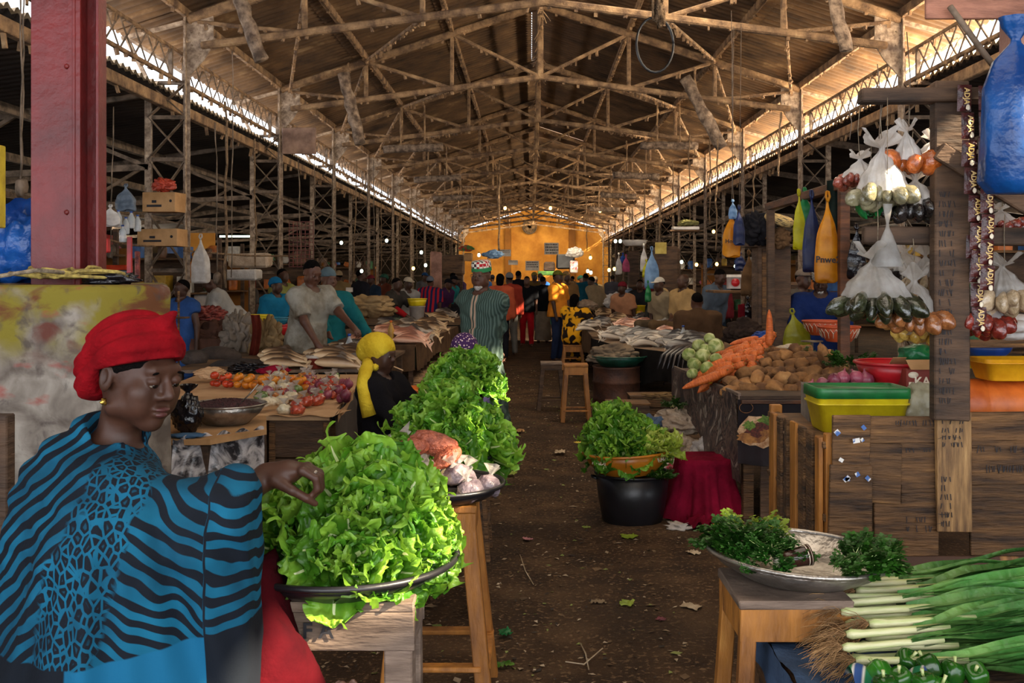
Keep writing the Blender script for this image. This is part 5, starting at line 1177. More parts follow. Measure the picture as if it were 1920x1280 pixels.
for i in range(30):
    row = i // 10; j = i % 10; y = 2.72 + j * .068 + U(-.012, .012); x = .90 + U(-.05, .05) + j * .012; z = LT + .035 + row * .033 + .03 * math.sin(PI * j / 9)
    t = thing('leek', 'fresh leek with tan roots in the %s layer of the leek heap, %s' % (('bottom', 'middle', 'top')[row], ('near edge', 'centre', 'far edge')[min(2, j // 4)]), 'leek', (x, y, z), 0, 'leeks heaped on the low table')
    t.rotation_euler = (U(-.5, .5), R(U(-3, 2)), R(U(-11, 7) - (j - 5) * 1.2))
    for nm, me in LK[i % 5]: mk(nm, me, t)
m_pep = M('green_pepper', '2c6a1c', '17420e', sc=3, rough=.18, bump=.05, c3='4f8e2c', rand=.15)
mbp = MB(); n_seg = 20
def pepper(): 
    mb = MB(); prof = [(.001, -.030), (.016, -.033), (.027, -.026), (.032, 0), (.031, .018), (.022, .030), (.010, .026), (.001, .022)]
    for r_, z_ in prof: pass
    vs = []; n = 20
    for r_, z_ in prof:
        for j in range(n): a = 2 * PI * j / n; q = r_ * (1 + .10 * math.cos(4 * a)); vs.append((q * math.cos(a), q * math.sin(a), z_))
    mb.add(vs, [(i * n + j, i * n + (j + 1) % n, (i + 1) * n + (j + 1) % n, (i + 1) * n + j) for i in range(len(prof) - 1) for j in range(n)], 0, True); a = mb.mesh('pepper_flesh', m_pep)
    mb = MB(); mb.tube([(0, 0, .020), (.002, 0, .032), (.006, .002, .045)], [.005, .004, .005], 6); return a, mb.mesh('stem', m_leekw)
PF, PS = pepper()
for i, (px, py, Y) in enumerate(((1650, 1262, 2.62), (1700, 1240, 2.72), (1690, 1275, 2.60), (1742, 1250, 2.68), (1735, 1285, 2.56), (1785, 1262, 2.66), (1760, 1295, 2.55), (1660, 1290, 2.54), (1830, 1265, 2.64))):
    p = at(px, py, Y); t = thing('green_pepper', 'glossy green pepper %s the leeks' % ('leftmost below', 'topmost against', 'second from the left below', 'upper middle below', 'lower middle below', 'upper right below', 'lowest visible below', 'lower left below', 'rightmost below')[i], 'pepper', (p.x, Y, max(p.z, LT + .033)), 0, 'green peppers below the leeks')
    t.rotation_euler = (U(.1, .9), U(-.4, .4), U(0, 6)); mk('flesh', PF, t); mk('stem', PS, t)
mb = MB(); mb.grid(lambda u, v: (.84 + .20 * u, 2.56 + .12 * v + .02 * math.sin(u * 9), LT + .02 + .05 * math.sin(PI * v) + .02 * math.sin(PI * u * 2 + 1)), 20, 12)
n_ = NT('striped_bag_cloth', .6); w_ = n_.n('ShaderNodeTexWave', {'Vector': n_.map((1, 1, 1), (0, 0, .5)), 'Scale': 6.0, 'Distortion': 1.0}); tag(mb.build('striped_bag', n_.done(n_.ramp(w_, [(.2, '1c6a44'), (.5, 'cfc9bd'), (.8, '2f4a7c')]))), 'folded green, white and blue striped bag at the near corner of the leek table', 'bag')
# ================================================================ tub, sacks and vegetable stand on the right
random.seed(41)
TB = Vector((at(1190, 978, 6.6).x, 6.75, 0))
t = rimmed('tub', 'big black plastic tub on the floor under the orange basin', 'tub', TB, .25, .335, m_blackpl, .016, flare=.80)
for s in (-1, 1): mb = MB(); mb.tube([(s * .245, -.04, .30), (s * .275, -.02, .31), (s * .275, .02, .31), (s * .245, .04, .30)], .008, 6); mb.build('handle', m_blackpl, t)
bw = rimmed('basin', 'orange-brown basin lettered KADI heaped with lettuce', 'basin', TB + Vector((-.035, -.01, .335)), .295, .15, M('orange_brown_plastic', 'c4781e', '9a5a14', sc=3, rough=.35, bump=.05), .016, flare=.66, rot=(0, R(-3), 0))
text('KADI', bw, (-.20, -.200, .112), (R(68), 0, R(-42)), .045, m_cream, ext=.001, sx=1.1); text('KADI', bw, (.22, -.178, .112), (R(68), 0, R(50)), .045, m_cream, ext=.001, sx=1.1)
lettuce_mound(TB + Vector((-.05, 0, .46)), .19, .17, .24, ((.93, 9), (.6, 6), (.2, 2)), 1.0, 'lettuce in the orange-brown basin', 'lettuce heads in the orange-brown basin', cen=(-.08, 0))
for i, (dx, dz) in enumerate(((.12, .06), (.20, .05), (.09, .02))): put_head(HEADSY, i, TB + Vector((dx - .01, -.12, .46 + dz)), (.2, -.3, 1), .9, ['pale yellowish lettuce nearest the middle of the orange basin', 'pale yellowish lettuce at the right rim of the orange basin', 'pale yellowish lettuce low on the near rim of the orange basin'][i], 'pale lettuces in the basin')
bunch('dark herb leaves squeezed between the tub and the orange basin', TB + Vector((.18, -.16, .31)), 26, SP, .08, .8)
# maroon cloth over a stool
splay_stool('stool hidden under the maroon cloth', (at(1325, 990, 6.75).x, 6.9, 0), .28, .28, .40, mat=m_woodd, splay=.0)
def drape(name, label, cat, c, w, d, h, mat, fold=.03, nf=9, flare=.08, seed=0, n=96, rows=16, rr=.35, trail=None):
    """cloth thrown over a block: soft corners, hanging folds that deepen towards the hem"""
    mb = MB()
    def fn(u, v):
        a = 2 * PI * u; ca, sa = math.cos(a), math.sin(a); q = 1 / max(abs(ca) ** 4 + abs(sa) ** 4, 1e-6) ** .25
        ex, ey = ca * q * w / 2, sa * q * d / 2
        if v < .25: k = v / .25; z = h + .012 * nz(ex * k * 9, ey * k * 9, seed); return (ex * k, ey * k, z)
        k = (v - .25) / .75; f = k * (fold * math.sin(a * nf + seed + 1.3 * math.sin(2 * a)) + fold * .5 * math.sin(a * nf * 2.3 + seed * 2)) + flare * k * k
        z = h * (1 - k) + .012 + (.02 * math.sin(a * 5 + seed)) * k
        return (ex + ca * f, ey + sa * f, max(z, .006))
    mb.grid(fn, n, rows, wrap=True); return tag(mb.build(name, mat, None, c), label, cat)
m_maroon = cl('maroon_cloth', '8a1230', '570a1c', sc=5, bump=.5, bs=30)
mrn = drape('maroon_cloth', 'maroon cloth thrown over a low stool beside the black tub', 'cloth', (at(1325, 990, 6.75).x, 6.9, 0), .36, .36, .415, m_maroon, .05, 8, .10, 2.0)
mb = MB(); mb.grid(lambda u, v: ((u - .5) * .22 + .03 * math.sin(v * 6), -.27 * v, .05 * math.sin(PI * u) * (1 - v * .6) + .02 * math.sin(u * 19 + v * 7) + .03), 16, 14); o = mb.build('trailing_end', m_maroon, mrn, (-.06, -.16, .0))
mb = MB(); blob(mb, (0, 0, .03), (.09, .05, .035), .6, 2.5, 3, seed=3, crease=.4); tag(mb.build('crumpled_paper', M('dirty_white_paper', 'cfc2b4', 'a3968a', rough=.8, bump=.5), None, at(1272, 972, 6.5) * 1), 'crumpled white paper at the foot of the maroon cloth', 'paper'); C.objects[-1].location.z = 0
p = at(1395, 976, 6.75); tubbox('small_carton', 'small yellow printed carton lying beside the maroon cloth', 'carton', (p.x, p.y, 0), .10, .09, .05, M('yellow_print_card', 'd9a91c', '8f1c1c', sc=14, lo=.45, hi=.5, rough=.6), None)
mb = MB(); blob(mb, (0, 0, .012), (.055, .03, .014), .2, 2, 2); tag(mb.build('black_sandal', m_blackpl, None, (at(1358, 985, 6.65).x, 6.65, 0)), 'small black sandal on the ground by the maroon cloth', 'sandal')
# heap of sacks
m_sack = cl('woven_sack', 'c9b5a0', '9b8672', sc=7, bump=.6, bs=60); m_sackw = cl('white_woven_sack', 'd6d0cb', 'aba39c', sc=7, bump=.6, bs=60); m_sackp = cl('pink_printed_sack', 'd6c9c4', 'b5525c', sc=9, lo=.40, hi=.46, bump=.5, bs=60); m_sackb = cl('blue_sack_cloth', '5f7390', '3c4c66', bump=.5)
def sack(label, px, py, Y, r, mat, seed, zc=None, crease=.22, amp=.25, name='sack', cat='sack', group=None, cf=2.2, sub=5, rz=0, flat=.1):
    p = at(px, py, Y); mb = MB(); blob(mb, (0, 0, 0), r, amp, 1.6, sub, 0, seed, flat=flat, crease=crease, cf=cf)
    return tag(mb.build(name, mat, None, p, (0, 0, rz)), label, cat, group)
for a in (('empty beige woven sack on top of the crumpled sack heap', 1285, 790, 8.1, (.27, .22, .12), m_sack, 1), ('beige sack slumped in the middle of the crumpled sack heap', 1262, 838, 7.8, (.24, .18, .11), m_sack, 2), ('white sack at the right of the crumpled sack heap', 1335, 845, 7.6, (.17, .15, .13), m_sackw, 3),
          ('bluish sack at the left end of the crumpled sack heap', 1222, 808, 8.0, (.11, .14, .13), m_sackb, 4), ('red-printed white sack lowest in the crumpled sack heap', 1290, 880, 7.5, (.25, .16, .10), m_sackp, 5), ('white sack with red print beside the stand cloth', 1350, 862, 7.4, (.12, .12, .10), m_sackp, 6)): sack(*a[:6], a[6] * 3.3)
bunch('wilted greens on top of the crumpled sack heap', at(1275, 768, 8.1), 22, SP, .14, 1.1)
# ------------------------------------------------- vegetable stand
VT = .868
st_ = thing('vegetable_stand', 'dark stand heaped with cabbages, carrots and yams', 'stand')
fl_, fr_, bl_ = onz(1387, 742, VT), onz(1520, 742, VT), onz(1265, 690, VT)
W3 = M('stand_red_wood', '6b3f24', '38200f', sc=3, stretch=(1, 1, 6), rough=.6, bump=.4, c3='8a5833')
mb = MB(); pts = [(fl_.x, fl_.y), (2.75, fl_.y + .0), (2.75, bl_.y), (bl_.x, bl_.y)]
mb.add([(x, y, VT - .03) for x, y in pts] + [(x, y, VT) for x, y in pts], [(3, 2, 1, 0), (4, 5, 6, 7)] + [(i, (i + 1) % 4, 4 + (i + 1) % 4, 4 + i) for i in range(4)]); mb.build('table_board', m_woodd, st_)
mb = MB(); mb.bar((fl_.x, fl_.y - .012, VT - .035), (2.75, fl_.y - .012, VT - .035), .022, .10, bev=.003, up=(0, 1, 0)); o = mb.build('front_rail', W3, st_); 
mb = MB(); mb.bar((fl_.x, fl_.y, VT - .02), (bl_.x, bl_.y, VT - .02), .02, .08, bev=.003, up=(0, 0, 1)); mb.build('side_rail', m_woodg, st_)
for x, y in ((fl_.x + .06, fl_.y + .04), (2.1, fl_.y + .04), (bl_.x + .05, bl_.y - .05), (2.6, bl_.y - .05)): mb = MB(); mb.box((x, y, VT / 2 - .02), (.07, .07, VT - .04), b=.004); mb.build('leg', m_woodb, st_)
for i in range(5): mb = MB(); mb.box((fl_.x + .20 + i * .13, fl_.y + .01, .28), (.125, .018, .54), b=.002, jit=.002); mb.build('plank', m_woodd, st_)
# printed dark oilcloth with its food picture, front and side
n_ = NT('printed_oilcloth', .45); col = n_.ramp(n_.noise(2.5, det=4), [(.4, '1c1518'), (.6, '2f2426')]); n_.done(col, n_.noise(6), .4, .02); m_oil = n_.m
pn = thing('front_oilcloth', 'dark brown oilcloth printed with a dish of food on the stand front', 'oilcloth'); a0, a1 = at(1377, 742, 6.6), at(1485, 858, 6.6)
FY = fl_.y - .035
mb = MB(); mb.grid(lambda u, v: (fl_.x - .02 + (.42) * u, FY + .008 * math.sin(u * 14) * v, VT - .02 - .42 * v - .02 * math.sin(u * 3) * v), 24, 10); mb.build('cloth_sheet', m_oil, pn)
mfood = [M('print_bun', 'b57a3a', '7a4a20', sc=30, rough=.6, bump=0), M('print_salad', '6f8a2c', '3c5518', sc=60, rough=.6, bump=0), M('print_meat', '6a2c1a', '3a160c', sc=50, rough=.6, bump=0), M('print_dish', 'd9b38a', '9c6a40', sc=20, rough=.6, bump=0)]
def flatblob(mb, c, rx, rz, m, y, n=18, seed=0, wob=.12): 
    vs = [(c[0] + rx * math.cos(2 * PI * i / n) * (1 + wob * math.sin(3 * i + seed)), y, c[1] + rz * math.sin(2 * PI * i / n) * (1 + wob * math.cos(4 * i + seed))) for i in range(n)]; mb.add(vs, [tuple(range(n))], m)
mb = MB(); cx = at(1424, 800, FY).x; cz = at(1424, 805, FY).z; y = FY - .012
flatblob(mb, (cx, cz - .01), .145, .105, 3, y, seed=1); flatblob(mb, (cx + .06, cz + .05), .075, .05, 1, y - .001, seed=2, wob=.25); flatblob(mb, (cx - .05, cz - .05), .10, .04, 0, y - .001, seed=3); flatblob(mb, (cx, cz + .0), .10, .045, 2, y - .002, seed=4, wob=.3); flatblob(mb, (cx - .07, cz + .03), .04, .03, 1, y - .0025, seed=6, wob=.3); flatblob(mb, (cx + .05, cz - .02), .05, .025, 0, y - .003, seed=8, wob=.3)
mb.build('printed_picture', mfood, pn)
mb = MB(); k = (cx - .09, y, cz + .145); mb.tube([(k[0] + .045 * math.cos(a), y, k[2] + .034 * math.sin(a)) for a in [i * .3 for i in range(22)]], .0016, 4); mb.build('emblem', mfood[0], pn)
sd = thing('side_oilcloth', 'grey-brown printed oilcloth hanging down the aisle side of the stand', 'oilcloth')
def sidefn(u, v):
    p = bl_.lerp(fl_, u); drop = (.22 + .36 * math.sin(min(1, u * 1.15) * PI / 2) ** 1.5) * v
    return (p.x - .03 - .03 * math.sin(u * 11) * v, p.y - .02, VT + .005 - drop)
mb = MB(); mb.grid(sidefn, 40, 14); n_ = NT('side_oilcloth_print', .45); w_ = n_.noise(4.5, det=3.0, dist=2.5); mcol = n_.ramp(w_, [(.40, '3a3335'), (.50, '6e5a50'), (.56, '2c2628'), (.66, 'a09284')]); mb.build('cloth_sheet', n_.done(mcol, n_.noise(7), .4, .02), sd)
# produce
m_cab = M('cabbage_leaf', 'b3b874', '7a8c40', sc=16, stretch=(1, 1, .35), lo=.42, hi=.56, dist=1.2, rough=.5, bump=.5, bs=9, c3='d6dda8', rand=.1); m_car = M('carrot_skin', 'd9702c', 'b5521c', sc=9, stretch=(3, 3, 14), rough=.55, bump=.35, bs=20, c3='e88c48', rand=.12); m_yam = M('earthy_yam_skin', 'a0703f', '5a3a20', sc=5, rough=.85, bump=.8, bs=22, c3='c69a62', rand=.22)
def carrot_mesh(s): mb = MB(); random.seed(s); L = U(.17, .23); r = U(.019, .025); b_ = U(-.02, .02); mb.tube([(b_ * math.sin(PI * t_), 0, -L * t_) for t_ in (0, .02, .1, .3, .5, .7, .85, .97, 1)], [r * .35, r * .8, r * 1.05, r, r * .9, r * .78, r * .6, r * .25, r * .06], 10); mb.tube([(0, 0, 0), (0, 0, .010)], [.005, .003], 6, 1); return mb.mesh('carrot', [m_car, m_woodo])
CR = [carrot_mesh(i) for i in range(5)]
random.seed(17)
for row in range(5):   # carrots laid in a slanting stack, tips towards the aisle
    for i in range(9):
        u = i / 8; px = 1338 + 80 * u + row * 7 + U(-6, 6); py = 708 - 34 * u - row * 11 + U(-3, 3); Y = 7.15 + .16 * row + u * .45 + U(-.03, .03)
        p = at(px, py, Y); o = mk('carrot', CR[(i + row) % 5], None, p + Vector((.05, 0, .03))); o.rotation_euler = (R(U(-12, 12)), R(62 + U(-24, 20)), R(U(-45, 25))); o.scale = (1.38,) * 3
        tag(o, 'orange carrot in the %s layer of the stand heap, %s' % (('lowest', 'second', 'middle', 'fourth', 'topmost')[row], ('low end', 'mid slope', 'high end')[min(2, i // 3)]), 'carrot', 'carrots stacked on the stand')
o = mk('carrot', CR[0], None, at(1442, 648, 7.9), (0, R(180), 0), 1.3); tag(o, 'single carrot standing upright at the back of the heap', 'carrot')
for i, (px, py, Y, r) in enumerate(((1302, 684, 7.75, .062), (1326, 690, 7.5, .058), (1292, 665, 8.05, .060), (1318, 668, 7.85, .066), (1342, 672, 7.55, .05), (1310, 648, 8.2, .062), (1342, 650, 8.0, .074), (1330, 634, 8.25, .05), (1298, 700, 7.5, .045), (1322, 655, 8.0, .05))):
    mb = MB(); blob(mb, (0, 0, 0), (r, r, r * .86), .06, 1.5, 3, 0, i * 2.2, crease=.07, cf=2.2); tag(mb.build('cabbage', m_cab, None, at(px, py, Y), (U(-1, 1), U(-1, 1), 0)), ['pale green cabbage low on the left of the stand', 'cabbage touching the carrots at the front', 'cabbage at the far left edge of the stand', 'round cabbage in the middle of the cabbages', 'small cabbage half under the carrots', 'cabbage at the back of the heap', 'largest cabbage on top of the heap', 'small cabbage behind the largest one', 'smallest cabbage at the stand corner', 'cabbage under the topmost one'][i], 'cabbage', 'cabbages on the stand')
YM = []
for s in range(6): mb = MB(); blob(mb, (0, 0, 0), (.085, .05, .045) if s % 2 else (.066, .052, .046), .30, 1.5, 3, 0, s * 4.1, bend=(.02 if s == 3 else -.01)); YM.append(mb.mesh('yam', m_yam))
random.seed(23); k = 0
rows_ = ((728, 7.0, 1350, 1512, 7), (712, 7.12, 1362, 1560, 9), (697, 7.3, 1385, 1580, 9), (682, 7.5, 1400, 1580, 8), (668, 7.7, 1420, 1560, 6), (658, 7.9, 1430, 1520, 4), (722, 7.3, 1520, 1575, 2))
for r, (py, Y, x0, x1, n) in enumerate(rows_):
    for i in range(n):
        px = x0 + (x1 - x0) * (i + .5) / n + U(-5, 5)
        o = mk('yam', YM[random.randrange(6)], None, at(px, py + U(-4, 4) + 4 * abs(i / n - .4), Y + U(-.05, .05)), (U(-.4, .4), U(-.4, .4), U(-1.2, 1.2)), U(.85, 1.15))
        tag(o, 'earthy sweet potato in the %s row of the heap, %s' % (('front', 'second', 'third', 'fourth', 'fifth', 'topmost', 'side')[r], ('carrot side', 'centre', 'onion side')[min(2, int(3 * i / n))]), 'sweet potato', 'sweet potatoes heaped on the stand')
mb = MB(); blob(mb, (0, 0, 0), (.10, .045, .045), .3, 1.4, 3, 0, 3, bend=.03); tag(mb.build('yam', m_yam, None, at(1545, 668, 7.4), (0, R(70), R(20))), 'tall knobbly sweet potato standing at the right end of the heap', 'sweet potato')
mb = MB(); mb.lathe([(.001, -.02), (.02, -.02), (.028, 0), (.022, .02), (.005, .026)], n=14, wob=.06); tag(mb.build('yellow_pepper', m_yel, None, at(1330, 713, 7.2)), 'small yellow pepper at the foot of the carrots', 'pepper')
for i in range(3): mb = MB(); blob(mb, (0, 0, 0), (.06, .026, .024), .1, 1.5, 2, 0, i); tag(mb.build('white_radish', M('white_radish_skin', 'd9c9b0', 'b8a284', rough=.6), None, at(1456 + i * 13, 655 - i * 3, 8.1)), 'white radish %s behind the carrots' % ('nearest', 'in the middle', 'farthest')[i], 'radish', 'white radishes')
bunch('small herb bunch at the back of the sweet potatoes', at(1500, 668, 7.9), 16, SP, .08, .9)
bunch('dark leafy greens between the sweet potatoes and the onions', at(1595, 690, 7.0), 30, SP, .12, 1.2)
# handle bags
def handlebag(label, px, py, Y, w, h, mat, seed=0, d=.5, lean=0, name='plastic_bag', words=None, wmat=None, wsize=.06, group=None, wz=.3, col=None):
    """thin shopping bag hung by its handles; px,py is the top"""
    p = at(px, py, Y); t = thing(name, label, 'plastic bag', p, 0, group); t.rotation_euler = (0, R(lean), 0); mb = MB()
    prof = [(.0, 0), (.09, .015), (.14, .10), (.34, .20), (.60, .30), (.82, .42), (.98, .58), (1.0, .75), (1.04, .92), (1.0, .985), (.86, 1.0), (.0, 1.0)]
    def fn(u, v):
        k = v * (len(prof) - 1); i = min(int(k), len(prof) - 2); f = k - i; r_ = prof[i][0] * (1 - f) + prof[i + 1][0] * f; z_ = prof[i][1] * (1 - f) + prof[i + 1][1] * f
        a = 2 * PI * u; fo = 1 + .10 * math.sin(a * 5 + seed) * (1 - z_ * .6) + .05 * math.sin(a * 11 + seed * 2) * (1 - z_)
        return (math.cos(a) * r_ * w / 2 * fo, math.sin(a) * r_ * w / 2 * d * fo + .008 * math.sin(z_ * 17 + seed), -h * z_ + .01 * math.sin(a * 3 + seed) * z_)
    mb.grid(fn, 40, 26, wrap=True); mb.build('bag_film', mat, t)
    for s in (-1, 1): mb = MB(); mb.tube([(0, 0, -.01 * h), (s * .08 * w, 0, .05 * h), (s * .05 * w, .01, .11 * h), (0, .02, .12 * h)], [.012, .010, .009, .006], 6); mb.build('handle', mat, t)
    if words: text(words, t, (0, -w / 2 * d * 1.12, -h * (1 - wz)), (PI / 2, 0, 0), wsize, wmat or m_ink, ext=.001)
    return t
m_by = addtrans(M('amber_bag', 'e8a21c', 'c07c10', sc=4, rough=.45, bump=.4, bs=14), .45); m_byy = addtrans(M('lemon_bag', 'd9d31c', 'b0aa10', sc=4, rough=.45, bump=.4, bs=14), .45); m_bg = addtrans(M('emerald_bag', '1a8a4a', '10602f', sc=4, rough=.45, bump=.4, bs=14), .35); m_bb = addtrans(M('navy_bag', '1d2c5e', '121c40', sc=4, rough=.5, bump=.4, bs=14), .2); m_blb = addtrans(M('pale_blue_bag', '8fb3d8', '6a8db4', sc=4, rough=.45, bump=.4, bs=14), .4); m_bd = cl('dark_bundle_cloth', '2b2a2e', '17161a'); m_bw = m_white; m_bp = addtrans(M('pink_bag', 'c7527c', '98385c', rough=.5, bump=.4, bs=14), .3); m_bbl = addtrans(M('royal_blue_bag', '2456b0', '173c80', rough=.5, bump=.4, bs=14), .3)
PB = thing('bag_rail', 'reddish-brown beam and post of the bag vendor hung with shopping bags', 'stall frame')
mb = MB(); mb.bar((2.385, 7.5, 2.36), (2.385, 10.0, 2.36), .07, .07, bev=.004); mb.build('rail_beam', W3, PB)
mb = MB(); mb.box((at(1582, 500, 7.55).x, 7.55, 1.17), (.075, .075, 2.34), b=.004); mb.build('post', W3, PB)
mb = MB(); mb.box((2.385, 9.9, 1.17), (.07, .07, 2.34), b=.004); mb.build('post', m_woodd, PB)
handlebag('big amber yellow shopping bag with black print hanging on the rail', 1552, 376, 7.6, .18, .62, m_by, 1, .35, 1, words='Pnwe2', wsize=.07, wz=.27)
handlebag('navy blue shopping bag behind the big amber one', 1522, 372, 7.95, .15, .58, m_bb, 2)
handlebag('lemon yellow shopping bag hanging left on the rail', 1498, 366, 8.4, .10, .45, m_byy, 3)
handlebag('emerald green shopping bag behind the lemon yellow one', 1509, 360, 8.6, .13, .34, m_bg, 4)
mb = MB(); mb.grid(lambda u, v: (2.385 + .16 * (u - .5) + .02 * math.sin(u * 20) * v, 7.75 + .03 * math.sin(u * 15), 2.41 - .72 * v * (1 - .2 * abs(u - .5))), 20, 14); tag(mb.build('dark_cloth', cl('dark_green_cloth', '25302c', '141c18')), 'dark green cloth slung over the rail behind the amber bag', 'cloth')
handlebag('amber and white printed bag hanging over the fish tables', 1372, 400, 9.7, .17, .42, m_by, 5, words='House', wsize=.055, wz=.35)
handlebag('navy bag hanging beside the amber printed one', 1386, 392, 9.6, .11, .34, m_bb, 6)
handlebag('small knotted blue and white bag above the amber printed one', 1374, 378, 9.65, .08, .16, m_blb, 7)
for px, y in ((1372, 9.7), (1386, 9.6)): mb = MB(); a = at(px, 398, y); mb.tube([a, (a.x + .02, y, 4.1)], .003, 5); tag(mb.build('hanging_string', m_dark), 'long string holding the %s' % ('amber printed bag' if px == 1372 else 'navy bag over the fish tables'), 'string')
sack('dark grey pleated cloth bundle on top of the brown cabinet', 1424, 430, 10.2, (.20, .12, .19), m_bd, 2.0, name='cloth_bundle', cat='bundle', crease=.3, cf=3)
sack('brown sack beside the pleated bundle on the cabinet', 1462, 447, 10.0, (.12, .12, .12), cl('brown_sack', '6e5238', '4a3522'), 5.0)
mb = MB(); mb.lathe([(.001, .05), (.12, .045), (.15, .02), (.15, -.01), (.13, -.04), (.10, -.05)], n=30); tag(mb.build('straw_basket', M('straw', 'c9a96a', '3c3430', sc=18, stretch=(1, 1, 8), lo=.45, hi=.5, rough=.8), None, at(1461, 412, 10.0), (R(12), R(14), 0)), 'round striped straw hat on top of the brown sack', 'hat')
cab = thing('brown_cabinet', 'tall dark brown wooden cabinet under the pleated bundle', 'cabinet', (at(1450, 600, 10.3).x, 10.4, 0))
mb = MB(); mb.box((0, 0, 1.0), (.34, .30, 2.0), b=.006); mb.build('cabinet_body', m_woodd, cab)
mb = MB(); mb.box((-.10, -.155, 1.2), (.06, .02, 1.5), b=.004); mb.build('door_stile', m_woodb, cab)
mb = MB(); mb.box((.02, 0, 1.985), (.62, .34, .03), b=.004); mb.build('top_shelf', m_woodd, cab)
tubbox('white_carton', 'white carton with a red oval emblem behind the fish tables', 'carton', (at(1376, 540, 12.0).x, 12.0, at(1376, 541, 12.0).z), .17, .12, .17, M('white_card', 'd9d2cc', 'b5aea8', rough=.8, bump=.05), None, taper=.98)
mb = MB(); mb.lathe([(.001, 0), (.05, 0), (.05, .003), (.001, .003)], n=20, rot=(PI / 2, 0, 0)); tag(mb.build('red_emblem', m_redp, C.objects['white_carton'], (0, -.09, .075)))
timber('narrow stall board holding the white carton', at(1330, 546, 12.0), at(1440, 548, 12.0), .5, .03, m_woodb, 'shelf', 'shelf_board')
drape('red_cloth', 'dark red cloth hanging left of the brown cabinet', 'cloth', (at(1390, 560, 10.6).x, 10.6, .75), .07, .05, .62, cl('dark_red_cloth', '6e141c', '450a10'), .01, 4, .02)
# scale with two orange basins, yellow carrier bag
t = thing('market_scale', 'dark market balance holding the two orange basins', 'scale', (at(1545, 660, 8.3).x, 8.3, VT))
mb = MB(); mb.box((.02, 0, .05), (.30, .14, .10), b=.02); mb.build('scale_base', m_dark, t)
for x in (-.10, .14): mb = MB(); mb.tube([(x, 0, .10), (x, 0, .25)], .012, 8); mb.lathe([(.001, .25), (.09, .25), (.09, .26), (.001, .26)], (x, 0, 0), 20); mb.build('pan_holder', m_dark, t)
m_bas = M('orange_patterned_plastic', 'cf5a30', 'b04420', sc=3, rough=.4, bump=.05)
for i, (px, py, Y) in enumerate(((1542, 628, 8.55), (1573, 640, 8.1))):
    b_ = basin('orange_basin', ['left rear orange basin with pale scallops on the scale', 'right front orange basin with pale scallops on the scale'][i], px, py, Y, .165, .12, m_bas)
    for k in range(22):
        a = 2 * PI * k / 22; mb = MB(); rr = .15; mb.tube([(.135 * math.cos(a + .09), .135 * math.sin(a + .09), .03), (.152 * math.cos(a + .13), .152 * math.sin(a + .13), .07), (.162 * math.cos(a), .162 * math.sin(a), .104), (.152 * math.cos(a - .13), .152 * math.sin(a - .13), .07)], .003, 4); mb.build('scallop_print', m_cream if k == 0 else _mats['cream_print'], b_)
handlebag('translucent yellow-green carrier bag standing behind the sweet potatoes', 1486, 588, 8.6, .24, .36, addtrans(M('olive_film', 'b5b43c', '8f8f24', rough=.3, bump=.5, bs=14, alpha=.85), .5), 9, .6, -8)
sack('dark brown bundle behind the carrots', 1398, 625, 9.3, (.20, .15, .14), cl('dark_brown_bundle', '3c2f28', '241b17'), 4.0, name='bundle', cat='bundle')
sack('crumpled royal blue plastic beside the dark bundle', 1432, 630, 8.9, (.12, .08, .05), m_bbl, 6.0, name='blue_plastic', cat='plastic bag')
# ================================================================ right: stools, drum, boxes
splay_stool('tall plain wooden stool in the aisle lit from behind', (at(1080, 790, 11.4).x, 11.5, 0), .28, .28, .66, leg=.05, splay=.04, mat=m_woodo, rails=(.14,), apron=.09)
splay_stool('darker wooden stool beside the tall plain one', (at(1034, 770, 12.4).x, 12.5, 0), .27, .26, .60, leg=.05, splay=.05, mat=m_woodd, rails=(.14,), apron=.07, topm=m_woodg)
t = thing('oil_drum', 'rusty brown steel drum carrying a green basin of fish', 'drum', (at(1160, 780, 11.6).x, 11.9, 0)); mb = MB(); mb.lathe([(.001, 0), (.285, 0), (.29, .02), (.28, .05), (.28, .2), (.292, .215), (.28, .23), (.28, .4), (.292, .415), (.28, .43), (.28, .58), (.29, .60), (.26, .60), (.001, .59)], n=32); mb.build('drum_shell', M('rusty_drum', '5c3826', '38221a', sc=5, rough=.6, metal=.3, bump=.3), t)
basin('green_basin', 'dark green basin with a sack on the rusty drum', 1160, 690, 11.9, .34, .12, M('dark_green_enamel', '1f5544', '123428', sc=8, rough=.35, bump=.2), zb=.60)
sack('striped grey sack heaped in the dark green basin', 1150, 665, 11.9, (.32, .24, .13), cl('striped_sack', '8d7a64', '4a4038', sc=3, stretch=(1, 1, 4)), 7.0)
for i, (px, py, Y, w, d, h, lab) in enumerate(((1178, 830, 10.4, .42, .34, .34, 'low dark wooden box in front of the rusty drum'), (1225, 800, 10.9, .5, .34, .36, 'wooden box with cloth scraps beside the low dark box'))):
    p = at(px, py, Y); t = thing('wooden_box', lab, 'box', (p.x, Y + .1, 0))
    for z in (h * .17, h * .5, h * .83):
        for s in (-1, 1): mb = MB(); mb.box((0, s * d / 2, z), (w, .018, h * .31), b=.002, jit=.002); mb.build('plank', m_woodd if i == 0 else m_woodb, t)
        for s in (-1, 1): mb = MB(); mb.box((s * w / 2, 0, z), (.018, d, h * .31), b=.002, jit=.002); mb.build('plank', m_woodd, t)
    mb = MB(); mb.box((0, 0, h), (w + .03, d + .03, .02), b=.002, jit=.002); mb.build('lid', m_woodb, t)
sack('brown flattened rags on the wooden boxes', 1235, 742, 10.9, (.24, .16, .04), cl('brown_rags', '8f7450', '5e4a32'), 8.0, name='rags', cat='cloth', crease=.6)
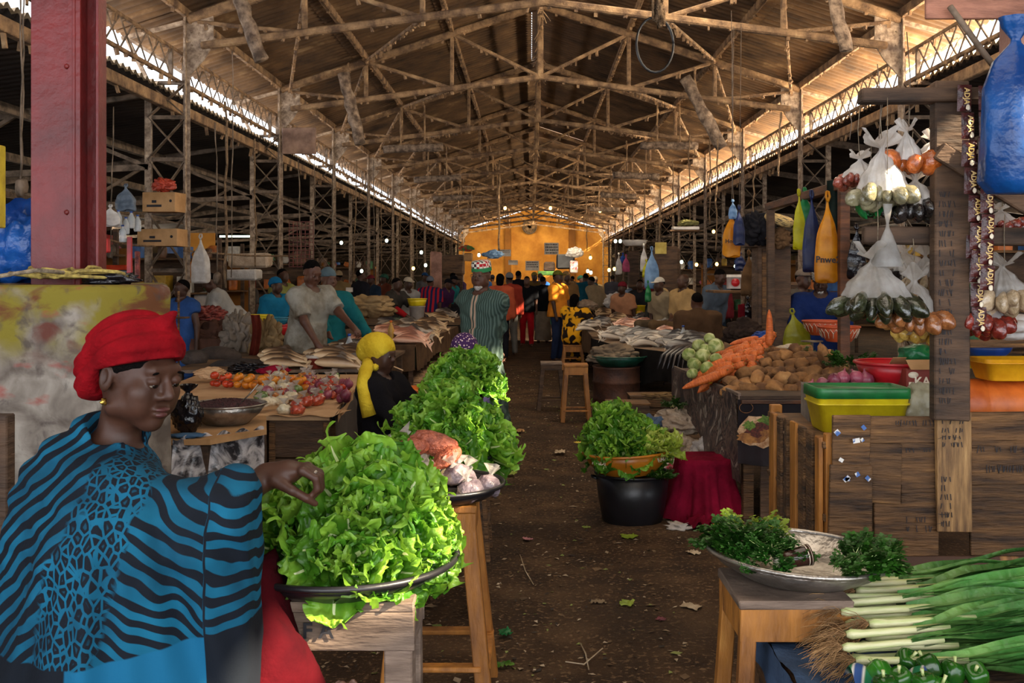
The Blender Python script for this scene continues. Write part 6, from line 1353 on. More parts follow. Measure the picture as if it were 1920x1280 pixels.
# ================================================================ fish tables
m_fishes = []
for nm, c1, c2, c3 in (('silver_fish', 'a3968a', '4a423e', 'b9ab9a'), ('brown_fish', '9c7c5c', '4c3a2c', 'd6b890'), ('pink_fish', 'c78c74', '8a5a4a', 'eec0a6'), ('dark_fish', '5f5a5a', '28262a', '968c82')):
    n_ = NT(nm, .3); sep = n_.N.new('ShaderNodeSeparateXYZ'); n_.L.new(n_.tc, sep.inputs[0]); mr = n_.n('ShaderNodeMapRange', {0: n_.math('ADD', sep.outputs[2], n_.math('MULTIPLY', n_.noise(30), .012)), 1: -.012, 2: .022}); col = n_.ramp(mr, [(0, c3), (.5, c1), (1, c2)]); n_.b.inputs['Specular IOR Level'].default_value = .6; m_fishes.append(n_.done(col, n_.noise(90), .3, .004))
def fish_mesh(mat, L=.30, hgt=.034, wd=.020, bend=.03):
    mb = MB(); n = 10; P_ = [(0, .12), (.05, .55), (.18, .95), (.36, 1), (.55, .85), (.72, .5), (.84, .22), (.90, .16)]
    vs = []
    for t_, k in P_:
        for j in range(n): a = 2 * PI * j / n; vs.append(((t_ - .45) * L, wd * k * math.cos(a), hgt * k * math.sin(a) - bend * (t_ - .45) ** 2 * 4))
    mb.add(vs, [(i * n + j, i * n + (j + 1) % n, (i + 1) * n + (j + 1) % n, (i + 1) * n + j) for i in range(len(P_) - 1) for j in range(n)] + [tuple(range(n))], 0, True)
    x0 = .43 * L; q = -bend * .8
    mb.add([(x0, 0, q + .006), (x0 + .14 * L, .004, q + .035), (x0 + .08 * L, 0, q - .01), (x0 + .14 * L, -.004, q - .055), (x0, 0, q - .006)], [(0, 1, 2), (0, 2, 4), (2, 3, 4)])
    mb.add([(-.1 * L, 0, hgt * .9), (.02 * L, 0, hgt * 1.5), (.15 * L, .002, hgt * .8)], [(0, 1, 2)]); mb.add([(-.2 * L, wd * .9, 0), (-.08 * L, wd * 1.6, -.018), (-.12 * L, wd * .95, .006)], [(0, 1, 2)])
    return mb.mesh('fish', mat)
FM = [fish_mesh(m, bend=b) for m in m_fishes for b in (.02, .06)]
def fish_heap(label, group, c, n, kind, L=1.0, w=.30, rows=3, rz=0.0, dz=.045, lay=0.0, dx=.062):
    """fish laid on their sides, overlapping like shingles"""
    c = Vector(c); sg = 1 if c.x < 0 else -1; yaw = max(-.5, min(.5, rz))
    for i in range(n):
        q = i / n; p = c + Vector((U(-.03, .03) + q * .10 * sg * -1, -.16 + i * .048, .052 + .10 * math.sin(PI * min(q * .85 + .05, 1)) + U(-.004, .004)))
        o = mk('fish', FM[kind * 2 + random.randrange(2)], None, p, None, L * U(1.25, 1.5) * (1 if sg > 0 else 1)); o.rotation_euler = (Matrix.Rotation(yaw * .5 + U(-.07, .07) + (PI if sg < 0 and i % 5 else 0), 3, 'Z') @ Matrix.Rotation(R(U(4, 12)), 3, 'Y') @ Matrix.Rotation(R(30 + U(-10, 10)) * (-1 if not (sg < 0 and i % 5) else 1), 3, 'X')).to_euler()
        tag(o, label, 'fish', group)
m_tabletop = M('wet_brown_table', '7d6248', '43342a', sc=3, rough=.55, bump=.4)
def market_table(label, pts, z, h=.03, mat=None, cloth=None, cdrop=.3):
    t = thing('market_table', label, 'table'); mb = MB(); n = len(pts)
    mb.add([(x, y, z - h) for x, y in pts] + [(x, y, z) for x, y in pts], [tuple(range(n))[::-1], tuple(range(n, 2 * n))] + [(i, (i + 1) % n, n + (i + 1) % n, n + i) for i in range(n)]); mb.build('table_board', mat or m_tabletop, t)
    for x, y in pts:
        cx_, cy_ = sum(p[0] for p in pts) / n, sum(p[1] for p in pts) / n; x += .06 if x < cx_ else -.06; y += .08 if y < cy_ else -.08
        mb = MB(); mb.box((x, y, (z - h) / 2), (.06, .06, z - h), b=.004); mb.build('leg', m_woodd, t)
    if cloth:
        mb = MB()
        for i in range(n):
            a, b_ = Vector((*pts[i], 0)), Vector((*pts[(i + 1) % n], 0)); nrm = Vector((b_.y - a.y, a.x - b_.x, 0)).normalized(); sd_ = i
            mb.grid(lambda u, v: tuple(a.lerp(b_, u) + nrm * (.012 + .02 * v * math.sin(u * (b_ - a).length * 22 + sd_)) + Vector((0, 0, z + .004 - v * cdrop * (1 + .15 * math.sin(u * 9 + sd_))))), max(6, int((b_ - a).length * 14)), 7)
        mb.build('hanging_cloth', cloth, t)
    return t
m_sheet = cl('brown_table_sheet', '6e553e', '44342a'); m_sheetd = cl('black_table_sheet', '2c2826', '191715')
FZ = .80
rl = lambda px, Y: (px - CX) * Y / F
random.seed(51)
market_table('first fish table on the right, behind the rusty drum', [(rl(1160, 12.4), 12.4), (rl(1340, 10.6), 10.6), (rl(1400, 11.2) + .5, 11.2), (rl(1240, 14) + .8, 14.0), (rl(1110, 14), 14.0)], FZ, cloth=m_sheetd, cdrop=.4)
market_table('second long fish table on the right beyond the first', [(rl(1110, 14.4), 14.4), (3.4, 14.4), (3.4, 20), (rl(1085, 20), 20)], FZ, cloth=m_sheet, cdrop=.35)
market_table('third fish table on the right near the columns', [(rl(1120, 21), 21), (4.2, 21), (4.2, 30), (rl(1105, 30), 30)], FZ, cloth=m_sheetd)
heaps = [(1150, 640, 13.6, 9, 0, 1.0, .2), (1190, 640, 13.2, 9, 3, 1.1, .3), (1205, 663, 12.4, 9, 0, 1.05, .2), (1262, 650, 12.3, 8, 3, 1.3, -.5), (1240, 628, 13.8, 8, 2, .9, .2), (1290, 668, 11.6, 10, 3, 1.5, .6), (1170, 612, 16.5, 8, 2, .9, .0), (1120, 608, 17.0, 8, 3, .9, .3), (1205, 607, 16.5, 8, 2, .9, .1), (1240, 612, 16.0, 8, 0, .9, -.2), (1100, 615, 16.0, 7, 0, .9, .4), (1150, 595, 19, 8, 1, .9, .2), (1200, 592, 19, 8, 3, .9, 0), (1130, 583, 22.5, 8, 1, .9, .2), (1175, 583, 22.5, 7, 3, .9, .3), (1215, 581, 22.5, 7, 1, .9, 0), (1150, 573, 25.5, 7, 0, 1, .2), (1190, 572, 26, 7, 3, 1, .4)]
nm_f = ('silver', 'brown', 'pinkish', 'dark')
for i, (px, py, Y, n, kd, L, rz) in enumerate(heaps):
    fish_heap('%s fish in the %s heap counted along the right fish tables' % (nm_f[kd], (ORD + ['fifteenth', 'sixteenth', 'seventeenth', 'eighteenth', 'nineteenth', 'twentieth', 'twenty-first'])[i]), 'fish in heaps on the right tables', (rl(px, Y), Y, FZ), n, kd, L, rz=rz)
for i in range(7):   # long ribbon-like fish hanging over the edge
    mb = MB(); x0 = rl(1255 + i * 9, 11.2); mb.tube([(x0 + .25, 11.5, FZ + .07), (x0 + .05, 11.25, FZ + .06), (x0 - .10, 11.05 + .03 * i, FZ - .01), (x0 - .16, 10.98, FZ - .15)], [.03, .028, .018, .004], 8); tag(mb.build('ribbon_fish', m_fishes[0 if i % 2 else 3]), 'long ribbon fish drooping over the corner of the first right table', 'fish', 'ribbon fish at the table corner')
sack('clear bag of pale fish pieces on the first right table', 1235, 632, 12.8, (.16, .12, .08), M('bagged_fish', 'c9a898', '94796e', sc=14, rough=.3, bump=.6), 3.0, name='fish_bag', cat='bag')
def bottle(label, c, h=.24, r=.035, mat=None, capm=None, name='bottle', n=20): 
    t = thing(name, label, 'bottle', c); mb = MB(); mb.lathe([(.001, 0), (r * .9, 0), (r, .01), (r, h * .3), (r * .96, h * .33), (r, h * .36), (r, h * .62), (r * .55, h * .80), (r * .36, h * .86), (r * .36, h * .94), (.001, h * .94)], n=n); mb.build('bottle_wall', mat or m_film, t)
    mb = MB(); mb.lathe([(.001, h * .92), (r * .42, h * .92), (r * .42, h), (.001, h)], n=12); mb.build('cap', capm or m_blup, t); return t
m_glassy = M('clear_bottle_plastic', 'd6dbe0', 'b9c0c6', rough=.1, bump=.1, bs=20, alpha=.45)
bottle('clear water bottle standing on the right fish table', (rl(1281, 12.2), 12.2, FZ), .27, .042, m_glassy)
basin('dark_red_basin', 'dark red basin behind the clear water bottle', 1262, 622, 13.4, .20, .07, M('dark_red_plastic', '5c1418', '3c0c10', rough=.4), zb=FZ)
t = thing('yellow_bucket', 'yellow bucket with faint red print beyond the right fish tables', 'bucket', (rl(1198, 20.5), 20.5, FZ)); mb = MB(); mb.lathe([(.001, 0), (.11, 0), (.13, .27), (.137, .275), (.137, .29), (.12, .29), (.10, .02), (.001, .02)], n=24); mb.build('bucket_wall', m_yel, t); mb = MB(); mb.box((0, -.128, .14), (.12, .004, .08)); mb.build('print', M('red_print', 'c05030', 'e0c81c', sc=60, lo=.48, hi=.52, bump=0), t)
for a in (('white sack of rice beyond the orange-shirted man', 1162, 565, 21, (.34, .25, .2), m_sackw, 2), ('beige sack under the white one beyond the right tables', 1100, 573, 24, (.3, .25, .14), m_sack, 4)): sack(*a[:6], a[6])
# ================================================================ left: near table with the metal bowl
random.seed(61)
LT1 = [(rl(500, 5.6), 5.6), (rl(495, 6.1), 6.15), (-2.9, 6.3), (-2.9, 5.2), (rl(400, 5.3), 5.25)]
market_table('near table on the left holding the metal bowl', LT1, .80, mat=m_card)
mb = MB(); mb.grid(lambda u, v: (rl(330 + 165 * u, 5.25 + .35 * u), 5.25 + .4 * u - .05 - .14 * v * math.sin(PI * u) - .03 * math.sin(u * 23 + v * 3) * v, .81 - v * (.24 + .12 * math.sin(u * 2.5)) - .012 * math.sin(u * 31 + v * 9)), 60, 20)
tag(mb.build('plastic_sheeting', M('crumpled_newsprint_plastic', 'a9a4a4', '2c2a2e', sc=7, rough=.28, bump=1.0, bs=9, c3='d9d2cc', lo=.44, hi=.56, dist=1.5)), 'crumpled black and white plastic sheeting hanging over the near left table', 'plastic sheet')
p = onz(420, 772, .80); t = rimmed('metal_bowl', 'large steel bowl of dark hibiscus on the near left table', 'bowl', (rl(420, 5.75), 5.8, .803), .225, .115, m_steel, .010, flare=.55)
mb = MB(); mb.grid(lambda u, v: ((.205 * v) * math.cos(2 * PI * u), (.205 * v) * math.sin(2 * PI * u), .104 + .038 * (1 - v * v) + .010 * nz(v * math.cos(2 * PI * u) * 26, v * math.sin(2 * PI * u) * 26, 1, 2)), 90, 26, wrap=True)
o = mb.build('dried_hibiscus', M('dried_hibiscus', '5c3036', '261216', sc=60, rough=.8, bump=1.0, bs=120, c3='7d4a4c'), None, t.location); tag(o, 'dark dried hibiscus filling the large steel bowl', 'hibiscus', kind='stuff')
mb = MB(); mb.tube([(0, 0, 0), (.05, .01, .05), (.10, .02, .11)], .005, 6); blob(mb, (-.01, 0, 0), (.03, .02, .006), 0, 1, 2); tag(mb.build('spoon', m_steel, None, (rl(445, 5.7), 5.75, .925)), 'steel spoon stuck in the hibiscus', 'spoon')
mb = MB(); blob(mb, (0, 0, .10), (.085, .08, .12), .2, 2, 4, seed=7, crease=.2, cf=3.2, flat=.1); mb.lathe([(.03, .19), (.012, .215), (.012, .225), (.04, .25), (.05, .265)], n=16, wob=.15); tag(mb.build('black_bag', m_blkbag, None, (rl(352, 5.45), 5.45, .803)), 'knotted shiny black bag beside the steel bowl', 'plastic bag')
mb = MB(); blob(mb, (0, 0, .01), (.09, .05, .014), .3, 2, 3); tag(mb.build('blue_cap_cloth', cl('denim_blue', '4c6a8a', '2f4660'), None, (rl(345, 5.25), 5.3, .803)), 'scrap of blue cloth at the near edge of the left table', 'cloth')
mb = MB(); blob(mb, (0, 0, .0), (.30, .22, .26), .2, 1.5, 4, seed=5, crease=.15); tag(mb.build('stone_block', M('brown_stone', '8d7157', '5e4a38', sc=5, rough=.9, bump=.8), None, (rl(468, 5.7) + .02, 5.85, .25)), 'rough brown stone under the crumpled plastic sheeting', 'stone')
# tomato table
T1 = [(rl(505, 6.5), 6.5), (rl(618, 6.5), 6.5), (rl(690, 9.3), 9.3), (-3.1, 9.3), (-2.9, 6.6)]
market_table('tomato and onion table on the left with a kraft paper top', T1, .75, mat=m_paper, cloth=None)
t = thing('wooden_crate', 'dark brown wooden crate forming the front of the tomato table', 'crate', (0, 0, 0))
x0, x1 = rl(505, 6.48), rl(618, 6.48)
for i in range(3): mb = MB(); mb.box(((x0 + x1) / 2, 6.49, .60 - i * .245), (x1 - x0, .02, .235), b=.003, jit=.003); mb.build('plank', m_woodd, t)
for x in (x0 + .02, x1 - .02): mb = MB(); mb.box((x, 6.475, .36), (.04, .02, .70), b=.003); mb.build('batten', m_woodb, t)
mb = MB(); mb.grid(lambda u, v: (rl(622 + 68 * u, 6.5 + 2.4 * u) + .02 + .02 * math.sin(u * 9) * v + .03 * v, 6.5 + 2.5 * u, .755 - .55 * v - .02 * math.sin(u * 6) * v), 30, 12); tag(mb.build('black_sheet', M('grey_black_rubber', '4c4846', '2f2c2b', sc=3, rough=.6, bump=.3)), 'grey-black rubber sheet hanging on the aisle side of the tomato table', 'sheet')
mb = MB(); mb.grid(lambda u, v: (rl(500 + 125 * u, 6.45) + .06 * v * v, 6.44 + .35 * v, .757 + .008 * math.sin(u * 12)), 12, 4); mb.grid(lambda u, v: (rl(625 + 60 * u, 6.46 + 2.6 * u) + .03, 6.46 + 2.7 * u, .758 - .05 * v + .01 * math.sin(u * 21)), 24, 4); tag(mb.build('paper_edge', m_paper), 'torn kraft paper edge lapping over the tomato table', 'paper')
m_tom = M('tomato_skin', 'd0482a', '9c2c18', sc=3, rough=.22, bump=0, c3='e0762c', rand=.3); m_tomo = M('orange_tomato_skin', 'e0912c', 'c86a1c', sc=3, rough=.22, bump=0, c3='e8b040', rand=.2)
def tomato(mat): mb = MB(); mb.lathe([(.001, -.030), (.018, -.028), (.033, -.014), (.036, 0), (.033, .014), (.018, .026), (.004, .022), (.001, .023)], n=14); mb.lathe([(.001, .024), (.010, .027), (.003, .03), (.001, .034)], n=5, m=1); return mb.mesh('tomato', [mat, m_leafd])
TM, TMO = tomato(m_tom), tomato(m_tomo)
for i in range(44):
    px = 400 + 180 * (i % 22) / 22 + U(-5, 5); back = i // 22; Y = 8.3 - .016 * (i % 22) - back * .16; z = .79 + (.05 if i % 3 == 0 else 0)
    orange = px > 440; o = mk('tomato', TMO if orange else TM, None, (rl(px, Y), Y, z), (U(-.5, .5), U(-.5, .5), 0), U(.8, 1.1)); tag(o, '%s tomato in the %s row at the back of the tomato table' % ('orange' if orange else 'red', 'far' if back == 0 else 'second'), 'tomato', 'tomatoes at the back of the tomato table')
random.seed(62)
for i in range(34):
    px, py = U(575, 655), U(712, 745); Y = (H - .80) * F / (py - CY); kind = random.random(); k = (i % 3)
    if kind < .45: o = mk('tomato', TM, None, (rl(px, Y), Y, .785 + .03 * (i % 2)), (U(-.5, .5), U(-.5, .5), 0), U(.85, 1.15)); tag(o, 'loose red tomato near the %s edge of the paper' % ('aisle' if px > 615 else 'inner'), 'tomato', 'loose tomatoes near the paper edge')
    else: o = mk('onion', ON, None, (rl(px, Y), Y, .785 + .03 * (i % 2)), (U(-1, 1), U(-1, 1), 0), U(.85, 1.1)); tag(o, 'purple onion near the %s edge of the kraft paper' % ('aisle' if px > 615 else 'inner'), 'onion', 'onions on the tomato table')
MIX = [knotbag_mesh(i + 20, g, (.06, .05, .042)) for i, g in enumerate((goods('bagged_tomatoes', 'c04c30', '8c2c1c', 'dd8a4a'), goods('bagged_greens', '6f8a3c', '44602a', 'b5c47a'), m_garlic, goods('bagged_chillies', 'c98a3a', '9c4a20', 'e0c060'), goods('bagged_onions', 'a85a6a', '6e3444', 'd0a0a8')))]
nmx = ('red tomatoes', 'green vegetables', 'pale garlic', 'yellow and red chillies', 'purple onions')
random.seed(63)
for i in range(46):
    px = U(490, 632); py = 700 + 66 * random.random() ** .8; Y = (H - .80) * F / (py - CY); k = random.randrange(5) if py < 745 else (2 if px < 555 else random.choice((1, 0, 4)))
    o = mk('vegetable_bag', MIX[k], None, (rl(px, Y), Y, .757 + .03 * (i % 2)), (U(-.3, .3), U(-.3, .3), U(0, 6)), U(.8, 1.05)); tag(o, 'small clear bag of %s on the %s of the tomato table' % (nmx[k], 'near part' if py > 740 else 'middle'), 'bag', 'bagged vegetables on the tomato table')
sack('crumpled black plastic at the back of the tomato table', 465, 690, 8.9, (.20, .10, .06), m_blkbag, 3.0, name='black_plastic', cat='plastic bag', crease=.6)
sack('crimson net bag beside the crumpled black plastic', 514, 695, 8.8, (.15, .08, .05), cl('crimson_net', 'a01c38', '6a1024'), 5.0, name='net_bag', cat='bag')
sack('crumpled kraft paper by the plinth corner', 395, 700, 8.6, (.14, .08, .06), m_paper, 9.0, name='crumpled_paper', cat='paper')
# left fish tables
market_table('first fish table on the left behind the tomatoes', [(-3.4, 9.4), (rl(700, 9.5), 9.5), (rl(760, 12.0), 12.0), (-3.6, 12.4)], .78)
market_table('second fish table on the left along the aisle', [(-3.3, 12.6), (rl(778, 12.6), 12.6), (rl(858, 17.5), 17.5), (-3.0, 17.5)], .80, cloth=m_sheet)
market_table('third fish table on the left in front of the seated men', [(-3.6, 17.8), (rl(862, 18), 18), (rl(885, 27), 27), (-3.6, 27)], .80, cloth=m_sheetd)
lh = [(540, 700, 9.62, 7, 1, 1.1, 1.3), (640, 697, 9.62, 7, 1, 1.1, 1.4), (565, 692, 9.9, 9, 1, 1.1, 1.4), (612, 690, 9.9, 9, 1, 1.1, 1.4), (668, 688, 10.0, 8, 1, 1.1, 1.3), (600, 672, 10.9, 8, 3, 1.1, 1.5), (650, 668, 11.0, 9, 1, 1.1, 1.3), (690, 665, 11.0, 8, 0, 1, 1.2), (640, 655, 11.8, 8, 1, 1, 1.4), (690, 650, 11.8, 8, 2, 1, 1.3), (772, 660, 12.9, 11, 2, 1.15, 1.2), (745, 650, 13.2, 9, 2, 1.1, 1.3), (778, 640, 13.9, 11, 0, 1.15, 1.2), (735, 636, 14.2, 8, 2, 1, 1.3), (800, 630, 14.8, 10, 1, 1.1, 1.1), (750, 625, 15.2, 8, 1, 1, 1.3), (815, 618, 16.3, 9, 1, 1.1, 1.1), (775, 613, 16.6, 8, 0, 1, 1.3), (735, 612, 16.6, 7, 3, 1, 1.2), (830, 600, 19.3, 8, 1, 1.1, 1), (790, 598, 19.5, 8, 3, 1.1, 1), (840, 590, 21.5, 8, 0, 1.1, 1), (810, 588, 22, 8, 1, 1, 1)]
for i, (px, py, Y, n, kd, L, rz) in enumerate(lh):
    fish_heap('%s fish in the %s heap counted along the left fish tables' % (nm_f[kd], (ORD + ['fifteenth', 'sixteenth', 'seventeenth', 'eighteenth', 'nineteenth', 'twentieth', 'twenty-first', 'twenty-second', 'twenty-third'])[i]), 'fish in heaps on the left tables', (rl(px, Y), Y, .785 if Y < 12.5 else .80), n, kd, L, rz=(rz - 1.3))
def pot(label, px, py, Y, r, h, mat, lidm=None, zb=.78, name='pot', cat='pot'):
    t = thing(name, label, cat, (rl(px, Y), Y, zb)); mb = MB(); mb.lathe([(.001, 0), (r * .85, 0), (r, h), (r + .006, h), (r + .006, h - .01), (r - .01, h - .005), (r * .8, .02), (.001, .02)], n=24); mb.build('pot_wall', mat, t)
    if lidm: mb = MB(); mb.lathe([(.001, h + .012), (r + .008, h + .010), (r + .010, h - .015), (r, h - .015)], n=24); mb.build('lid', lidm, t)
    return t
m_wpl = M('white_plastic', 'd9cfc4', 'b0a598', sc=3, rough=.5, bump=.05)
pot('red-labelled pot with a white lid among the left fish', 592, 690, 9.6, .085, .115, M('red_label', 'b04a38', '8c3628', rough=.5), m_wpl)
pot('translucent red tub among the left fish', 650, 672, 10.6, .09, .12, m_redp)
basin('orange_bucket', 'orange basin beyond the woman in the yellow scarf', 775, 716, 8.2, .17, .14, m_orgp, zb=.60)
splay_stool('low stool under the orange basin behind the yellow scarf', (rl(775, 8.2), 8.2, 0), .3, .3, .60, mat=m_woodd, splay=.03)
bottle('cloudy yellow bottle with an orange cap on the left fish table', (rl(733, 12.9), 12.9, .80), .30, .042, M('cloudy_yellow_plastic', 'd0a24a', 'a87c30', rough=.35), m_orgp)
bottle('clear water bottle with blue cap beside the man in grey', (rl(655, 10.2), 10.2, .78), .30, .045, m_glassy); bottle('empty clear jar beside the water bottle', (rl(640, 10.3), 10.3, .78), .20, .06, m_glassy, m_wpl, 'jar')
t = pot('white bucket with yellow rim on the left tables', 782, 580, 17.4, .14, .24, m_wpl, None, .92, 'bucket', 'bucket'); rimmed('yellow_basin', 'yellow basin stacked in the white bucket', 'basin', (rl(782, 17.4), 17.4, 1.165), .17, .12, m_yel, .014, flare=.8)
market_table('small raised stand under the white bucket', [(rl(764, 17.2), 17.2), (rl(802, 17.2), 17.2), (rl(802, 17.7), 17.7), (rl(764, 17.7), 17.7)], .92)
sack('bundled burlap sack tied with rope behind the grey-shirted man', 690, 575, 14.5, (.42, .3, .18), cl('tan_burlap', '9a805c', '6a5438'), 2.0)
pot('brown dented tin beside the cloudy bottle', 700, 625, 13.0, .10, .12, m_woodb, None, .80)
# aisle-side wicker chopping blocks
mb = MB(); mb.lathe([(.001, .5), (.17, .5), (.18, .48), (.17, .0), (.001, 0)], n=24, wob=.03); tag(mb.build('chopping_block', m_woodb, None, (rl(805, 8.9), 9.0, .0)), 'round wooden chopping block in front of the robed man', 'block')
# draped cloths and blocks behind the bowl table
random.seed(71)
for a in (('brown leather-like cloth draped over the butcher block', 405, 640, 12.2, (.42, .3, .25), cl('brown_hide', '5e4034', '3c2820'), 2, .62), ('grey rags hanging beside the brown drape', 445, 625, 11.8, (.22, .2, .3), cl('grey_rags', '8d8074', '5c5248'), 3, .60), ('tan burlap strip arched over the block', 500, 640, 11.5, (.22, .15, .32), cl('tan_burlap', '9a805c', '6a5438'), 4, .58)):
    sack(*a[:6], a[6] * 2.1, crease=.5, cf=3.0, name='draped_cloth', cat='cloth')
for i, (px, py, Y, r) in enumerate(((410, 668, 10.8, (.26, .16, .11)), (365, 672, 10.2, (.14, .12, .09)), (470, 690, 9.9, (.45, .12, .10)))):
    mb = MB(); blob(mb, (0, 0, 0), r, .12, 1.2, 3, seed=i); tag(mb.build('stone_block', M('dark_stone', '463a34', '2a2320', sc=5, rough=.85, bump=.8), None, at(px, py, Y)), ['dark stone slab below the brown drape', 'rounded stone near the boy in the blue apron', 'long grey stone edge of the butcher stall'][i], 'stone')
mb = MB(); mb.grid(lambda u, v: (.10 * (u - .5) + .02 * math.sin(v * 5), .04 * math.sin(u * 9), -.55 * v), 10, 16); tag(mb.build('red_scarf', cl('red_brown_scarf', '6e2c22', '42180f'), None, at(478, 590, 11.2)), 'reddish-brown cloth strip hanging by the burlap', 'cloth')
sack('heap of red raw meat on the butcher stall', 385, 590, 12.6, (.30, .2, .12), M('raw_meat', '9c4438', '5e201c', sc=14, rough=.35, bump=.8, c3='c98a7c'), 6.0, name='meat_heap', cat='meat', crease=.5, cf=4)
sack('second heap of meat behind the red-capped woman', 350, 585, 14.6, (.26, .2, .14), _mats['raw_meat'], 2.0, name='meat_heap', cat='meat', crease=.5, cf=4)
market_table('butcher stall table behind the painted plinth', [(-5.0, 11.9), (rl(560, 11.9), 11.9), (rl(560, 13.6), 13.6), (-5.2, 13.6)], .92, cloth=cl('brown_hide', '5e4034'), cdrop=.5)
pot('yellow lidded bucket on the butcher stall', 481, 600, 12.3, .125, .19, M('ochre_plastic', 'b5943c', '8a6c24', rough=.5), None, .92, 'bucket', 'bucket'); rimmed('yellow_basin', 'yellow-rimmed basin on top of the lidded bucket', 'basin', (rl(481, 12.3), 12.3, 1.11), .19, .08, m_yel, .014, flare=.8)
rimmed('teal_basin', 'teal blue basin beside the yellow lidded bucket', 'basin', (rl(515, 12.8), 12.8, 1.05), .19, .09, M('teal_plastic', '2c8aa8', '1c6280', rough=.4), .014, flare=.7); rimmed('red_basin', 'red basin under the teal blue basin', 'basin', (rl(515, 12.8), 12.8, .92), .22, .13, m_redp, .014, flare=.7)
mb = MB(); mb.box((0, 0, 0), (.02, .02, 1.2)); mb.box((-.05, 0, .3), (.30, .16, .02), b=.004); tag(mb.build('wooden_chair_back', m_woodb, None, (rl(335, 11.3), 11.3, .9)), 'weathered chair back beside the boy in the blue apron', 'chair')
# debris on the ground
m_scrap = M('pale_litter', 'c9b498', '8a7458', sc=6, rough=.9, bump=.2, rand=.4); random.seed(81)
mb = MB()
for i in range(2600):
    y = 3.0 + 15 * random.random() ** 1.2; x = U(-.75, 1.0) if y > 6 else U(-.9, .75); s = U(.005, .019) * (1.0 if random.random() < .93 else 2.2); a = U(0, 6.3); z = uneven(x, y) + .003
    c, s_ = math.cos(a) * s, math.sin(a) * s; q = U(.3, .9); mb.add([(x - c, y - s_, z), (x + s_ * q, y - c * q, z + U(0, .008)), (x + c, y + s_, z + U(0, .006)), (x - s_ * q, y + c * q, z + U(0, .008))], [(0, 1, 2, 3)], random.choice((0, 0, 1, 1, 2, 3)))
tag(mb.build('litter', [m_scrap, M('brown_litter', '6e5438', '4c3824', rough=.9), M('dark_litter', '3c3026', '241c16', rough=.9), M('leaf_litter', '8a8f4a', '5c6a2c', rough=.8)]), 'fine scraps and straw strewn over the aisle floor', 'litter', kind='stuff')
def scrap(label, px, py, r, mat, seed, name='paper_scrap', cat='scrap'):
    Y = H * F / (py - CY); p = (rl(px, Y), Y, .012); mb = MB(); mb.grid(lambda u, v: ((u - .5) * 2 * r * (1 + .4 * nz(v * 3, seed, 0)), (v - .5) * r * 1.5 * (1 + .4 * nz(u * 3, seed, 1)), .25 * r * abs(nz(u * 4, v * 4, seed)) * 2), 9, 7); tag(mb.build(name, mat, None, p, (0, 0, seed)), label, cat)
for i, (px, py, r, m, lab) in enumerate(((1122, 1132, .035, m_scrap, 'curled white paper scrap in the middle of the near floor'), (1175, 1135, .04, m_leafy, 'yellowed lettuce leaf beside the curled paper scrap'), (1295, 1142, .045, m_scrap, 'long white paper scrap near the herb tray stool'), (1240, 1165, .025, M('purple_petal', '7a3040', '501c28'), 'small purple scrap below the long paper scrap'), (1300, 1040, .04, m_scrap, 'pale scrap on the floor left of the herb tray'), (1100, 992, .03, m_leafy, 'pale leaf scrap below the black tub'), (1050, 850, .06, m_scrap, 'crumpled scrap on the floor left of the orange basin'), (1085, 832, .04, m_yel, 'yellow leaf on the floor behind the basin'), (960, 812, .12, m_card, 'flat piece of cardboard by the second lettuce heap'), (988, 1014, .03, M('pink_scrap', 'c98a90', 'a86a70'), 'pink scrap in the middle of the aisle'), (945, 1250, .035, m_leaf, 'green lettuce scrap at the foot of the splay stool'), (947, 1190, .04, m_bg, 'green plastic scrap beside the splay stool'), (1180, 1010, .05, m_leafy, 'yellow peel scrap in front of the black tub'), (960, 890, .05, m_leafy, 'dry leaf at the left edge of the aisle'))):
    scrap(lab, px, py, r, m, i * 1.3)
for i, pts in enumerate((((975, 1040), (985, 1070), (1000, 1095)), ((1060, 1240), (1095, 1245), (1130, 1215)), ((1088, 1205), (1098, 1225), (1104, 1255)))):
    mb = MB(); mb.tube([onz(x, y, .008) for x, y in pts], .003, 5); tag(mb.build('straw', m_scrap), ['curved dry stalk in the middle of the aisle', 'long looping dry stalk at the bottom of the aisle', 'straight dry stalk crossing the looping one'][i], 'straw')
# rubbish bag between the stool legs
sack('pink-white translucent rubbish bag under the grey FA stool', 655, 1215, 3.3, (.13, .12, .16), M('rubbish_film', 'c9a9a0', '8a6a60', sc=9, rough=.25, bump=.8, c3='e0d2cc'), 4.0, name='rubbish_bag', cat='plastic bag'); 
C.objects[-1].location.z = .14
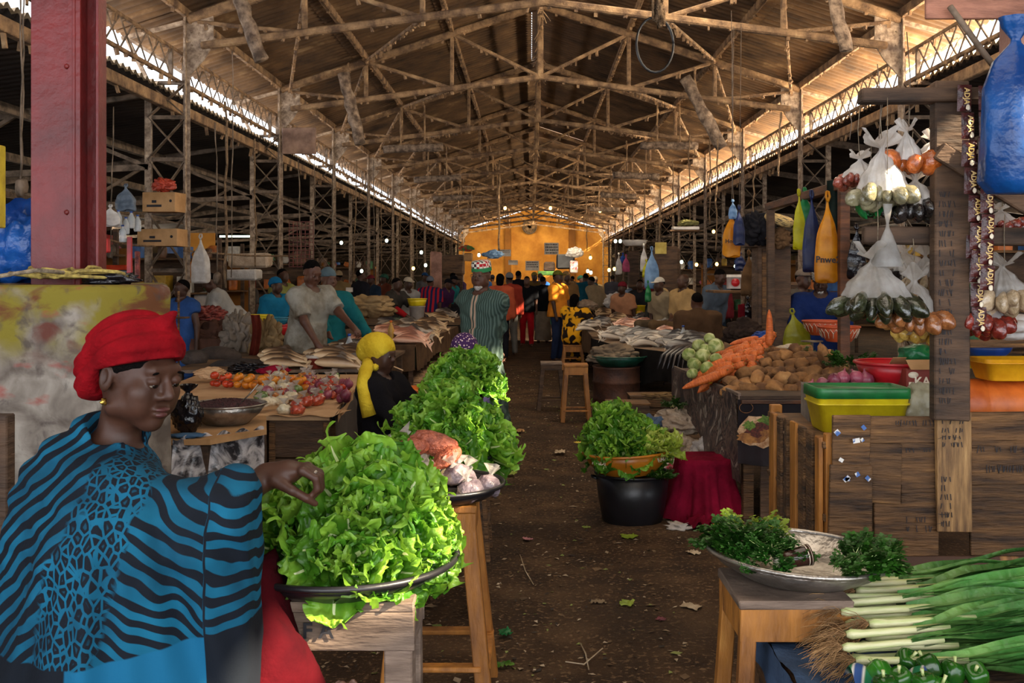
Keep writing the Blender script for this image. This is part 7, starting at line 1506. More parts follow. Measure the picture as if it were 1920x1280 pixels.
# ================================================================ people
random.seed(91)
def stripes(nm, stops, sc, d='X', rough=.85, dist=.0, rot=(0, 0, 0)):
    n = NT(nm, rough); w = n.n('ShaderNodeTexWave', {'Vector': n.map((1, 1, 1), rot), 'Scale': sc, 'Distortion': dist, 'Detail': 1.0}, bands_direction=d); return n.done(n.ramp(w, stops), n.noise(90), .2, .004)
n_ = NT('striped_green_robe', .85); w_ = n_.n('ShaderNodeTexWave', {'Vector': n_.tc, 'Scale': 15.0}, bands_direction='X'); col = n_.ramp(w_, [(.1, '2c3b35'), (.45, '3f524a'), (.62, '33433d'), (.85, '50615a')]); q_ = n_.N.new('ShaderNodeSeparateXYZ'); n_.L.new(n_.tc, q_.inputs[0]); ax = n_.math('ABSOLUTE', q_.outputs[0])
band = n_.math('MULTIPLY', n_.math('MULTIPLY', n_.n('ShaderNodeMapRange', {0: ax, 1: .026, 2: .024}), n_.n('ShaderNodeMapRange', {0: ax, 1: .007, 2: .009})), n_.math('MULTIPLY', n_.n('ShaderNodeMapRange', {0: q_.outputs[2], 1: .74, 2: .745}), n_.n('ShaderNodeMapRange', {0: q_.outputs[1], 1: -.03, 2: -.04}))); m_robe = n_.done(n_.mix(band, col, 'a88c76'), n_.noise(90), .2, .004)
m_barca = stripes('red_blue_striped_jersey', [(.42, '1d2450'), (.5, '1d2450'), (.54, 'a81f2c')], 3.4, 'X')
n_ = NT('yellow_black_print', .8); v_ = n_.noise(7.0, det=1.5, dist=.6); m_ybl = n_.done(n_.ramp(v_, [(.49, 'd99a14'), (.53, '1d120c')]), n_.noise(90), .2, .004)
n_ = NT('green_red_kufi_print', .8); v_ = n_.N.new('ShaderNodeTexChecker'); v_.inputs['Scale'].default_value = 38; n_.L.new(n_.tc, v_.inputs[0]); zz = n_.N.new('ShaderNodeSeparateXYZ'); n_.L.new(n_.tc, zz.inputs[0])
m_kufi = n_.done(n_.mix(n_.n('ShaderNodeMapRange', {0: zz.outputs[2], 1: .036, 2: .040}), '2f7a4c', n_.mix(v_.outputs[1], 'd9d4c4', n_.ramp(n_.noise(9), [(.49, '2a2a2a'), (.52, 'b3242c')]))))
n_ = NT('purple_dotted_print', .8); v_ = n_.N.new('ShaderNodeTexVoronoi'); v_.inputs['Scale'].default_value = 55; n_.L.new(n_.tc, v_.inputs[0]); m_pdot = n_.done(n_.ramp(v_.outputs[0], [(.25, 'd9b9b4'), (.35, '3c1f4c')]))
m_kufw = stripes('cream_kufi_knit', [(.4, 'd9d0c0'), (.6, '7a746c')], 30, 'DIAGONAL')
ysc = cl('yellow_head_scarf', 'e0c43c', 'b3921c', sc=7, bump=.4, bs=60); m_gry = cl('stained_grey_tshirt', '8f8b80', '63594a', sc=4, lo=.4, hi=.6)
P1, hf1, wr1, e1 = person('elderly man in long striped green robe and patterned cap standing in the aisle', (rl(903, 9.1), 9.1, 0), -30, 1.80, head=(8, 4), arms=((.02, .22, .93), (-.03, .24, .97)), sleeve=.98, hem=.22, hat='kufi', hatc=m_kufi, tm=m_robe, bm=m_robe, res=.0115, build=1.0, foldamp=.010, fine=True, skinm=m_skin3)
def onhead(root, hf, k, nm, mb, mat): o = mb.build(nm, mat, root); o.matrix_local = Matrix.Translation(Vector(hf.t.tolist())) @ Matrix(hf.R.tolist()).to_4x4() @ Matrix.Scale(k, 4); return o
m_grey_b = M('white_beard', 'd2ccc4', 'a39c94', sc=60, rough=.9, bump=.8, bs=200)
mb = MB(); blob(mb, (0, -.078, -.105), (.026, .022, .022), .3, 4, 3); blob(mb, (-.02, -.070, -.098), (.02, .02, .014), .3, 4, 2); blob(mb, (.02, -.070, -.098), (.02, .02, .014), .3, 4, 2); onhead(P1, hf1, 1.03, 'goatee', mb, m_grey_b)
mb = MB()
for s in (-1, 1): mb.tube([(s * .032 + .022 * math.cos(a), -.108, .006 + .015 * math.sin(a)) for a in [i * .42 for i in range(16)]], .0022, 4); mb.tube([(s * .054, -.106, .010), (s * .078, -.02, .012), (s * .078, .02, .0)], .002, 4)
mb.tube([(-.01, -.11, .01), (.01, -.11, .01)], .002, 4); onhead(P1, hf1, 1.03, 'glasses', mb, m_dark)
P2, hf2, wr2, e2 = person('woman in yellow headscarf and black top sitting beside the tomato table', (rl(712, 6.35), 6.35, 0), 72, 1.66, 'sit', seat=.42, head=(-4, 8), arms=((-.10, -.40, .66), (.14, -.40, .64)), sleeve=.6, hat='wraplow', hatc=ysc, top='1a181b', bottom='1f1c20', skirt=True, res=.0115, fine=True, skinm=m_skin2)
mb = MB()
mb.tube([(-.06, .06, -.05), (-.115, .02, -.075), (-.19, -.01, -.095), (-.255, -.04, -.17), (-.27, -.08, -.26), (-.26, -.12, -.36)], [.035, .042, .044, .040, .040, .046], 14); blob(mb, (-.078, -.01, -.075), (.03, .03, .026), .2, 2, 3, crease=.2); onhead(P2, hf2, .95, 'scarf_tail', mb, ysc)
mb = MB(); mb.tube([(.01, -.105, -.062), (.035, -.165, -.08)], .004, 6); onhead(P2, hf2, .95, 'chewing_stick', mb, m_paper)
splay_stool('low stool under the woman in the yellow headscarf', (rl(712, 6.35) - .05, 6.35, 0), .3, .3, .40, mat=m_woodd, splay=.02)
person('person in purple dotted scarf and navy top behind the lettuce heaps', (rl(868, 6.7), 6.7, 0), -35, 1.60, 'sit', seat=.44, head=(-8, 10), arms=((-.15, -.35, .6), (.15, -.35, .6)), sleeve=.98, hat='veil', hatc=m_pdot, top='23203c', bottom='6a4480', skirt=True, res=.018, skinm=m_skin2, build=1.05)
P4, hf4, wr4, e4 = person('man in stained grey t-shirt preparing fish behind the left table', (rl(566, 9.85), 10.0, 0), 58, 1.84, lean=8, head=(-12, 22), arms=((-.22, -.40, .98), (.10, -.60, 1.12)), sleeve=.42, hem=.80, top='8f8b80', tm=m_gry, bottom='3a342e', res=.0115, fine=True, skinm=m_skin3, build=1.08, hand=((None, None, .9), (None, (0, 0, 1), .8)))
person('man in teal tunic and grey beanie beside the grey t-shirt man', (rl(612, 11.0), 11.1, 0), 35, 1.76, head=(10, 5), arms=((-.2, -.45, 1.05), (.3, -.4, 1.0)), sleeve=.95, hem=.6, hat='beanie', hatc='5a6a70', top='1f6a70', bottom='2b2b2b', res=.015, skinm=m_skin3)
P6, hf6, wr6, e6 = person('man in dark shirt with red sleeves sitting on the fish table', (rl(728, 17.6), 17.6, 0), 62, 1.72, 'sit', seat=.80, lean=18, head=(0, 5), arms=((-.16, -.52, .98), (.2, -.60, 1.02)), sleeve=.44, top='37332f', bottom='5f6a5c', res=.018, knees=.25, skinm=m_skin2)
mb = MB(); 
for i in (0, 1): mb.tube([Vector(e6[i].tolist()), Vector((e6[i] * .5 + wr6[i] * .5).tolist()), Vector((e6[i] * .1 + wr6[i] * .9).tolist())], [.060, .055, .042], 12)
mb.build('red_sleeves', cl('crimson_sleeve', 'a31c22'), P6)
PP = [  # label, px, Y, face, h, pose, kw
 ('seated man in beige cap and grey shirt behind the red-sleeved man', 757, 18.6, 40, 1.68, 'sit', dict(seat=.82, lean=15, hat='cap', hatc='b5a894', top='8d8a88', bottom='3a3a40')),
 ('man with grey beanie in red and blue striped jersey seen from behind', 803, 22.0, 165, 1.74, 'sit', dict(seat=.80, lean=12, hat='beanie', hatc='6e7480', tm=m_barca, bottom='22242e', build=1.1)),
 ('man in black cap and purple shirt bending over the fish', 824, 23.2, 60, 1.72, 'sit', dict(seat=.80, lean=25, hat='cap', hatc='1a1a20', top='4a2a50', bottom='2a2a30')),
 ('man in black cap and turquoise shirt behind the purple-shirted one', 836, 24.6, 65, 1.76, 'sit', dict(seat=.85, lean=22, hat='cap', hatc='17171c', top='2c8a8c', bottom='2a2a30')),
 ('person in salmon shirt with bunched hair standing in the aisle, back turned', 938, 20.0, 172, 1.74, 'stand', dict(hat='longhair', top='c05a3c', sleeve=.98, bottom='22222a', hem=.8)),
 ('man in grey beanie and rust shirt beside the salmon shirt', 955, 21.0, 195, 1.76, 'stand', dict(hat='beanie', hatc='6c6c70', top='9c3a2c', bottom='6a6662', sleeve=.98)),
 ('man in black t-shirt and red trousers walking towards the photographer', 988, 23.9, -3, 1.70, 'stand', dict(top='17181c', bottom='b01824', step=.10, arms=((-.24, -.12, .82), (.24, -.12, .82)))),
 ('dark-clothed person behind the black t-shirt man', 972, 27.5, 170, 1.86, 'stand', dict(top='1e1b24', bottom='1c1c22', sleeve=.98)),
 ('man in blue shirt far down the aisle', 1013, 29.5, 175, 1.80, 'stand', dict(top='2c5cae', bottom='2a2a33', sleeve=.9)),
 ('person with brown patterned top behind the red trousers', 1002, 28.2, 20, 1.82, 'stand', dict(top='6e5a34', bottom='2f2b26', hat='cap', hatc='8a7a3c')),
 ('person in black jacket with a bag left of the orange t-shirt', 1018, 24.8, 160, 1.70, 'stand', dict(top='14161c', bottom='8a7c6c', sleeve=.98, skirt=True)),
 ('man in orange t-shirt and camouflage cap standing by the stool', 1046, 19.6, 60, 1.80, 'stand', dict(hat='cap', hatc='6a6a2c', top='e08a2c', bottom='26304c', arms=((-.24, -.10, .80), (.22, -.22, .84)), build=1.06)),
 ('woman in yellow dress with black print seated on a stool, back turned', 1074, 18.0, 152, 1.74, 'sit', dict(seat=.47, hat='longhair', tm=m_ybl, bm=m_ybl, skirt=True, bottom='d99a14', sleeve=.42, arms=((-.3, -.35, .75), (-.1, -.62, .95)), lean=8, build=1.14)),
 ('person in tan headscarf between the orange and yellow clothes', 1062, 22.5, 20, 1.80, 'stand', dict(hat='veil', hatc='9c7a50', top='8a6a44', bottom='3a2f28', skirt=True)),
 ('man in teal gown bending at the far right tables', 1102, 26, 190, 1.82, 'stand', dict(top='1f5a70', bottom='1f4a60', lean=22, sleeve=.9, hem=.5, build=1.15)),
 ('man in beige shirt bending over the far right tables', 1132, 25, 230, 1.82, 'stand', dict(top='a08e72', bottom='3a3a3a', lean=38, sleeve=.95, build=1.1)),
 ('person in pale blue patterned shirt bending beside the beige shirt', 1163, 24.5, 60, 1.72, 'stand', dict(top='8fa0b8', bottom='3a3a3a', lean=40, sleeve=.6)),
 ('woman in crimson headscarf and peach wrap at the right tables', 1172, 20.5, -30, 1.66, 'sit', dict(seat=.72, hat='wrap', hatc='7c2430', top='c08a68', bottom='6a4a3c', skirt=True, lean=15)),
 ('man in dark shirt sitting behind the yellow bucket', 1200, 21.5, -15, 1.7, 'sit', dict(seat=.75, top='26282c', bottom='1e2024')),
 ('man in straw-coloured cap bent low behind the right tables', 1225, 17.2, 30, 1.68, 'sit', dict(seat=.68, hat='cap', hatc='b59a6e', top='33332f', lean=30, bottom='2a2a2a')),
 ('man in white cap and beige shirt at the right fish tables', 1246, 16.4, -50, 1.70, 'sit', dict(seat=.80, hat='cap', hatc='cfc8bc', top='8c7c64', sleeve=.5, lean=12, bottom='5e5040')),
 ('bald man in tan shirt with folded arms', 1281, 15.6, -62, 1.76, 'sit', dict(seat=.82, hat='none', top='a98a5e', arms=((-.05, -.22, .98), (.05, -.22, 1.0)), sleeve=.55, bottom='5e4a34', build=1.08)),
 ('man in grey-blue shirt leaning over behind the tan shirt', 1324, 16.2, 40, 1.86, 'stand', dict(top='55606e', bottom='2c2c30', lean=26, sleeve=.9, head=(0, 20))),
 ('man in brown jacket seen from behind among the fish tables', 1312, 12.7, 185, 1.72, 'sit', dict(seat=.60, top='4c3828', bottom='3a2c22', sleeve=.98, lean=14, build=1.2)),
 ('man in flat cap standing behind the kufi-capped man', 1505, 12.2, 25, 1.76, 'stand', dict(hat='cap', hatc='6c6058', top='4a443e', bottom='2a2a2a')),
 ('boy in blue apron over red shirt beside the butcher stall', 341, 12.0, -20, 1.64, 'stand', dict(head=(-20, 0), top='34548c', bottom='34548c', sleeve=.2, hem=.5, build=.95)),
 ('woman in red cap and white striped top behind the meat', 396, 16.0, 10, 1.66, 'stand', dict(hat='cap', hatc='b5302a', top='cfc4bc', bottom='3a3a3a', sleeve=.6)),
 ('man in light grey long-sleeved shirt bending over the butcher stall', 446, 13.9, -70, 1.84, 'stand', dict(lean=36, head=(0, 15), top='a5a29e', bottom='6a6a6c', sleeve=.98, arms=((-.1, -.62, 1.0), (.2, -.6, 1.0)), build=1.08)),
 ('woman in bright blue headscarf behind the yellow lidded bucket', 512, 15.0, 50, 1.70, 'sit', dict(seat=.78, hat='wrap', hatc='1c6c9c', top='1f6f94', bottom='1c5c80', skirt=True, lean=8)),
 ('man in olive shirt behind the blue-scarfed woman', 530, 17.0, 60, 1.82, 'stand', dict(top='8a8a4c', bottom='2a2a2a')),
 ('person in white cap deep in the left aisle', 458, 19.5, 0, 1.7, 'stand', dict(hat='cap', hatc='c9c4bc', top='5a5450', bottom='2a2a2a')),
]
for lab, px, Y, fc, h_, po, kw in PP:
    r_, hfx, wrx, elx = person(lab, (rl(px, Y), Y, 0), fc, h_, po, res=.019 if Y < 17 else .026, skinm=random.choice((m_skin, m_skin2, m_skin3)), **kw)
    if 'blue apron' in lab: pass
P31, hf31, w31, e31 = person('bearded man in navy shirt and cream cap behind the orange basins', (rl(1537, 10.4), 10.4, 0), -12, 1.76, head=(-6, 26), lean=10, arms=((-.22, -.42, 1.02), (.2, -.42, 1.0)), sleeve=.96, hat='kufi', hatc=m_kufw, top='1c2c5c', bottom='1c2440', res=.0118, fine=True, skinm=m_skin2, build=1.12)
mb = MB(); blob(mb, (0, -.075, -.10), (.036, .028, .034), .3, 4, 3); onhead(P31, hf31, 1.0, 'beard', mb, m_grey_b)
for lab, px, Y, sz in (('stool under the woman in the yellow print dress', 1074, 18.0, .47),): splay_stool(lab, (rl(px, Y), Y, 0), .36, .34, sz - .02, mat=m_woodo, splay=.04)
cols = ['3a2c34', '2c3c50', '6e3a2c', '8a7450', '24242c', '5c5c60', '7c2c34', '2f5a4c', 'a08a6c', '40304a', '274a7a', '8c5a2c']
k = 0
for px, Y, side in ((1035, 34, 'middle'), (1052, 38, 'middle'), (1090, 33, 'right'), (1118, 31, 'right'), (1148, 34, 'right'), (1180, 30, 'right'), (1212, 28, 'right'), (1240, 24, 'right'), (1075, 42, 'right'), (860, 33, 'left'), (905, 31, 'middle'), (925, 35, 'middle'), (850, 29, 'left'), (700, 24, 'left'), (722, 27, 'left'), (640, 22, 'left'), (675, 21, 'left'), (790, 30, 'left'), (1345, 20, 'right'), (600, 18, 'left')):
    c_ = cols[k % 12]; nmc = ['dark plum', 'slate blue', 'rust', 'khaki', 'black', 'grey', 'crimson', 'bottle green', 'sand', 'violet', 'royal blue', 'ochre'][k % 12]
    hw = (None, 'cap', 'wrap', 'beanie')[k % 4]; person('far person in %s clothes%s in the %s crowd%s' % (nmc, {None: '', 'cap': ' and a cap', 'wrap': ' and a headwrap', 'beanie': ' and a beanie'}[hw], side, ', farther back' if k >= 12 else ''), (rl(px, Y), Y, 0), U(0, 360), U(1.66, 1.84), 'stand', hat=hw, hatc=cols[(k + 5) % 12], top=c_, bottom=cols[(k + 7) % 12], sleeve=.9, res=.032, lean=U(0, 15), skirt=(k % 4 == 2)); k += 1
# ================================================================ hung logs, ropes, far stalls
random.seed(101)
m_log = M('dusty_log_bark', '8d7763', '4a3a2e', sc=9, rough=.95, bump=1.0, bs=25, c3='b39c84')
def log(label, a, b, r, rods=(), top=0.9, y=None):
    t = thing('hanging_log', label, 'log'); n = 9; a, b = Vector(a), Vector(b); mb = MB()
    mb.tube([a.lerp(b, i / n) + Vector((U(-.14, .14), U(-.1, .1), U(-.1, .1))) * r for i in range(n + 1)], [r * U(.88, 1.1) for i in range(n + 1)], 10); mb.build('log_wood', m_log, t)
    for q in rods:
        p = a.lerp(b, q); mb = MB(); webbed(mb, p, p + Vector((U(-.02, .02), 0, top)), .035, .035); mb.build('hanger_rod', m_truss, t)
for lab, x0, y0, x1, y1, Y, r, rods, top in (('thick pale log slanting down near the top of the roof, left side', 440, -30, 490, 112, 11.6, .085, (.1,), .6), ('thick log slanting down from the second roof truss, left side', 643, 138, 676, 270, 17.4, .105, (.25,), .5), ('forked log slanting down from the second roof truss, right side', 1285, 146, 1354, 277, 17.4, .11, (.25,), .5), ('square-ended log slanting down at the top of the roof, right side', 1556, -30, 1588, 96, 11.6, .075, (.1,), .6),
        ('first level log hung on two rods, left side', 718, 280, 830, 276, 22.3, .09, (.3, .7), .95), ('second level log hung on two rods, left side', 776, 337, 864, 333, 27.2, .09, (.3, .7), .95), ('third level log hung on two rods, left side', 812, 373, 886, 369, 32.1, .09, (.3, .7), .95), ('fourth level log hung on two rods, left side', 842, 397, 902, 394, 37, .09, (.3, .7), .9),
        ('first level log hung on two rods, right side', 1200, 273, 1308, 273, 22.3, .09, (.3, .7), .95), ('second level log hung on two rods, right side', 1150, 328, 1236, 331, 27.2, .09, (.3, .7), .95), ('third level log hung on two rods, right side', 1126, 366, 1192, 368, 32.1, .09, (.3, .7), .95), ('fourth level log hung on two rods, right side', 1106, 392, 1162, 393, 37, .09, (.3, .7), .9)):
    log(lab, at(x0, y0, Y), at(x1, y1, Y), r, rods, top)
t = thing('hanging_loop', 'dark rubber loop hanging from a dusty clump below the roof', 'loop'); c = at(1228, 82, 10.5)
mb = MB(); mb.tube([c + Vector((.195 * math.cos(a), .03 * math.sin(a), .31 * math.sin(a) * (1 if math.sin(a) < 0 else .92))) for a in [i * .2617 for i in range(25)]], .014, 6); mb.build('rubber_loop', m_blackpl, t)
mb = MB(); blob(mb, c + Vector((.05, 0, .30)), (.06, .06, .16), .7, 2.5, 3, crease=.5); mb.tube([c + Vector((.04, 0, .4)), c + Vector((.0, 0, 1.6))], .02, 6); mb.tube([c + Vector((-.02, 0, .26)), c + Vector((-.03, 0, 1.6))], .015, 6); mb.build('dusty_clump', m_webs, t)
mb = MB(); mb.box((0, 0, 0), (.60, .03, .46), b=.01, jit=.012); tag(mb.build('hanging_board', M('weathered_board', '8d6f5c', '5e463a', sc=3, rough=.9, bump=.3), None, at(561, 264, 17.6)), 'blank weathered board hanging at the second left column', 'board')
# ropes and wires that hang from the roof
n = 0
for i, (px, y0, y1, Y, r) in enumerate(((38, -20, 350, 7.5, .008), (44, -20, 330, 7.6, .006), (405, 230, 520, 12.2, .008), (424, 190, 540, 12.0, .014), (437, 96, 520, 12.1, .007), (212, 200, 470, 10.5, .006), (478, 260, 500, 15.5, .012), (560, 300, 480, 17.5, .009), (590, 300, 500, 18.5, .008), (668, 300, 520, 20.5, .012), (700, 300, 500, 22, .009), (716, 320, 515, 24, .011), (752, 340, 510, 27, .012), (782, 350, 500, 30, .012), (820, 360, 500, 33, .012), (1372, 20, 375, 9.8, .004), (1292, 250, 450, 20, .011), (1332, 240, 420, 18, .012), (1262, 300, 455, 22, .011), (1415, 290, 400, 14, .010), (1462, 210, 330, 12, .012), (1345, 260, 470, 16, .012), (1240, 320, 460, 25, .012), (1208, 330, 470, 28, .013), (1180, 350, 470, 31, .013), (935, 300, 470, 34, .04), (1098, 340, 470, 40, .02))):
    a, b = at(px, y0, Y), at(px + U(-4, 4), y1, Y); mb = MB(); k = 9; mb.tube([a.lerp(b, q / k) + Vector((U(-1, 1) * r * 1.5, U(-1, 1) * r, 0)) for q in range(k + 1)], [r * U(.7, 1.3) for q in range(k + 1)], 6)
    if i in (0, 2, 5, 9): blob(mb, b, (.05, .05, .09), .4, 2, 2, crease=.3)
    tag(mb.build('hanging_rope', m_webs if r > .009 else m_dark), '%s %s hanging over the %s stalls, %s from the photographer' % (('knotted' if i in (0, 2, 5, 9) else 'straight'), ('dusty rope' if r > .009 else 'thin cord'), 'left' if px < 900 else 'middle' if px < 1150 else 'right', (ORD + ['fifteenth', 'sixteenth'])[i % 15]), 'rope', 'ropes hanging from the roof')
def pole(label, a, b, r=.012, mat=None): mb = MB(); mb.tube([a, (Vector(a) + Vector(b)) / 2 - Vector((0, 0, .03)), b], r, 6); return tag(mb.build('pole', mat or m_webs), label, 'pole')
pole('long bamboo pole tied across behind the first left column', at(182, 444, 9.8), at(290, 462, 11.5)); pole('thin pale line from the first to the third left column', at(345, 470, 12.6), at(560, 480, 16), .014); pole('thin wire above the long bamboo pole', at(182, 388, 9.8), at(275, 398, 11.5), .006)
# cardboard boxes on the first left column
for lab, x0, y0, x1, y1, Y in (('upper printed cardboard box wedged in the first left column', 276, 362, 340, 398, 12.7), ('lower cardboard box tied to the first left column', 266, 430, 344, 462, 12.5)):
    a, b = at(x0, y0, Y), at(x1, y1, Y); w, h = b.x - a.x, a.z - b.z; t = thing('cardboard_box', lab, 'box', ((a.x + b.x) / 2, Y, b.z), R(-6)); mb = MB(); mb.box((0, 0, h / 2), (w, .3, h), b=.004, jit=.004); mb.build('box_body', m_card, t)
    mb = MB(); mb.box((-.06, -.152, h * .3), (w * .45, .002, h * .12)); mb.box((-.06, -.152, h * .52), (w * .14, .002, h * .14));  mb.build('printed_mark', m_ink, t)
    for s in (1,): mb = MB(); mb.lathe([(.001, 0), (.018, 0), (.018, .002), (.001, .002)], n=12, rot=(PI / 2, 0, 0)); mb.build('hand_hole', m_ink, t, (s * w * .36, -.151, h * .55))
sack('knotted red plastic bag on the upper cardboard box', 306, 347, 12.6, (.15, .13, .10), addtrans(M('tomato_red_film', 'd0543c', '8e2f24', rough=.3, bump=.5, bs=14), .3), 3.0, name='red_bag', cat='plastic bag', crease=.25)
# hanging bits by the left rope line: (label, px, py, Y, w, h, material)
G_ = lambda nm, a, b, **k: M(nm, a, b, rough=.5, bump=.3, bs=20, **k)
for lab, px, py, Y, w, h, m_ in (('grey-blue plastic bag hung beside the red post', 236, 350, 10, .20, .24, addtrans(G_('grey_blue_film', '7a8796', '4c5866'), .3)), ('white plastic bag hung at the red post', 207, 388, 9.6, .18, .18, m_white), ('tall translucent white bag behind the first left column', 376, 448, 12.8, .24, .56, m_white), ('yellow printed bag low behind the first left column', 362, 480, 13.2, .14, .34, m_by),
        ('small pale blue bag on the far right bag line', 1222, 470, 16.5, .24, .62, m_blb), ('white bag on the far right bag line', 1207, 462, 17, .12, .42, m_white), ('yellow and green bag below the pale blue one', 1212, 490, 16.8, .14, .26, m_byy), ('pink bag hung on the far right stall post', 1174, 480, 22, .16, .34, m_bp), ('royal blue bag above the pink bag', 1168, 476, 22.2, .12, .20, m_bbl), ('grey bag beside the pink bag', 1160, 478, 21.8, .14, .42, m_white), ('green bag near the white-capped man', 1215, 530, 16, .10, .3, m_bg), ('black bag hung right of the rail post', 1606, 430, 7.4, .14, .36, m_blkbag), ('second black bag hung by the rail post', 1618, 480, 7.2, .12, .26, m_blkbag), ('dark bag with yellow corner low beside the brown cabinet', 1402, 560, 10.8, .10, .26, m_blkbag), ('brown sacking bag on the cabinet edge', 1404, 478, 10.9, .18, .44, cl('brown_sack', '6e5238')), ('navy cap-like bag left of the brown cabinet', 1388, 476, 11.2, .12, .18, m_bb)):
    handlebag(lab, px, py, Y, w, h, m_, seed=px * .1)
for i, (px, py, Y) in enumerate(((222, 412, 9.9), (236, 425, 9.9), (246, 414, 10), (258, 420, 10.1), (230, 440, 9.8))): bottle('empty clear bottle, %s in the bunch hung by the red post' % ORD[i], at(px, py + 14, Y), .17, .035, m_glassy)
for lab, px, py, Y, d, m_ in (('bright red box-shaped can hanging on the bamboo pole', 193, 461, 9.7, (.12, .08, .14), m_redp), ('red cloth strap hanging on the bamboo pole', 243, 478, 10.4, (.05, .03, .38), m_redp), ('small red lid hung by the red post', 192, 420, 9.6, (.07, .04, .08), m_redp), ('red-brown string of dried meat on the bamboo pole', 258, 500, 11, (.05, .04, .34), _mats['raw_meat']), ('dark knife holder below the bamboo pole', 236, 520, 10.5, (.14, .05, .16), m_blackpl), ('pile of folded white cloth in the left aisle', 452, 515, 17, (.62, .4, .18), m_sackw), ('rolled beige cloth bales in the left aisle', 470, 488, 17.5, (.7, .4, .24), m_sack), ('orange-red packets on a left aisle shelf', 222, 506, 12, (.28, .2, .12), m_tom), ('yellow panel board in the far left aisle', 380, 460, 20, (.5, .05, .5), m_wall), ('white sign card in the left aisle', 655, 543, 20, (.14, .02, .09), m_wpl),
        ('brown trunk behind the kufi-capped man', 1478, 548, 12.8, (.34, .3, .28), m_woodd), ('rusty crate behind the kufi-capped man', 1470, 590, 12.6, (.6, .3, .3), m_woodb), ('brown cupboard block of the far left stall', 850, 497, 31, (.72, .4, .62), m_woodd), ('wide wall board behind the far left stall', 838, 520, 31.5, (1.0, .1, 1.3), m_woodd), ('square pillar with a pink side in the left crowd', 818, 520, 27, (.30, .25, 1.4), M('pinkish_paint', 'c08f7a')), ('amber carton on the far left cupboard', 878, 482, 30, (.26, .2, .24), m_card), ('dark shelf stack of goods at the far middle stall', 1060, 490, 34, (.62, .3, .50), m_blackpl), ('grey crate under the far middle signs', 1030, 500, 36, (.4, .3, .34), m_woodg), ('red-white printed sack on the far middle stack', 1076, 500, 33, (.26, .2, .40), m_sackp), ('dark green crate of herbs in the far middle', 1024, 512, 30, (.5, .3, .12), m_leafd), ('tall brown board cupboard on the right with yellow paper', 1250, 520, 17.5, (.44, .3, 1.1), m_woodd), ('yellow paper sheet pinned on the tall board cupboard', 1239, 465, 17.3, (.20, .01, .20), M('yellow_paper', 'c0a95a', '9c853c', rough=.9, bump=.1)), ('brown stall side board far on the right', 1188, 505, 24, (.26, .2, .9), m_woodd), ('narrow shelf carrying a sack high on the right', 1283, 433, 16, (.50, .3, .025), m_woodb), ('flat white bundle on the high right shelf', 1285, 428, 16, (.42, .2, .05), m_wpl)):
    mb = MB(); mb.box((0, 0, 0), d, b=min(d) * .15, jit=min(d) * .05); tag(mb.build('_'.join(w for w in lab.split()[:3] if w.isalpha() and w not in ('of', 'on', 'in', 'with', 'carrying', 'the')), m_, None, at(px, py, Y)), lab, 'goods')
sack('olive bundle on the high right shelf', 1290, 418, 16, (.17, .14, .06), cl('olive_bundle', '8a8452', '5e5a34'), 3.0, name='bundle', cat='bundle'); sack('pale blue plastic bundle on the far left stall', 925, 477, 32, (.36, .3, .15), m_blb, 5.0, name='bundle', cat='bundle'); sack('white plastic bundle on the far middle stack', 1078, 474, 33, (.30, .25, .18), m_white, 7.0, name='bundle', cat='bundle'); sack('bunch of greens and red on the amber carton', 876, 466, 30, (.24, .2, .10), M('green_red_goods', '4c7a3c', 'a83426', sc=6, lo=.45, hi=.5), 4.0, name='bundle', cat='bundle')
rimmed('white_basin', 'pale basin on the stall roof far on the right', 'basin', at(1190, 461, 22), .28, .12, m_wpl, .014)
# red wire cage
t = thing('wire_cage', 'reddish-brown wire cage hanging in the left aisle', 'cage', at(565, 458, 15.6))
for i in range(7): mb = MB(); x = -.19 + i * .063; mb.bar((x, 0, -.36), (x, 0, .36), .010, .010); mb.build('wire', M('rust_red_wire', '7a3a2c', '4c2018', rough=.6), t)
for i in range(12): mb = MB(); z = -.35 + i * .064; mb.bar((-.19, 0, z), (.19, 0, z), .010, .010); mb.build('wire', _mats['rust_red_wire'], t)
# signs and fan on and before the end wall
for k, (lab, px, py, Y, w, h, rows) in enumerate((('upper white notice board lettered in black near the end wall', 1034, 466, 46, .66, .54, ('BOUCHE', 'ZAR A FRU', 'VENTES')), ('lower white notice board lettered in black near the end wall', 998, 498, 44, .60, .42, ('BOUTIQUE', 'POISSON')), ('small pale notice board left of the king post line', 946, 474, 44, .55, .30, ('VIANDE',)), ('small white placard at the far middle stall', 962, 492, 42, .4, .2, ()))):
    t = thing('notice_board', lab, 'sign', at(px, py, Y)); mb = MB(); mb.box((0, 0, 0), (w, .02, h), b=.004); mb.build('board', m_wpl, t)
    mb = MB()
    for r in range(4 if h > .5 else 3 if h > .35 else 2):
        z = h * .36 - r * h * .24; x = -w * .42
        while x < w * .40: q = U(.02, .07); mb.box((x + q / 2, -.013, z), (q * .8, .002, h * .13 * U(.5, 1))); x += q + .012
    mb.build('lettering', m_ink, t)
t = thing('wall_fan', 'large round dusty fan high on the end wall', 'fan', at(993, 425, 69.5)); mb = MB(); mb.tube([(.48 * math.cos(a), 0, .48 * math.sin(a)) for a in [i * .2617 for i in range(25)]], .05, 6); mb.build('fan_ring', m_dark, t)
for i in range(5): a = i * 1.2566; mb = MB(); mb.bar((0, .02, 0), (.42 * math.cos(a), .02, .42 * math.sin(a)), .20, .02, up=(0, 1, 0)); mb.build('fan_blade', m_truss, t)
mb = MB(); mb.lathe([(.001, 0), (.47, 0), (.47, .02), (.001, .02)], n=24, rot=(-PI / 2, 0, 0)); mb.build('back_plate', M('dusty_grey_plate', '8a7458', '5e4c38'), t, (0, .12, 0))
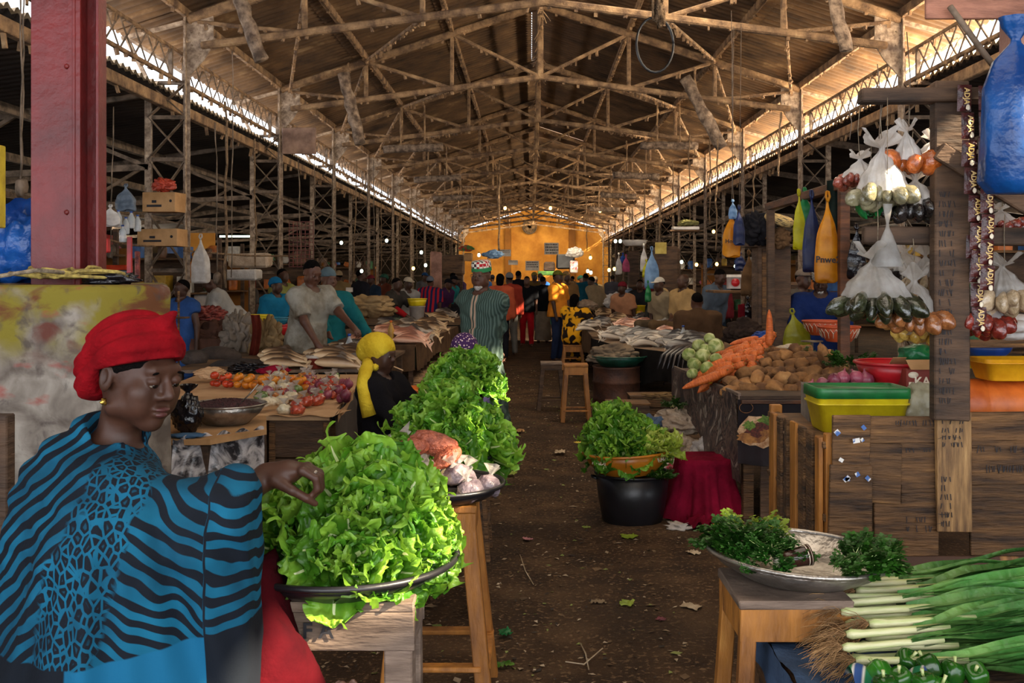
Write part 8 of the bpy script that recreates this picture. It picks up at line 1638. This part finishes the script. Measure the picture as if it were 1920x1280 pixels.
# bulbs and a tube lamp
m_warm = M('lit_warm_bulb', 'ffc36a', 'ffb04c', emit=14, bump=0); m_cool = M('lit_cool_bulb', 'e6f5e0', 'd4f0d4', emit=6, bump=0)
for i, (px, py, Y, wm) in enumerate(((775, 503, 27, 1), (725, 451, 24, 0), (678, 508, 20, 0), (790, 473, 30, 0), (798, 497, 30, 0), (898, 478, 38, 0), (915, 490, 36, 0), (1107, 483, 46, 1), (1142, 506, 40, 1), (1152, 504, 40, 1), (1102, 508, 44, 0), (1108, 511, 44, 0), (1170, 500, 36, 1), (1154, 452, 40, 0), (1163, 452, 40, 0), (1344, 495, 17, 1), (1306, 496, 19, 1), (1278, 491, 22, 0), (1338, 434, 22, 1), (1379, 499, 15, 0), (440, 508, 22, 0), (640, 455, 26, 0), (1240, 500, 26, 1), (1125, 395, 50, 1), (947, 390, 48, 1), (1032, 390, 50, 1))):
    r = .0016 * Y; mb = MB(); blob(mb, (0, 0, 0), (r, r, r * 1.2), 0, 1, 2); mb.lathe([(r * .4, r), (r * .4, r * 2), (.001, r * 2)], n=8, m=1); tag(mb.build('light_bulb', [m_warm if wm else m_cool, m_dark], None, at(px, py, Y)), '%s bulb glowing over the %s stalls, %s from the photographer' % ('warm' if wm else 'cool white', 'left' if px < 860 else 'middle' if px < 1120 else 'right', (ORD + ORD)[i % 14]), 'light bulb', 'lit bulbs among the stalls')
mb = MB(); mb.tube([at(412, 443, 19), at(468, 443, 19)], .018, 8); tag(mb.build('tube_lamp', m_cool), 'greenish white tube lamp in the left aisle', 'tube lamp')
# rows of stalls along both aisles, each with its shelf of goods
random.seed(111)
gm = [G_(a, b, c) for a, b, c in (('goods_red', 'b02c28', '7a1c1c'), ('goods_yellow', 'c9a03a', '94741f'), ('goods_blue', '2f5f9c', '1c3c6c'), ('goods_white', 'cfc8be', '9c958b'), ('goods_green', '3c7a4c', '224c2c'), ('goods_orange', 'c9702c', '8c4a1a'), ('goods_pink', 'b5607c', '7c3c54'), ('goods_brown', '6e4c34', '422c1e'))]; gn = ('red', 'yellow', 'blue', 'white', 'green', 'orange', 'pink', 'brown')
for s, side, x0, spots in ((-1, 'left', -5.6, (10.6, 13.2, 16, 19, 22.5, 26, 30, 35)), (1, 'right', 5.5, (11.5, 14.5, 18, 22, 26, 31, 36))):
    for j, y in enumerate(spots):
        x = x0 + s * (.3 + .5 * (j % 2)); t = thing('stall_rack', '%s rack of goods from the photographer in the %s aisle' % (ORD[j], side), 'rack', (x, y, 0))
        for dx in (-1, 1):
            mb = MB(); mb.box((dx * .9, 0, 1.15), (.06, .06, 2.3)); mb.build('upright', m_woodd, t)
        for z in (.8, 1.4, 1.95): mb = MB(); mb.box((0, 0, z), (1.9, .4, .03), b=.004); mb.build('shelf', m_woodb, t)
        mb = MB(); mb.box((0, .22, 1.4), (1.9, .02, 1.3)); mb.build('back_board', M('ochre_plaster') if False else (m_wallb if j % 2 else m_woodd), t)
        for z in (.815, 1.415, 1.965):
            for k in range(5):
                q = random.randrange(8); r = U(.07, .15); mb = MB(); typ = random.randrange(3); X = x - .75 + k * .37
                if typ == 0: mb.box((0, 0, r), (r * 1.7, .24, r * 2), (0, 0, U(-.2, .2)), b=.006, jit=.004); w_ = 'box'
                elif typ == 1: blob(mb, (0, 0, r * .9), (r, r * .8, r), .25, 2, 2, seed=k * 3 + j, crease=.3); w_ = 'bundle'
                else: mb.lathe([(.001, 0), (r * .7, 0), (r * .8, r * .2), (r * .8, r * 1.8), (r * .5, r * 2.1), (.001, r * 2.1)], n=12); w_ = 'jar'
                tag(mb.build('goods_' + w_, gm[q], None, (X, y - .02, z)), '%s %s on the %s shelf of the %s rack in the %s aisle' % (gn[q], w_, {.815: 'lower', 1.415: 'middle', 1.965: 'upper'}[z], ORD[j], side), w_, 'goods on the %s aisle racks' % side)
